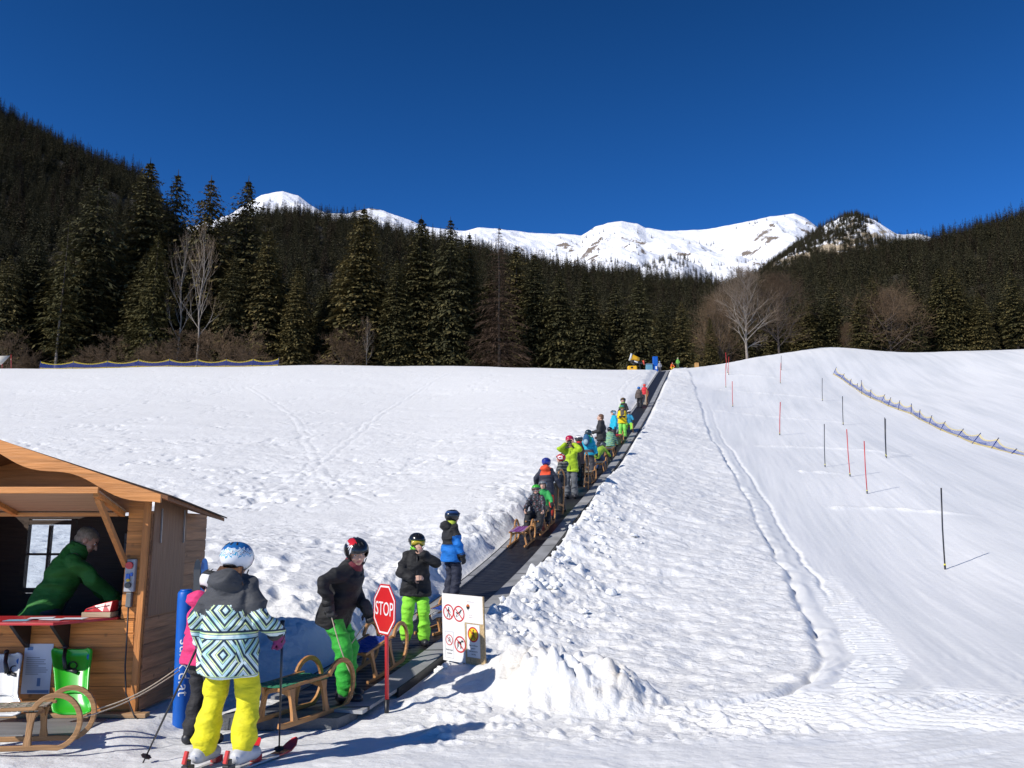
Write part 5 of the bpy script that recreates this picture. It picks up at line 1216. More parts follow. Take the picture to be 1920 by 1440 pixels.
# ------------------------------------------------------------------ the ticket kiosk
def hut():
    X1 = -3.34; X0 = -5.62; YF = 7.95; YB = 9.40; ZB = .05; XA = -4.47
    r = empty('ticket_kiosk', (XA, (YF + YB) / 2, .02), 0, 'small wooden ticket kiosk with open serving hatch and gable roof', 'kiosk')
    lit = wood('lit_orange_wood', (.64, .245, .055), 'x', .26, board=.112); dark = wood('shaded_brown_wood', (.38, .18, .080), 'y', .3, board=.115); inner = wood('inner_wood', (.045, .024, .014), 'x', .25)  # sunlight is put into the front boards' colour, shade into the side boards'
    pz = wood('orange_post', (.60, .235, .06), 'z', .22)
    # floor
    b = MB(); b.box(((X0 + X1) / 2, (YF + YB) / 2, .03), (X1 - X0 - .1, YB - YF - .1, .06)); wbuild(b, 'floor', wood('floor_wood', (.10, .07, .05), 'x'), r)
    def boards(mb, ax, fixed, a0, a1, z0, z1, th=.022, hgt=.112, m=0):
        z = z0
        while z < z1 - .01:
            h = min(hgt, z1 - z); c = (a0 + a1) / 2
            if ax == 'x': mb.box((c, fixed, z + h / 2), (a1 - a0, th, h - .011), None, m)
            else: mb.box((fixed, c, z + h / 2), (th, a1 - a0, h - .011), None, m)
            z += h
        if ax == 'x': mb.box(((a0 + a1) / 2, fixed, (z0 + z1) / 2), (a1 - a0 - .004, th * .5, z1 - z0), None, m)
        else: mb.box((fixed, (a0 + a1) / 2, (z0 + z1) / 2), (th * .5, a1 - a0 - .004, z1 - z0), None, m)
    # front wall below the hatch
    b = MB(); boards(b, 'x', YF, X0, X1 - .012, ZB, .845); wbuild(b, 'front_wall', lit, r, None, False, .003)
    # corner post and stub of front wall right of the hatch
    b = MB(); boards(b, 'x', YF + .005, X1 - .19, X1 - .012, .85, 1.90); wbuild(b, 'hatch_jamb', lit, r, None, False, .003)
    b = MB(); b.box((X1 - .015, YF - .006, .975), (.055, .05, 1.85)); wbuild(b, 'corner_post', pz, r, None, False, .004)
    # right wall: plain boards, smooth panel at the front
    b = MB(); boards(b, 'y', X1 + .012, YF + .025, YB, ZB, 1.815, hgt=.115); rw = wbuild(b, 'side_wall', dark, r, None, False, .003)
    b = MB(); b.box((X1 + .030, YF + .44, 1.395), (.012, .80, 1.06)); wbuild(b, 'flat_panel', wood('brown_panel', (.26, .135, .070), 'z', .2), r, rw)
    for y0 in (YF + .18, YF + .74):
        b = MB(); b.beam((X1 + .045, y0, 1.84), (X1 + .045, y0 + .01, 1.52), .008, .014, (1, 0, 0)); wbuild(b, 'hasp_strip', STEEL, r, rw)
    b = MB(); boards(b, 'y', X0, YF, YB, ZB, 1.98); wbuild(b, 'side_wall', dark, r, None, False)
    # back wall with its window
    wx0, wx1, wz0, wz1 = -5.24, -4.77, 1.03, 1.71
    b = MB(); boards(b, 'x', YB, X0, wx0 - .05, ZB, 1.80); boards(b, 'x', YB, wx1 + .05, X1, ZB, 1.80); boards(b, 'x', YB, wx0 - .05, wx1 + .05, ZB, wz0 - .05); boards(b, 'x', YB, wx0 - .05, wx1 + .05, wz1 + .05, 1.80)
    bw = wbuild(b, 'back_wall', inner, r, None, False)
    b = MB(); t = .03
    for c, s in (((wx0 - .02, 0, 0), (.05, .07, wz1 - wz0 + .12)), ((wx1 + .02, 0, 0), (.05, .07, wz1 - wz0 + .12))): b.box((c[0], YB, (wz0 + wz1) / 2), s)
    for z in (wz0 - .02, wz1 + .02): b.box(((wx0 + wx1) / 2, YB, z), (wx1 - wx0 - .014, .066, .05))
    b.box(((wx0 + wx1) / 2, YB, (wz0 + wz1) / 2), (.026, .05, wz1 - wz0 - .02)); b.box(((wx0 + wx1) / 2, YB, (wz0 + wz1) / 2 + .02), (wx1 - wx0 - .02, .046, .024))
    wf = wbuild(b, 'window', wood('window_wood', (.05, .028, .016), 'x'), r)
    gm = bpy.data.materials.new('window_glass'); t_, bs = nodes_of(gm); bs.inputs['Base Color'].default_value = (.85, .93, 1, 1); bs.inputs['Roughness'].default_value = .02; bs.inputs['Transmission Weight'].default_value = 1; bs.inputs['IOR'].default_value = 1.02
    b = MB(); b.box(((wx0 + wx1) / 2, YB + .012, (wz0 + wz1) / 2), (wx1 - wx0 - .01, .004, wz1 - wz0 - .01)); wbuild(b, 'pane', gm, r, wf)
    # roof: two slopes, the right eave drops a little towards the back
    th = .035
    A0 = Vector((XA, YF - .50, 2.36)); A1 = Vector((XA, YB - .25, 2.17)); E0 = Vector((-3.03, YF - .50, 1.90)); E1 = Vector((-3.03, YB - .30, 1.735)); W0 = Vector((-5.96, YF - .50, 1.90)); W1 = Vector((-5.98, YB - .30, 1.74))
    E0.y += .12
    b = MB(); up = Vector((0, 0, th))
    b.add([A0, E0, E1, A1, A0 + up, E0 + up, E1 + up, A1 + up], [(3, 2, 1, 0), (4, 5, 6, 7), (0, 1, 5, 4), (1, 2, 6, 5), (2, 3, 7, 6)])
    b.add([A0, W0, W1, A1, A0 + up, W0 + up, W1 + up, A1 + up], [(0, 1, 2, 3), (7, 6, 5, 4), (4, 5, 1, 0), (5, 6, 2, 1), (6, 7, 3, 2)])
    rf = wbuild(b, 'roof', [wood('roof_underside', (.24, .10, .04), 'x')], r, None, False)
    b = MB(); u2 = Vector((0, 0, th + .004)); u3 = Vector((0, 0, th + .016)); o = Vector((.03, 0, -.010))
    b.add([A0 + u2, E0 + u2 + o, E1 + u2 + o, A1 + u2, A0 + u3, E0 + u3 + o, E1 + u3 + o, A1 + u3], [(3, 2, 1, 0), (4, 5, 6, 7), (0, 1, 5, 4), (1, 2, 6, 5), (2, 3, 7, 6)])
    o = Vector((-.03, 0, -.010))
    b.add([A0 + u2, W0 + u2 + o, W1 + u2 + o, A1 + u2, A0 + u3, W0 + u3 + o, W1 + u3 + o, A1 + u3], [(0, 1, 2, 3), (7, 6, 5, 4), (4, 5, 1, 0), (5, 6, 2, 1), (6, 7, 3, 2)])
    wbuild(b, 'roofing_felt', mat('roofing_felt', (.05, .035, .028), .9, .3, 30), r, rf)
    # wavy bargeboards on the gable
    for s in (1, -1):
        b = MB(); n = 22; poly = []
        P0 = Vector((XA, YF - .545, 2.405)); P1 = Vector((XA + s * 1.455, YF - .545, 1.925))
        for k in range(n + 1): poly.append(P0.lerp(P1, k / n) + Vector((0, 0, .012)))
        for k in range(n, -1, -1):
            f = k / n; poly.append(P0.lerp(P1, f) - Vector((0, 0, .085 + .035 * math.sin(f * 11.0 - .6) + .03 * (1 - f))))
        q = [(p.x * 1.0, p.z) for p in poly]
        if s < 0: q = q[::-1]
        q = q[::-1]
        b.prism(q, (0, YF - .545, 0), (1, 0, 0), (0, 0, 1), -.028)
        wbuild(b, 'bargeboard', wood('bargeboard_wood', (.62, .25, .065), 'x', .2), r, None, False)
    # gable wall above the hatch
    b = MB(); b.prism([(X0, 1.80), (X1 - .03, 1.80), (X1 - .03, 2.00), (XA, 2.31), (X0, 2.00)], (0, YF - .005, 0), (1, 0, 0), (0, 0, 1), .02); wbuild(b, 'gable_wall', wood('gable_wood', (.52, .21, .06), 'x', .2), r, None, False)
    # hinged flap over the hatch, brace
    b = MB(); F0, F1 = Vector((X0 + .2, YF - .03, 1.815)), Vector((-3.54, YF - .03, 1.815)); G0, G1 = Vector((X0 + .2, 7.20, 1.965)), Vector((-3.46, 7.20, 1.965)); dn = Vector((0, 0, -.014))
    b.add([F0, F1, G1, G0, F0 + dn, F1 + dn, G1 + dn, G0 + dn], [(0, 1, 2, 3), (7, 6, 5, 4), (0, 4, 5, 1), (1, 5, 6, 2), (2, 6, 7, 3), (3, 7, 4, 0)])
    fl = wbuild(b, 'hatch_flap', wood('flap_wood', (.42, .27, .16), 'x', .12), r, None, False)
    b = MB(); b.beam(G0 + Vector((0, -.012, .0)), G1 + Vector((0, -.012, .0)), .024, .055); b.beam(F1 + Vector((-.03, 0, -.035)), G1 + Vector((-.03, .012, -.035)), .045, .04); b.beam(F1 + Vector((-1.0, 0, -.035)), G1 + Vector((-1.0, .012, -.035)), .045, .04); b.beam(F0 + Vector((0, -.03, -.035)), F1 + Vector((-.056, -.03, -.035)), .04, .035)
    wbuild(b, 'flap_frame', wood('flap_frame_wood', (.62, .25, .065), 'x', .2), r, fl, False, .003)
    b = MB(); b.beam(G1 + Vector((-.06, .10, -.05)), (X1 - .165, YF - .035, 1.32), .045, .045, (1, 0, 0)); wbuild(b, 'brace', wood('brace_wood', (.5, .21, .06), 'z', .2), r, None, False, .003)
    # counter shelf with brackets
    redp = gloss('red_counter', (.55, .03, .03), .35)
    b = MB(); zc = .868
    poly = [(X0 + .1, YF + .10), (X0 + .1, 7.42), (-3.86, 7.42), (-3.55, YF - .02), (-3.55, YF + .10)]
    b.prism(poly, (0, 0, zc), (1, 0, 0), (0, 1, 0), .022); ct = wbuild(b, 'counter', redp, r, None, False, .003)
    for x in (-4.32, -3.97):
        b = MB(); b.prism([(0, 0), (-.30, 0), (-.30, -.03), (-.03, -.24), (0, -.24)][::-1], (x, YF - .013, zc - .024), (0, 1, 0), (0, 0, 1), .03); wbuild(b, 'bracket', DARK, r, ct)
    # base plank / deck at the foot
    b = MB(); b.box(((X0 + X1) / 2 + .1, YF - .09, .045), (X1 - X0 + .1, .10, .035)); wbuild(b, 'sill_beam', wood('sill_wood', (.42, .25, .12), 'x'), r, None, False, .003)
    b = MB(); b.box(((X0 + X1) / 2 - .1, YF - .48, .018), (X1 - X0 - .1, .62, .028)); wbuild(b, 'deck_board', wood('grey_deck', (.20, .20, .20), 'x', .2), r, None, False)
    # control box on the jamb, with its cable
    cx, cy = X1 - .115, YF - .035
    b = MB(); b.box((cx, cy, 1.235), (.088, .055, .29)); cb = wbuild(b, 'control_box', mat('grey_enamel', (.46, .46, .45), .4), r, None, False, .008)
    for z, rad, col in ((1.325, .032, (.65, .03, .025)), (1.195, .014, (.75, .5, .02)), (1.150, .026, (.02, .02, .02))):
        b = MB(); b.tube([(cx, cy - .026, z), (cx, cy - .055, z)], rad, 16); wbuild(b, 'button', gloss('button', col, .35), r, cb, None)
    b = MB(); b.box((cx - .008, cy - .034, 1.225), (.035, .02, .05)); b.box((cx + .022, cy - .034, 1.245), (.018, .02, .03)); wbuild(b, 'blue_switch', gloss('switch_blue', (.01, .12, .55)), r, cb, False, .003)
    b = MB(); b.box((cx + .005, cy, 1.02), (.05, .05, .13)); wbuild(b, 'plug', mat('grey_plug', (.16, .16, .15), .5), r, cb, False, .008)
    b = MB(); b.tube([(cx + .005, cy - .01, .96), (cx + .015, cy - .015, .7), (cx + .02, cy - .02, .45), (cx + .06, cy - .05, .22), (cx + .16, cy - .10, .06), (cx + .19, cy - .12, .03)], .007, 6); wbuild(b, 'cable', DARK, r, cb, True)
    # inside: board with notes and a dark cupboard
    b = MB(); b.box((-4.02, YB - .03, 1.50), (.33, .012, .22)); wbuild(b, 'notice', mat('pinboard', (.16, .16, .17), .7, .5, 30), r, bw)
    b = MB(); b.box((-3.75, YB - .2, 1.0), (.55, .3, .5)); wbuild(b, 'shelf', inner, r, bw)
    b = MB(); b.box((-3.40, YF + .35, 1.45), (.02, .30, .42)); wbuild(b, 'red_cloth', cloth('dark_red', (.16, .012, .015)), r)
    # things about the kiosk
    o = empty('paper_stack', (-4.16, 7.62, zc), 0, 'white and blue leaflets spread on the red counter', 'leaflets')
    b = MB()
    for k, (x, y, a, mi) in enumerate(((-4.26, 7.60, .1, 1), (-3.98, 7.66, -.15, 0), (-3.83, 7.70, .05, 0), (-4.12, 7.72, .3, 0))): b.box((x, y, zc + .004 + .003 * k), (.20, .13, .0025), Matrix.Rotation(a, 3, 'Z'), mi)
    wbuild(b, 'leaflet', [mat('paper', (.75, .76, .78), .6), mat('blue_paper', (.20, .45, .55), .6)], o)
    o = empty('cash_box', (-3.68, 7.92, zc), 0, 'red lidded box on a pale tray at the right end of the counter', 'box')
    b = MB(); b.box((-3.71, 7.93, zc + .025), (.26, .16, .045)); wbuild(b, 'tray', wood('pale_tray', (.45, .34, .2), 'x'), o, None, False, .004)
    b = MB(); b.loft([[Vector((x, 7.86, zc + .05)), Vector((x, 8.02, zc + .05)), Vector((x, 8.02, zc + h)), Vector((x, 7.90, zc + h))] for x, h in ((-3.83, .075), (-3.75, .105), (-3.66, .13), (-3.59, .145))], sm=False); wbuild(b, 'lid', gloss('box_red', (.5, .02, .03), .3), o, None, False, .006)
    b = MB(); b.beam((-3.81, 7.885, zc + .066), (-3.61, 7.885, zc + .10), .006, .018); wbuild(b, 'dark_edge', DARK, o)
    # poster with lines of print
    yf = YF - .0135
    o = empty('poster', (-4.21, yf, .43), 0, 'white notice with lines of print pinned to the kiosk front', 'poster')
    p0 = at(39, 1301, yf); p1 = at(101, 1207, yf)
    b = MB(); b.box(((p0.x + p1.x) / 2, yf - .002, (p0.z + p1.z) / 2), (p1.x - p0.x, .003, p1.z - p0.z)); sh = wbuild(b, 'sheet', mat('paper_notice', (.66, .68, .74), .5, .05), o)
    b = MB(); zz = p1.z - .12; k = 0
    while zz > p0.z + .16:
        wl = (p1.x - p0.x) * (.78 if k % 4 else .5) * rnd.uniform(.8, 1); b.box((p0.x + .025 + wl / 2, yf - .0042, zz), (wl, .0012, .006)); zz -= .0175; k += 1
    wbuild(b, 'print', mat('print_grey', (.25, .25, .28), .7), o, sh)
    b = MB(); b.box((p0.x + .05, yf - .0042, p1.z - .04), (.05, .0012, .03)); b.box((p0.x + .15, yf - .0042, p0.z + .10), (.03, .0012, .07)); b.box((p0.x + .15, yf - .0042, p0.z + .02), (.19, .0012, .025)); wbuild(b, 'picture', mat('picture_blue', (.12, .22, .42), .6), o, sh)
    # plastic sledges leaning on the front
    def bob(label, u0, u1, v0, v1, col, hx):
        a = at((u0 + u1) / 2, v1, 7.60); t = at((u0 + u1) / 2, v0, YF - .05)
        o = empty('plastic_sledge', a, 0, label, 'plastic sledge')
        ux = Vector((1, 0, 0)); uz = (t - a); ln = uz.length; uz.normalize(); n = ux.cross(uz).normalized(); wd = at(u1, v0, 7.8).x - at(u0, v0, 7.8).x
        prof = [(0, .30), (.03, .44), (.10, .47), (.20, .455), (.27, .40), (.34, .385), (.45, .40), (.6, .42), (.75, .455), (.88, .49), (.955, .50), (.985, .47), (1.0, .40)]
        b = MB(); front = []; 
        for f, w in prof:
            row = []
            for k in range(13):
                s = -1 + 2 * k / 12; dish = .035 * (1 - abs(s) ** 3) * (1 if .05 < f < .97 else .3); lip = .02 * abs(s) ** 6
                row.append(a + uz * (ln * f) + ux * (wd * w * s) + n * (.03 - dish + lip))
            front.append(row)
        b.loft(front, cap=False, closed=False); m = gloss('moulded_plastic', col, .3)
        q = wbuild(b, 'shell', m, o, None, True); sl = q.modifiers.new('s', 'SOLIDIFY'); sl.thickness = .012; sl.offset = 0
        rib = MB(); c = a + uz * (ln * .26)
        rib.tube([c + ux * (wd * .30 * math.cos(t_)) + uz * (.05 * math.sin(t_)) + n * .012 for t_ in [math.pi * k / 12 for k in range(13)]], .008, 6); wbuild(rib, 'moulded_rib', m, o, q, True)
        h = MB(); c = a + uz * (ln * .80) + ux * (wd * hx)
        h.tube([c + uz * .12 + n * .03, c + n * .055 + uz * .02, c + n * .02 - uz * .07], [.018, .017, .022], 8); h.ell(c + uz * .135 + n * .03, (.022, .022, .022)); h.beam(c - uz * .06 + n * .0, c - uz * .10 + n * .02 + ux * .10, .03, .02, n); h.tube([c - uz * .03 + n * .01 + ux * (.06 + .035 * math.cos(2 * math.pi * k / 14)) + uz * (.035 * math.sin(2 * math.pi * k / 14)) for k in range(15)], .006, 5)
        wbuild(h, 'brake_handle', DARK, o, None, True)
        lb = MB(); c = a + uz * (ln * .87) + ux * (wd * .40) + n * .026; lb.add([c + ux * (.022 * math.cos(2 * math.pi * k / 20)) + uz * (.030 * math.sin(2 * math.pi * k / 20)) for k in range(20)], [tuple(range(20))], 0); wbuild(lb, 'round_label', mat('label_blue', (.05, .2, .5), .5), o, q)
        return o
    bob('bright green plastic sledge leaning upright on the kiosk front', 100, 177, 1219, 1342, (.03, .44, .02), -.18)
    bob('white plastic sledge leaning on the kiosk front at the left edge', -35, 46, 1228, 1345, (.62, .62, .60), .12)
    return r
# ------------------------------------------------------------------ trees
def leaf_mat(name, c0, c1, c2):
    m = bpy.data.materials.new(name); t, b = nodes_of(m); N = t.nodes; L = t.links
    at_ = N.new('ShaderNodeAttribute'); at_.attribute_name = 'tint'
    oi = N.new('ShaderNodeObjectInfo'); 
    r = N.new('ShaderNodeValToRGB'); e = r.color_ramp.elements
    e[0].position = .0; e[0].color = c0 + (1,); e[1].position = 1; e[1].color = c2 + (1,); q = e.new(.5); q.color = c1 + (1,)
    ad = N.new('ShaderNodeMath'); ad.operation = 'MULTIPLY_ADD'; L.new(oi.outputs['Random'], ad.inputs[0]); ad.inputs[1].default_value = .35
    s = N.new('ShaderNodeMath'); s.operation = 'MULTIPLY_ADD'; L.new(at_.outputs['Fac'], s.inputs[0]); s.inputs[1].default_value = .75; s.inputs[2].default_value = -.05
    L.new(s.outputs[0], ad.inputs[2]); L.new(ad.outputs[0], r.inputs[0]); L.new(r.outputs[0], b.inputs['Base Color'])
    b.inputs['Roughness'].default_value = .75; b.inputs['Specular IOR Level'].default_value = .25
    return m
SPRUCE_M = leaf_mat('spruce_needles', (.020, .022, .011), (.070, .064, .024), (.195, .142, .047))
FAR_M = leaf_mat('far_needles', (.026, .026, .015), (.062, .057, .027), (.125, .098, .044))
GOLD_M = leaf_mat('golden_needles', (.035, .036, .014), (.075, .066, .020), (.13, .095, .025))
LARCH_M = leaf_mat('larch_twigs', (.045, .028, .018), (.085, .052, .032), (.13, .085, .05))
TWIG_M = leaf_mat('bare_twigs', (.065, .040, .022), (.120, .076, .042), (.180, .120, .070))
PALE_M = leaf_mat('pale_twigs', (.12, .082, .052), (.19, .138, .095), (.27, .21, .155))
BARK = mat('bark', (.060, .045, .034), .9, .35, 3, .4, 8)
PALEBARK = mat('pale_bark', (.24, .205, .17), .85, .35, 3, .4, 8)

def arr_mesh(name, P, q, tint, m):
    me = bpy.data.meshes.new(name); raw_mesh(me, P, q, False)
    a = me.attributes.new('tint', 'FLOAT', 'POINT'); a.data.foreach_set('value', tint.astype(np.float32)); me.materials.append(m)
    return me
def conifer_mesh(seed, h, rad, start, whorls, per, sprays, m, spread=1.0, droop=.35, width=.34, ragged=.35, taper=.85, broken=0.0):
    """crown of hanging needle sprays on drooping branches; every spray is a bent blade of real size"""
    g = np.random.default_rng(seed); P = []; Q = []; T = []
    for w_ in range(whorls):
        f = start + (1 - start) * ((w_ + g.uniform(-.3, .3)) / whorls); f = min(.992, max(start, f))
        Lb = rad * (1 - f) ** taper * spread; n = max(3, int(round(per * (.55 + .45 * (1 - f)))))
        Lb *= min(1.0, ((1 - f) / .10)) ** .6
        if f < start + .12: Lb *= .55 + .45 * (f - start) / .12
        a0 = g.uniform(0, 6.28)
        for k in range(n):
            if g.random() < broken: continue
            az = a0 + 6.283 * k / n + g.uniform(-.35, .35); L_ = max(.40 - .26 * f, Lb * g.uniform(1 - ragged, 1 + ragged * .5))
            up = .25 * f - .05; d = np.array([math.cos(az), math.sin(az), 0.]); side = np.array([-math.sin(az), math.cos(az), 0.])
            bt = g.uniform(.0, 1.0); ns = max(4, int(1.6 * sprays * (.30 + .75 * L_ / rad)))
            for s in range(ns):
                t = (s + g.uniform(.2, .9)) / ns
                z = h * f + L_ * (up * t - droop * t * t + .12 * max(0, t - .7))
                c = d * (L_ * t) + np.array([0, 0, z]) + side * g.uniform(-.22, .22) * L_ * (.4 + t)
                ln = (.42 + .46 * g.random()) * max(.70 - .30 * max(0, f - .6) / .4, .30 * L_) * (1.0 if t < .8 else .75)
                wd = width * ln * g.uniform(.7, 1.3)
                dr = d * g.uniform(.35, 1.0) + side * g.uniform(-.85, .85) + np.array([0, 0, g.uniform(-.75, .10)]); dr /= np.linalg.norm(dr)
                nn = np.cross(dr, np.array([g.uniform(-.5, .5), g.uniform(-.5, .5), 1.0])); nn /= max(1e-6, np.linalg.norm(nn))
                sag = np.array([0, 0, -.16 * ln]); o = len(P)
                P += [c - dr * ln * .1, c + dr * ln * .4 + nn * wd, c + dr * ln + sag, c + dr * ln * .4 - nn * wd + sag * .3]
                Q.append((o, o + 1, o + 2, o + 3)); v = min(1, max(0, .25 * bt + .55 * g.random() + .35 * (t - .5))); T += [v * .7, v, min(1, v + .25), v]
    # leader
    for k in range(4):
        o = len(P); a = g.uniform(0, 6.28); wv = np.array([math.cos(a), math.sin(a), 0]) * .07
        P += [np.array([0, 0, h * .955]) - wv, np.array([0, 0, h * .955]) + wv, np.array([0, 0, h * 1.012]) + wv * .2, np.array([0, 0, h * 1.012]) - wv * .2]; Q.append((o, o + 1, o + 2, o + 3)); T += [.5] * 4
    return arr_mesh('crown', np.array(P), np.array(Q), np.array(T), m)
def trunk_mesh(h, r, m, bend=.0, seed=0):
    if m is PALEBARK: m = [BARK, PALEBARK]
    g = random.Random(seed); mb = MB()
    mb.tube([(bend * math.sin(k * .9 + seed), bend * math.cos(k * 1.3 + seed), h * k / 8 - (1.5 if k == 0 else 0)) for k in range(9)], [r * (1 - .92 * k / 8) for k in range(9)], 8)
    me = mb.mesh('trunk', m)
    if isinstance(m, list):
        for f in me.polygons: f.material_index = 1 if f.center.z < h * .40 else 0
    return me
def bare_mesh(seed, h, spread, depth, first, m, fork=(2, 4), up=.35, twig=1.0, trunk_r=.22, ang=(.35, .8), fine=1.0, mono=0):
    """leafless crown: recursive limbs down to twigs; returns trunk-and-limb mesh and twig mesh"""
    g = random.Random(seed); limbs = MB(); P = []; Q = []; T = []
    def seg_twig(a, b, r):
        d = (b - a); x = d.orthogonal().normalized(); y = d.normalized().cross(x); o = len(P); v = g.random()
        for p, rr in ((a, r), (b, r * .5)):
            for k in range(3):
                th = 2.094 * k; P.append(np.array(p + x * (rr * math.cos(th)) + y * (rr * math.sin(th)))); T.append(v)
        for k in range(3): Q.append((o + k, o + (k + 1) % 3, o + 3 + (k + 1) % 3, o + 3 + k))
    def grow(p, d, L_, r, lev):
        n = 3; pts = [p]; rs = [r]
        for k in range(n):
            d = (d + Vector((g.uniform(-.16, .16), g.uniform(-.16, .16), up * .12))).normalized(); p = p + d * (L_ / n); pts.append(p); rs.append(r * (1 - .42 * (k + 1) / n))
        if lev <= 2: limbs.tube(pts, rs, 6 if lev else 8, 0, lev == 0)
        else:
            for a, b in zip(pts, pts[1:]): seg_twig(a, b, max(r, .011) * fine)
        if lev >= depth: return
        nb = g.randint(*fork) + (1 if lev == 0 else 0)
        for k in range(nb):
            f = g.uniform(.35, 1.0) if k else 1.0; i = min(n - 1, int(f * n)); q = pts[i].lerp(pts[i + 1], f * n - i) if i < n else pts[-1]
            a = g.uniform(*ang) * spread * (.45 if k == 0 else 1); az = g.uniform(0, 6.283); x = d.orthogonal().normalized(); y = d.cross(x)
            nd = (d * math.cos(a) + (x * math.cos(az) + y * math.sin(az)) * math.sin(a) + Vector((0, 0, up * .25))).normalized()
            grow(q, nd, L_ * g.uniform(.58, .82), r * g.uniform(.45, .62), lev + 1)
    if mono:
        n = 14; pts = [Vector((.10 * math.sin(k * .8 + seed) * k / 6, .10 * math.cos(k * 1.1 + seed) * k / 6, h * .97 * k / n - (.8 if k == 0 else 0))) for k in range(n + 1)]; rs = [trunk_r * (1 - .93 * k / n) for k in range(n + 1)]
        limbs.tube(pts, rs, 8)
        for k in range(mono):
            f = first + (1 - first) * ((k + g.random()) / mono) ** .9; i = min(n - 1, int(f * n)); q = pts[i].lerp(pts[i + 1], f * n - i); az = k * 2.4 + g.uniform(-.4, .4)
            a = g.uniform(*ang) * (1.15 - .55 * f); d = Vector((math.cos(az) * math.sin(a), math.sin(az) * math.sin(a), math.cos(a)))
            t = (f - first) / (1 - first); prof = (.35 + .65 * math.sin(min(1, t * 2.2 + .25) * math.pi / 2)) * (1 - t) ** .62 + .06
            grow(q, d, h * spread * .30 * prof * g.uniform(.75, 1.15), trunk_r * (1 - .93 * f) * .52, 1)
    else: grow(Vector((0, 0, -.8)), Vector((0, 0, 1)), h * first + .8, trunk_r, 0)
    return limbs, np.array(P), np.array(Q), np.array(T)
TREES = {}
def tree_proto():
    S = TREES
    S['spruce'] = [(conifer_mesh(11 + k, 24, rd, st, wh, pr, sp, SPRUCE_M, 1, dr, .29, rg, tp, br), trunk_mesh(23.5, .26, BARK, .05, k), 24)
        for k, (rd, st, wh, pr, sp, dr, rg, tp, br) in enumerate(((4.3, .04, 58, 13, 20, .36, .35, .50, 0), (3.9, .04, 58, 12, 20, .42, .30, .46, .05), (4.7, .06, 50, 13, 21, .40, .45, .50, .08), (4.2, .12, 48, 11, 20, .34, .50, .48, .15), (4.0, .24, 42, 11, 18, .36, .45, .44, .10)))]
    S['high'] = [(conifer_mesh(41 + k, 24, 5.0, .30, 40, 11, 19, SPRUCE_M, 1, .38, .24, .5, .50, .12), trunk_mesh(23.5, .24, PALEBARK, .06, 5 + k), 24) for k in range(2)]
    S['thin'] = [(conifer_mesh(51, 22, 4.2, .18, 38, 9, 15, GOLD_M, 1, .34, .18, .6, .62, .30), trunk_mesh(21.5, .20, PALEBARK, .05, 9), 22)]
    S['gold'] = [(conifer_mesh(61, 16, 3.5, .14, 42, 11, 18, GOLD_M, 1, .30, .20, .45, .72, .10), trunk_mesh(15.6, .20, PALEBARK, .05, 12), 16)]
    S['larch'] = [(conifer_mesh(71, 25, 4.6, .08, 44, 10, 24, LARCH_M, 1, .46, .06, .5, .62, .08), trunk_mesh(24.6, .26, BARK, .08, 15), 25)]
    def bare(seed, m, **k):
        lm, P, Q, T = bare_mesh(seed, m=m, **k); hz = float(np.percentile(P[:, 2], 99.7)); return arr_mesh('crown', P, Q, T, m), lm.mesh('trunk', PALEBARK if m is PALE_M else mat('brown_bark', (.085, .064, .05), .9, .3, 3, .4, 8)), hz
    S['birch'] = [bare(81 + k, PALE_M, h=17, spread=.62, depth=4, first=.26, up=.75, trunk_r=.15, ang=(.45, .8), fork=(2, 4), mono=20, fine=.7) for k in range(2)]
    S['tall_bare'] = [bare(91, PALE_M, h=20, spread=.95, depth=4, first=.16, up=.60, trunk_r=.26, ang=(.6, 1.05), fork=(4, 6), mono=36, fine=.85)]
    S['beech'] = [bare(95, TWIG_M, h=17, spread=1.5, depth=4, first=.10, up=.45, trunk_r=.34, ang=(.55, 1.05), fork=(5, 7), mono=40, fine=.9), bare(96, TWIG_M, h=17, spread=1.15, depth=4, first=.12, up=.5, trunk_r=.26, ang=(.6, 1.05), fork=(5, 6), mono=34, fine=.9)]
    S['shrub'] = [bare(101 + k, TWIG_M, h=5.2, spread=1.15, depth=6, first=.12, up=.35, trunk_r=.05, ang=(.5, 1.0), fork=(3, 4), fine=.75) for k in range(2)]
def plant_tree(kind, name, label, u, vtop, Y, vr=0, wscale=1.0, rot=None, group=None, cat='tree', sink=.3):
    cr, tk, h0 = TREES[kind][vr]
    p = at(u, vtop, Y); zb = gz(p.x, Y); s = (p.z - zb) / h0
    r = empty(name, (p.x, Y, zb - sink), rnd.uniform(0, 6.28) if rot is None else rot, label, cat, group); r.scale = (s * wscale, s * wscale, s)
    link('trunk', tk, r); link('crown', cr, r); return r
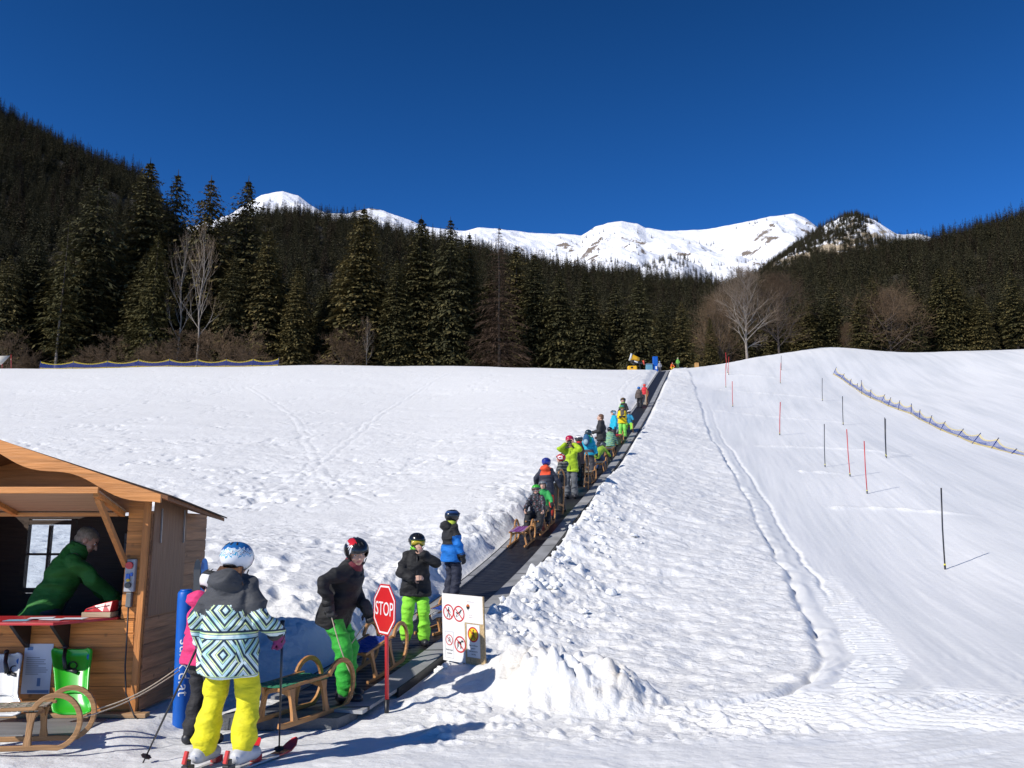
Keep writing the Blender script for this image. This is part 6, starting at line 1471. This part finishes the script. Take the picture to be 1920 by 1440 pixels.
def tree_line():
    tree_proto(); pt = plant_tree
    zbump = 0
    big = [ # kind, variant, u, v top, Y, width scale, label
        ('spruce', 2, 22, 470, 104, 1.0, 'dark spruce at the left edge of the photo in front of the wooded slope'),
        ('spruce', 0, 75, 430, 110, .9, 'dark spruce left of the tree with a long pale bare trunk'),
        ('thin', 0, 131, 405, 103, 1.0, 'sparse yellowish conifer whose pale trunk shows nearly to the ground, leftmost of its kind'),
        ('high', 0, 190, 316, 109, 1.10, 'broad tall spruce with brownish cone tips and a pale bare lower trunk'),
        ('spruce', 1, 283, 296, 114, 1.15, 'tallest slender spruce pointing into the sky, left of the shorter dark spires'),
        ('spruce', 3, 335, 318, 116, 1.0, 'dark ragged spruce spire against the sky, second right of the tallest'),
        ('spruce', 4, 397, 329, 115, 1.15, 'dark spruce top behind the leafless pale birch'),
        ('spruce', 3, 467, 330, 117, 1.1, 'dark ragged spruce overlapping the left foot of the snowy summit'),
        ('gold', 0, 298, 432, 102, 1.0, 'shorter golden green young spruce standing in front of the dark ones'),
        ('birch', 0, 386, 415, 102, .9, 'pale leafless birch in front of dark spruces, the brighter one of two'),
        ('birch', 1, 350, 425, 103, .8, 'thin pale leafless birch left of the brighter birch'),
        ('spruce', 2, 440, 470, 106, .9, 'mid sized spruce between the birch and the olive green spruce'),
        ('spruce', 0, 506, 425, 107, 1.05, 'broad olive spruce below the snowy summit'),
        ('spruce', 1, 560, 500, 104, 1.1, 'small dark spruce at the right of the bare bushes'),
        ('spruce', 2, 612, 520, 108, 1.0, 'low dark spruce left of the large pointed spruce'),
        ('spruce', 0, 683, 383, 106, 1.18, 'large pointed spruce standing clear of the forested hill, centre left'),
        ('spruce', 1, 745, 480, 104, 1.1, 'dense spruce filling the gap right of the large pointed spruce'),
        ('spruce', 1, 790, 402, 106, 1.15, 'dense dark spruce, left one of the close pair'),
        ('spruce', 2, 845, 404, 105, .92, 'shaggy spruce with hanging branches, right one of the close pair'),
        ('spruce', 0, 880, 432, 108, .9, 'spruce touching the bare brown larch on its left side'),
        ('larch', 0, 936, 420, 102, 1.15, 'leafless brown larch with drooping twigs among dark spruces'),
        ('spruce', 3, 968, 455, 109, 1.1, 'dark spruce just right of the bare larch'),
        ('spruce', 1, 1002, 470, 107, 1.1, 'dark spruce second right of the bare larch'),
        ('spruce', 2, 1048, 500, 105, 1.0, 'broad dark spruce left of the snow cannon'),
        ('spruce', 0, 1098, 505, 104, 1.1, 'dark spruce directly left above the snow cannon'),
        ('spruce', 2, 1196, 510, 101, 1.0, 'olive brown spruce right behind the snow cannon and blue board'),
        ('spruce', 3, 1277, 558, 103, 1.15, 'ragged spruce behind the snow pile at the top of the lift'),
        ('spruce', 1, 1330, 590, 110, 1.0, 'small dark spruce left of the tall bare tree'),
        ('tall_bare', 0, 1392, 494, 104, 1.15, 'tall pale leafless tree standing before the snowfield'),
        ('beech', 1, 1452, 506, 106, 1.0, 'brown leafless tree right next to the tall pale one'),
        ('beech', 1, 1345, 545, 112, .9, 'low brown leafless tree left of the tall pale one'),
        ('spruce', 3, 1512, 560, 122, 1.3, 'dark spruce between the two groups of leafless trees, left one'),
        ('spruce', 2, 1552, 555, 124, 1.2, 'dark spruce between the two groups of leafless trees, right one'),
        ('beech', 0, 1660, 532, 121, 1.05, 'big round crowned leafless beech at the edge of the right slope'),
        ('beech', 1, 1590, 600, 122, .8, 'small brown leafless tree left of the round crowned beech'),
        ('spruce', 3, 1742, 565, 124, 1.4, 'spruce immediately right of the round crowned beech'),
        ('spruce', 1, 1782, 545, 130, 1.3, 'second spruce right of the round crowned beech'),
        ('spruce', 0, 1835, 550, 128, 1.3, 'spruce on the right slope a little in from the edge of the photo'),
        ('spruce', 1, 1893, 535, 128, 1.3, 'spruce at the right edge of the photo above the bright snow'),
        ('birch', 1, 690, 590, 101, .8, 'small pale bare sapling in front of the large pointed spruce'),
        ('shrub', 1, 655, 598, 102, .9, 'upright bare bush in front of the dark spruces, left of the pale sapling')]
    names = {'spruce': 'spruce_tree', 'high': 'spruce_tree', 'thin': 'spruce_tree', 'gold': 'spruce_tree', 'larch': 'larch_tree', 'birch': 'birch_tree', 'tall_bare': 'leafless_tree', 'beech': 'beech_tree', 'shrub': 'shrub'}
    for k, vr, u, v, Y, ws, lab in big: pt(k, names[k], lab, u, v, Y, vr, ws, cat='shrub' if k == 'shrub' else 'tree')
    sh = [(228, 622, 100, 1.25, 'tangled bare brown bush right of the pale trunks'), (285, 640, 99, 1.3, 'bare brown bush under the golden green spruce'), (360, 612, 100, 1.3, 'wide bare brown bush below the birches, behind the net fence'), (428, 600, 101, 1.45, 'largest bare bush, reddish brown, behind the middle of the net fence'),
          (486, 626, 99, 1.3, 'bare brown bush at the right end of the net fence'), (150, 655, 99, 1.1, 'low bare bush at the foot of the yellowish conifer'), (15, 615, 101, 1.2, 'bare brown bush at the left edge above the tarpaulin'), (1505, 655, 111, .8, 'tiny brown heap of brushwood on the crest of the piste')]
    for k, (u, v, Y, ws, lab) in enumerate(sh): pt('shrub', 'shrub', lab, u, v, Y, k % 2, ws, cat='shrub', sink=.6)
    # the dense spruces behind, row upon row
    n = 0
    for Y, step, hmin, hmax in ((109, 27, 9, 19), (117, 25, 13, 23), (129, 26, 16, 24)):
        u = -60
        while u < 1260:
            uu = u + rnd.uniform(-16, 16); x = slopes(uu, 690)[0] * Y; h = rnd.uniform(hmin, hmax) * (1.0 if uu < 520 else (.85 if uu < 900 else .78)); zb = gz(x, Y)
            vr = rnd.choice((0, 1, 1, 2, 3)); cr, tk, h0 = TREES['spruce'][vr]; s = h / h0
            r = empty('spruce_tree', (x, Y + rnd.uniform(-3, 3), zb - .4), rnd.uniform(0, 6.28), 'dark spruce standing deep in the dense row of forest behind the front trees', 'tree', 'dense spruces of the forest edge')
            wv = rnd.uniform(.95, 1.5); r.scale = (s * wv, s * wv, s); link('trunk', tk, r); link('crown', cr, r); u += step; n += 1
        while u < 1990:
            uu = u + rnd.uniform(-9, 9); Yq = Y + 14; x = slopes(uu, 660)[0] * Yq; h = rnd.uniform(8, 12.5) if uu < 1560 else rnd.uniform(9, 15); zb = gz(x, Yq)
            vr = rnd.choice((0, 1, 2, 3)); cr, tk, h0 = TREES['spruce'][vr]; s = h / h0
            r = empty('spruce_tree', (x, Yq + rnd.uniform(-3, 3), zb - .4), rnd.uniform(0, 6.28), 'dark spruce in the forest edge above the right part of the piste', 'tree', 'spruces above the piste')
            r.scale = (s * 1.15, s * 1.15, s); link('trunk', tk, r); link('crown', cr, r); u += step * 1.25
# ------------------------------------------------------------------ hills, far forest, snowy range
def hill(name, label, sky_pts, Yr, Yb, e_base, mt, relief, seed, nu=260, nr=90, back=.35, tree_h=0.0, power=1.15, Yf=None):
    """a real hillside: its crest follows the skyline at distance Yr (or a list), falling towards the camera to Yb"""
    us = np.array([p[0] for p in sky_pts], float); vs = np.array([p[1] for p in sky_pts], float)
    uu = np.linspace(us[0], us[-1], nu); vv = np.interp(uu, us, vs)
    a = np.array([slopes(p, q) for p, q in zip(uu, vv)])
    Yq = np.full(nu, Yr, float) if np.isscalar(Yr) else np.interp(uu, us, np.array(Yr, float))
    rs = np.concatenate([np.linspace(-back, 0, 14)[:-1], np.linspace(0, 1, nr)])
    P = np.zeros((len(rs), nu, 3))
    zr = EYE + a[:, 1] * Yq - tree_h; xr = a[:, 0] * Yq
    for i, r in enumerate(rs):
        Y = Yq + (Yb - Yq) * r
        zb = EYE + e_base * Yb
        f = np.clip(r, 0, 1) ** power
        z = zr + (zb - zr) * f if r >= 0 else zr + r * Yq * .55
        x = a[:, 0] * Y if r >= 0 else a[:, 0] * Y
        k = min(1, abs(r) * 5 + .12)
        q = fbm(x / (relief * 7), Y / (relief * 7), seed, 5, .55); rdg = 1 - np.abs(fbm(x / (relief * 5), Y / (relief * 9), seed + 9, 4)) * 2.2
        z = z + k * relief * (1.1 * q + .30 * (1 - 2.2 * np.abs(fbm(x / (relief * 1.6) + .4 * Y / relief, Y / (relief * 2.6), seed + 31, 4))) + .60 * rdg * (1 if r > 0 else .3) - .3)
        P[i, :, 0] = x; P[i, :, 1] = Y; P[i, :, 2] = z
    me = grid_mesh(name, P.reshape(-1, 3)[::1], len(rs), nu)
    me.flip_normals() if False else None
    me.materials.append(mt); o = link(name, me); tag(o, label, None, None, 'structure')
    return P
def scatter_forest(name, label, P, r0, r1, spacing_n, hrange, protos, seed, keep=None):
    """far forest: one object of individually placed conifers (geometry nodes)"""
    g = np.random.default_rng(seed); nr, nu, _ = P.shape
    i = g.uniform(r0 * (nr - 1), r1 * (nr - 1) - 1e-3, spacing_n); j = g.uniform(0, nu - 1.001, spacing_n)
    i0 = i.astype(int); j0 = j.astype(int); a = (i - i0)[:, None]; b = (j - j0)[:, None]
    pts = P[i0, j0] * (1 - a) * (1 - b) + P[i0 + 1, j0] * a * (1 - b) + P[i0, j0 + 1] * (1 - a) * b + P[i0 + 1, j0 + 1] * a * b
    if keep is not None:
        k = keep(pts, i / (nr - 1), j / (nu - 1), g); pts = pts[k]
    me = bpy.data.meshes.new(name); me.vertices.add(len(pts)); me.vertices.foreach_set('co', pts.astype(np.float32).ravel())
    s = g.uniform(*hrange, len(pts)) / 24.0; at_ = me.attributes.new('s', 'FLOAT', 'POINT'); at_.data.foreach_set('value', s.astype(np.float32))
    at_ = me.attributes.new('rz', 'FLOAT', 'POINT'); at_.data.foreach_set('value', g.uniform(0, 6.28, len(pts)).astype(np.float32))
    at_ = me.attributes.new('k', 'INT', 'POINT'); at_.data.foreach_set('value', g.integers(0, len(protos), len(pts)).astype(np.int32))
    o = link(name, me); tag(o, label, None, None, 'stuff')
    ng = bpy.data.node_groups.new(name, 'GeometryNodeTree'); ng.interface.new_socket('Geometry', in_out='INPUT', socket_type='NodeSocketGeometry'); ng.interface.new_socket('Geometry', in_out='OUTPUT', socket_type='NodeSocketGeometry')
    N = ng.nodes; L = ng.links; gi = N.new('NodeGroupInput'); go = N.new('NodeGroupOutput')
    def named(n, dt):
        q = N.new('GeometryNodeInputNamedAttribute'); q.data_type = dt; q.inputs[0].default_value = n; return q.outputs[0]
    ip = N.new('GeometryNodeInstanceOnPoints'); L.new(gi.outputs[0], ip.inputs['Points'])
    gj = N.new('GeometryNodeGeometryToInstance')
    for pr in reversed(protos):
        oi = N.new('GeometryNodeObjectInfo'); oi.inputs['Object'].default_value = pr; oi.inputs['As Instance'].default_value = True; L.new(oi.outputs['Geometry'], gj.inputs[0])
    L.new(gj.outputs[0], ip.inputs['Instance']); ip.inputs['Pick Instance'].default_value = True
    L.new(named('k', 'INT'), ip.inputs['Instance Index'])
    cx = N.new('ShaderNodeCombineXYZ'); L.new(named('rz', 'FLOAT'), cx.inputs[2])
    L.new(cx.outputs[0], ip.inputs['Rotation']) 
    L.new(named('s', 'FLOAT'), ip.inputs['Scale']); L.new(ip.outputs[0], go.inputs[0])
    md = o.modifiers.new('forest', 'NODES'); md.node_group = ng
    return o
def snow_rock(name, thr, scale, tree=False, dark=(.20, .155, .115)):
    m = bpy.data.materials.new(name); t, b = nodes_of(m); N = t.nodes; L = t.links
    tc = N.new('ShaderNodeTexCoord'); mp = N.new('ShaderNodeMapping'); mp.inputs['Scale'].default_value = (scale, scale, scale * 1.1); L.new(tc.outputs['Object'], mp.inputs[0])
    n = N.new('ShaderNodeTexNoise'); n.inputs['Scale'].default_value = 1; n.inputs['Detail'].default_value = 9; n.inputs['Roughness'].default_value = .68; L.new(mp.outputs[0], n.inputs['Vector'])
    n2 = N.new('ShaderNodeTexNoise'); n2.inputs['Scale'].default_value = .16; n2.inputs['Detail'].default_value = 3; L.new(mp.outputs[0], n2.inputs['Vector'])
    ge = N.new('ShaderNodeNewGeometry'); sx = N.new('ShaderNodeSeparateXYZ'); L.new(ge.outputs['True Normal'], sx.inputs[0])
    def mth(op, *a):
        q = N.new('ShaderNodeMath'); q.operation = op
        for k, v in enumerate(a):
            if isinstance(v, (int, float)): q.inputs[k].default_value = v
            else: L.new(v, q.inputs[k])
        return q.outputs[0]
    v = mth('ADD', mth('ADD', n.outputs[0], mth('MULTIPLY', n2.outputs[0], .75)), mth('MULTIPLY', mth('SUBTRACT', .80, sx.outputs[2]), .55))
    mr = N.new('ShaderNodeMapRange'); L.new(v, mr.inputs[0]); mr.inputs[1].default_value = thr; mr.inputs[2].default_value = thr + .045
    cr = N.new('ShaderNodeValToRGB'); cr.color_ramp.elements[0].color = tuple(c * .75 for c in dark) + (1,); cr.color_ramp.elements[1].color = tuple(c * 1.5 for c in dark) + (1,); L.new(n2.outputs[0], cr.inputs[0])
    mx = N.new('ShaderNodeMix'); mx.data_type = 'RGBA'; L.new(mr.outputs[0], mx.inputs[0]); mx.inputs[6].default_value = (.88, .89, .92, 1); L.new(cr.outputs[0], mx.inputs[7])
    L.new(mx.outputs[2], b.inputs['Base Color']); b.inputs['Roughness'].default_value = .8; b.inputs['Specular IOR Level'].default_value = .2
    bp = N.new('ShaderNodeBump'); bp.inputs['Strength'].default_value = .8; bp.inputs['Distance'].default_value = .22 / scale; L.new(n.outputs[0], bp.inputs['Height']); L.new(bp.outputs[0], b.inputs['Normal'])
    return m
def backdrop():
    protos = []
    brown = leaf_mat('brown_larch', (.03, .022, .014), (.060, .042, .025), (.095, .066, .04))
    for cr in [conifer_mesh(201 + k, 24, rd, .03, 26, 9, 5, mt, 1, .38, .50, .4, tp) for k, (rd, tp, mt) in enumerate(((4.8, .70, FAR_M), (4.2, .68, FAR_M), (5.2, .62, FAR_M), (4.6, .70, brown), (4.3, .72, FAR_M), (4.9, .60, FAR_M)))]:
        protos.append(bpy.data.objects.new('far_tree', cr))
    floor = mat('forest_floor', (.030, .024, .015), .95, .5, .05)
    def clear(p, fi, fj, g): return fbm(p[:, 0] / 38, p[:, 1] / 38, 23, 3) + .35 * fbm(p[:, 0] / 11, p[:, 1] / 11, 24, 2) < .44
    P = hill('wooded_hill', 'steep wooded hillside rising at the left', [(-700, -60), (-300, 60), (0, 222), (60, 258), (130, 297), (200, 327), (258, 352), (300, 412), (350, 470), (430, 540), (520, 600), (600, 650)], 950, 330, .185, floor, 14, 301, 200, 80)
    scatter_forest('far_forest', 'dense dark conifer forest on the left hillside', P, .13, 1, 11000, (8, 27), protos, 1, clear)
    P = hill('wooded_hill', 'wooded hill in the middle below the snowy range', [(150, 540), (300, 490), (400, 455), (460, 430), (520, 422), (600, 428), (650, 437), (740, 455), (800, 468), (900, 486), (1000, 515), (1100, 532), (1200, 540), (1300, 562), (1420, 590), (1520, 620)], 900, 330, .175, floor, 10, 311, 220, 80)
    scatter_forest('far_forest', 'dense dark conifer forest on the middle hill', P, .12, 1, 9500, (9, 26), protos, 2, clear)
    P = hill('wooded_hill', 'wooded hillside at the right', [(1320, 600), (1380, 562), (1440, 540), (1500, 530), (1600, 505), (1700, 492), (1780, 472), (1850, 448), (1920, 428), (2100, 370), (2500, 240)], 900, 330, .20, floor, 11, 321, 220, 80)
    scatter_forest('far_forest', 'dense dark conifer forest on the right hillside', P, .12, 1, 9500, (9, 25), protos, 3, clear)
    rk = snow_rock('snow_and_rock', 1.055, .0080, dark=(.16, .13, .105))
    K = hill('rocky_hill', 'rounded hill with scattered conifers, snow and pale cliffs', [(1330, 600), (1380, 545), (1420, 512), (1450, 490), (1500, 458), (1545, 428), (1575, 412), (1605, 407), (1640, 413), (1680, 438), (1705, 441), (1730, 440), (1770, 459), (1830, 500), (1920, 540)], 1900, 1100, .15, snow_rock('snow_and_cliff', .90, .014, dark=(.36, .29, .20)), 26, 331, 220, 90)
    cliffs = [(slopes(u_, v_), du / FPX, dv_ / FPX) for u_, v_, du, dv_ in ((1492, 512, 62, 14), (1585, 478, 34, 26), (1545, 468, 22, 16), (1640, 440, 60, 22))]
    def kp(p, fi, fj, g):
        n = fbm(p[:, 0] / 90, p[:, 1] / 90, 5, 3) + .25 * g.standard_normal(len(p)) * .6
        u = p[:, 0] / p[:, 1]
        th = np.zeros(len(p)); su = p[:, 0] / p[:, 1]; se = (p[:, 2] - EYE) / p[:, 1]
        for (cu, ce), du, de in cliffs: th += 1.1 * np.exp(-((su - cu) / du) ** 2 - ((se - ce) / de) ** 2)
        return n - th > (-.22 + .50 * smooth(.39, .47, u)) - .85 * smooth(.16, .45, fi) - .5 * smooth(.40, .30, u)
    scatter_forest('far_forest', 'scattered conifers on the rocky hill', K, .12, .9, 15000, (10, 20), protos, 4, kp)
    K = hill('rocky_hill', 'low wooded shoulder in front of the snowy range', [(1130, 560), (1180, 515), (1215, 498), (1250, 484), (1280, 486), (1310, 500), (1340, 522), (1380, 548), (1430, 590)], 1700, 1000, .15, snow_rock('snow_shoulder', 1.2, .01), 14, 341, 120, 60)
    scatter_forest('far_forest', 'scattered conifers on the shoulder below the range', K, .16, .9, 900, (12, 20), protos, 6, lambda p, fi, fj, g: fbm(p[:, 0] / 60, p[:, 1] / 60, 9, 3) + .2 * g.standard_normal(len(p)) > -.02 - .3 * smooth(.3, .7, fi))
    sky_pts = [(200, 470), (330, 430), (430, 402), (460, 382), (490, 365), (530, 358), (560, 366), (585, 385), (610, 400), (650, 402), (690, 393), (720, 396), (755, 407), (790, 421), (830, 428), (870, 430), (900, 425), (940, 428), (990, 436), (1050, 438), (1090, 441), (1115, 426), (1140, 415), (1165, 411), (1195, 416), (1210, 425), (1245, 430), (1330, 428), (1370, 424), (1410, 416), (1445, 406), (1490, 402), (1510, 410), (1535, 428), (1580, 450), (1660, 445), (1720, 438), (1750, 446), (1775, 460), (1840, 480), (1950, 520)]
    S = hill('snowy_range', 'bright snow covered mountain range under the blue sky', sky_pts, 4200, 1700, .14, rk, 100, 351, 900, 240, power=.95)
    scatter_forest('far_forest', 'sparse conifers on the upper snow of the range', S, .10, .75, 3200, (16, 26), protos, 7, lambda p, fi, fj, g: (fbm(p[:, 0] / 220, p[:, 1] / 220, 19, 3) + .25 * g.standard_normal(len(p)) > .42 - .75 * smooth(.30, .75, fi) - .42 * (p[:, 0] / p[:, 1] < -.15)))
# ------------------------------------------------------------------ put everything together
make_ground()
make_lift(); stop_sign(); info_board(); blue_post(); slalom(); fences(); crest_things(); hut()
G = PEOPLE['girl']
def ws(pp, k, off=.05): return to_world(pp, pp['WR'][k] + pp['HD'][k] * pp['H'] * off)
hl, hr_ = ws(G, 0), ws(G, 1)
ski_pole('ski pole slanting down to the left from the hand of the girl in yellow trousers', hl + Vector((0, .0, .07)), (lambda p: p)(ground_at(268, 1431)))
ski_pole('upright ski pole at the right side of the girl in yellow trousers', hr_ + Vector((.01, 0, .07)), ground_at(523, 1416))
dv = Vector((.36, .93, 0))
for k, lab in ((0, 'ski under the left boot of the girl in yellow trousers'), (1, 'ski with red tip under the right boot of the girl in yellow trousers')):
    a = to_world(G, G['AN'][k]); gg = gz(a.x, a.y); ski(lab, (a.x, a.y, gg + .0), dv)
# lettering on the strap of the white helmet
pk = PEOPLE['pink']; hh = pk['hh']
me = text_mesh('uvex', hh * .26, .0006); v = coords(me); HFm = np.array(pk['HF']); q = np.empty_like(v)
for i in range(len(v)):
    ph = -1.95 - v[i, 0] * -1 / (hh * .58) * 1.0; z = .22 + v[i, 1] / hh
    k_ = math.sqrt(max(.05, 1 - ((z - .1) / .5) ** 2)); l_ = np.array([.515 * 1.055 * k_ * math.sin(ph), -.04 + .60 * 1.055 * k_ * math.cos(ph), z]) * hh
    q[i] = np.array(pk['HC']) + HFm @ l_
set_coords(me, q); me.materials.append(mat('sign_white', (.80, .80, .80), .5, .03))
for c_ in pk['root'].children:
    if c_.name.startswith('goggles'): link('lettering', me, c_)
# sleds
Ln = PEOPLE['lean']
lt = [ws(Ln, 0), ws(Ln, 1)]
sled('wooden sled with green webbing seat at the start of the belt', Vector((-1.82, 7.86, .045)), 24, (.02, .20, .09), 1.0, 0, [lt[0], lt[1]])
p = on_belt(9.62, .08); sled('wooden sled with blue webbing seat on the belt before the child in lime trousers', p, 16, (.01, .045, .28), 8)
p = on_belt(11.72, .20); sled('wooden sled with blue seat and striped blanket behind the notice board', p, 32, (.01, .05, .30), 8, scale=.84, pale=(.02, .03, .05))
b_ = empty('blanket', p, -R(32), 'black and white striped blanket on the rear of the sled behind the notice board', 'blanket'); b_.rotation_euler = (Matrix.Rotation(-R(32), 4, 'Z') @ Matrix.Rotation(R(8), 4, 'X')).to_euler()
b_.scale = (.84,) * 3
mb = MB(); mb.loft([[Vector((x, -.42 + .17 * k + .01 * math.sin(x * 30), .327 + .02 * math.sin(k * 2 + x * 9) ** 2 - (.10 if abs(x) > .155 else 0))) for x in np.linspace(-.17, .17, 15)] for k in np.linspace(-.6, 1.0, 14)], cap=False, closed=False)
sm_ = bpy.data.materials.new('striped_blanket'); t_, bs_ = nodes_of(sm_); tc_ = t_.nodes.new('ShaderNodeTexCoord'); wv_ = t_.nodes.new('ShaderNodeTexWave'); wv_.bands_direction = 'X'; wv_.inputs['Scale'].default_value = 7; rp_ = t_.nodes.new('ShaderNodeValToRGB'); rp_.color_ramp.interpolation = 'CONSTANT'; rp_.color_ramp.elements[0].color = (.02, .02, .025, 1); rp_.color_ramp.elements[1].position = .55; rp_.color_ramp.elements[1].color = (.55, .55, .53, 1)
t_.links.new(tc_.outputs['Object'], wv_.inputs[0]); t_.links.new(wv_.outputs['Fac'], rp_.inputs[0]); t_.links.new(rp_.outputs[0], bs_.inputs['Base Color']); bs_.inputs['Roughness'].default_value = .9
o_b = mb.build('cloth', sm_, b_, True); sl_ = o_b.modifiers.new('s', 'SOLIDIFY'); sl_.thickness = .012
Pk = PEOPLE['pink']
hp_ = ws(Pk, 0, .06)
sled('large natural wood sled with beige woven seat in front of the kiosk', Vector((-3.70, 6.86, .02)), 82, (.36, .31, .23), 0, 0, [hp_, hp_ + Vector((.01, 0, -.03))], .90, pale=(.22, .24, .16), wcol=(.36, .19, .075))
p = on_belt(18.0, -.12); sled('wooden sled with purple and white checked seat in front of the seated child', p, 14, (.16, .02, .17), 10, 0, pale=(.60, .50, .60))
p = on_belt(19.1, -.02); sled('wooden sled under the child in the green helmet', p, 14, (.05, .05, .06), 10)
p = on_belt(19.85, -.02); sled('wooden sled under the child in the grey helmet', p, 14, (.05, .05, .06), 10)
p = on_belt(21.0, .10); p.z += .58; sled('wooden sled stood on end between the red trousers and the black trousers', p, 25, (.30, .24, .16), 82)
p = on_belt(25.1, .14); p.z += .55; sled('dark seated sled stood on end left of the turquoise trousers', p, 20, (.01, .01, .012), 84)
p = on_belt(26.6, .10); sled('wooden sled lying at the feet of the person with the backpack', p, 14, (.25, .20, .12), 10)
p = on_belt(28.8, .20); sled('wooden sled beside the stooping child', p, 14, (.05, .05, .05), 10)
p = on_belt(32.7, .12); sled('wooden sled under the child in the striped jacket', p, 14, (.1, .1, .1), 11)
p = on_belt(39.9, .24); sled('wooden sled under the child in the white helmet', p, 190, (.3, .25, .2), -13)
p = on_belt(36.6, .05); sled('sled with red seat behind the black trousers of the child in turquoise', p, 14, (.40, .02, .03), 13)
p = on_belt(51.9, .20); p.z += .55; sled('wooden sled stood on end beside the child in the brown jacket', p, 20, (.3, .25, .2), 84)
# ropes held by the child in the black and blue jacket
B = PEOPLE['blue']; w0, w1 = ws(B, 0), ws(B, 1)
# phone, backpack
Mn = PEOPLE['man']; f = to_world(Mn, Mn['WR'][0] + Mn['HD'][0] * .15)
r_ = empty('phone', f, R(-282), 'dark phone in the hand of the bareheaded man', 'phone'); m_ = MB(); m_.box((0, .01, .05), (.075, .012, .15)); bd_ = m_.build('case', DARK, r_, bevel=.004); m_ = MB(); m_.box((0, .0175, .05), (.066, .002, .135)); m_.build('screen', gloss('screen_glass', (.03, .035, .05), .1), r_)
T = PEOPLE['teal_backpack']; f = to_world(T, T['C']); 
r_ = empty('backpack', f, T['root'].rotation_euler.z, 'small dark blue backpack worn over the green and teal jacket', 'backpack'); m_ = MB(); m_.ell((0, -.24, -.06), (.115, .085, .20)); m_.build('bag', cloth('bag_blue', (.01, .09, .20)), r_, True)
m_ = MB(); m_.ell((0, -.31, -.12), (.08, .035, .09)); m_.build('pocket', cloth('bag_pale', (.25, .36, .42)), r_, True)
for s_ in (-1, 1):
    m_ = MB(); m_.tube([(s_ * .08, -.18, .12), (s_ * .10, -.05, .17), (s_ * .10, .10, .10), (s_ * .12, .13, -.06)], .016, 6, flat=.5); m_.build('shoulder_strap', cloth('bag_strap', (.02, .03, .05)), r_, True)
# skis standing behind the girl in pink
for u, c_, lab in ((371, (.05, .05, .05), 'dark ski tip standing up behind the pink jacket, left of two'), (384, (.01, .07, .25), 'blue ski tip standing up behind the pink jacket, right of two')):
    b0 = Vector((slopes(u, 1250)[0] * 7.75, 7.75, gz(-2.7, 7.75))); t0 = at(u, 1049 if c_[0] > .03 else 1047, 7.75); r_ = empty('upright_ski', b0, 0, lab, 'ski')
    m_ = MB(); d_ = t0 - b0
    m_.loft([[b0 + d_ * k + Vector((a * w_, b * .006, 0)) for a, b in ((1, 1), (-1, 1), (-1, -1), (1, -1))] for k, w_ in ((0, .028), (.5, .026), (.93, .034), (.98, .024), (1.0, .010))], sm=False); wbuild(m_, 'ski_blade', gloss('upright_ski_paint', c_, .3), r_)
    m_ = MB(); m_.box(b0 + d_ * .5 + Vector((0, -.02, 0)), (.045, .035, .16)); wbuild(m_, 'binding', DARK, r_, None, False, .004)
# broken crusts of snow along the right edge of the belt
g_ = np.random.default_rng(5); m_ = MB()
for i in range(170):
    Y = 9.3 + 14 * g_.random() ** 1.6; d_ = .72 + abs(g_.normal(0, .75)); x = belt_x(Y) + d_ * 1.025
    if x > edge_x(Y) - .3: continue
    s_ = .025 + .07 * g_.random() ** 3; z = gz(x, Y); n_ = 7
    fr = Matrix.Rotation(g_.uniform(0, 6), 3, 'Z') @ Matrix.Rotation(g_.uniform(-.7, .7), 3, 'X')
    k = MB(); k.ell((x, Y, z + s_ * .25), (s_ * g_.uniform(.7, 1.3), s_ * g_.uniform(.6, 1.1), s_ * g_.uniform(.4, .8)), fr, 10, 7)
    m_.add([Vector(v_) + Vector(g_.normal(0, s_ * .10, 3)) for v_ in k.V], k.F)
tag(m_.build('snow_lumps', mat('lump_snow', (.88, .885, .88), .6, .05, 20, .5, 40), None, True), 'loose lumps of broken snow', None, None, 'stuff')
tree_line()
backdrop()
for o in list(bpy.data.objects):
    if o.type == 'MESH' and not o.users_collection and o.name.startswith('far_tree') is False: bpy.data.objects.remove(o)
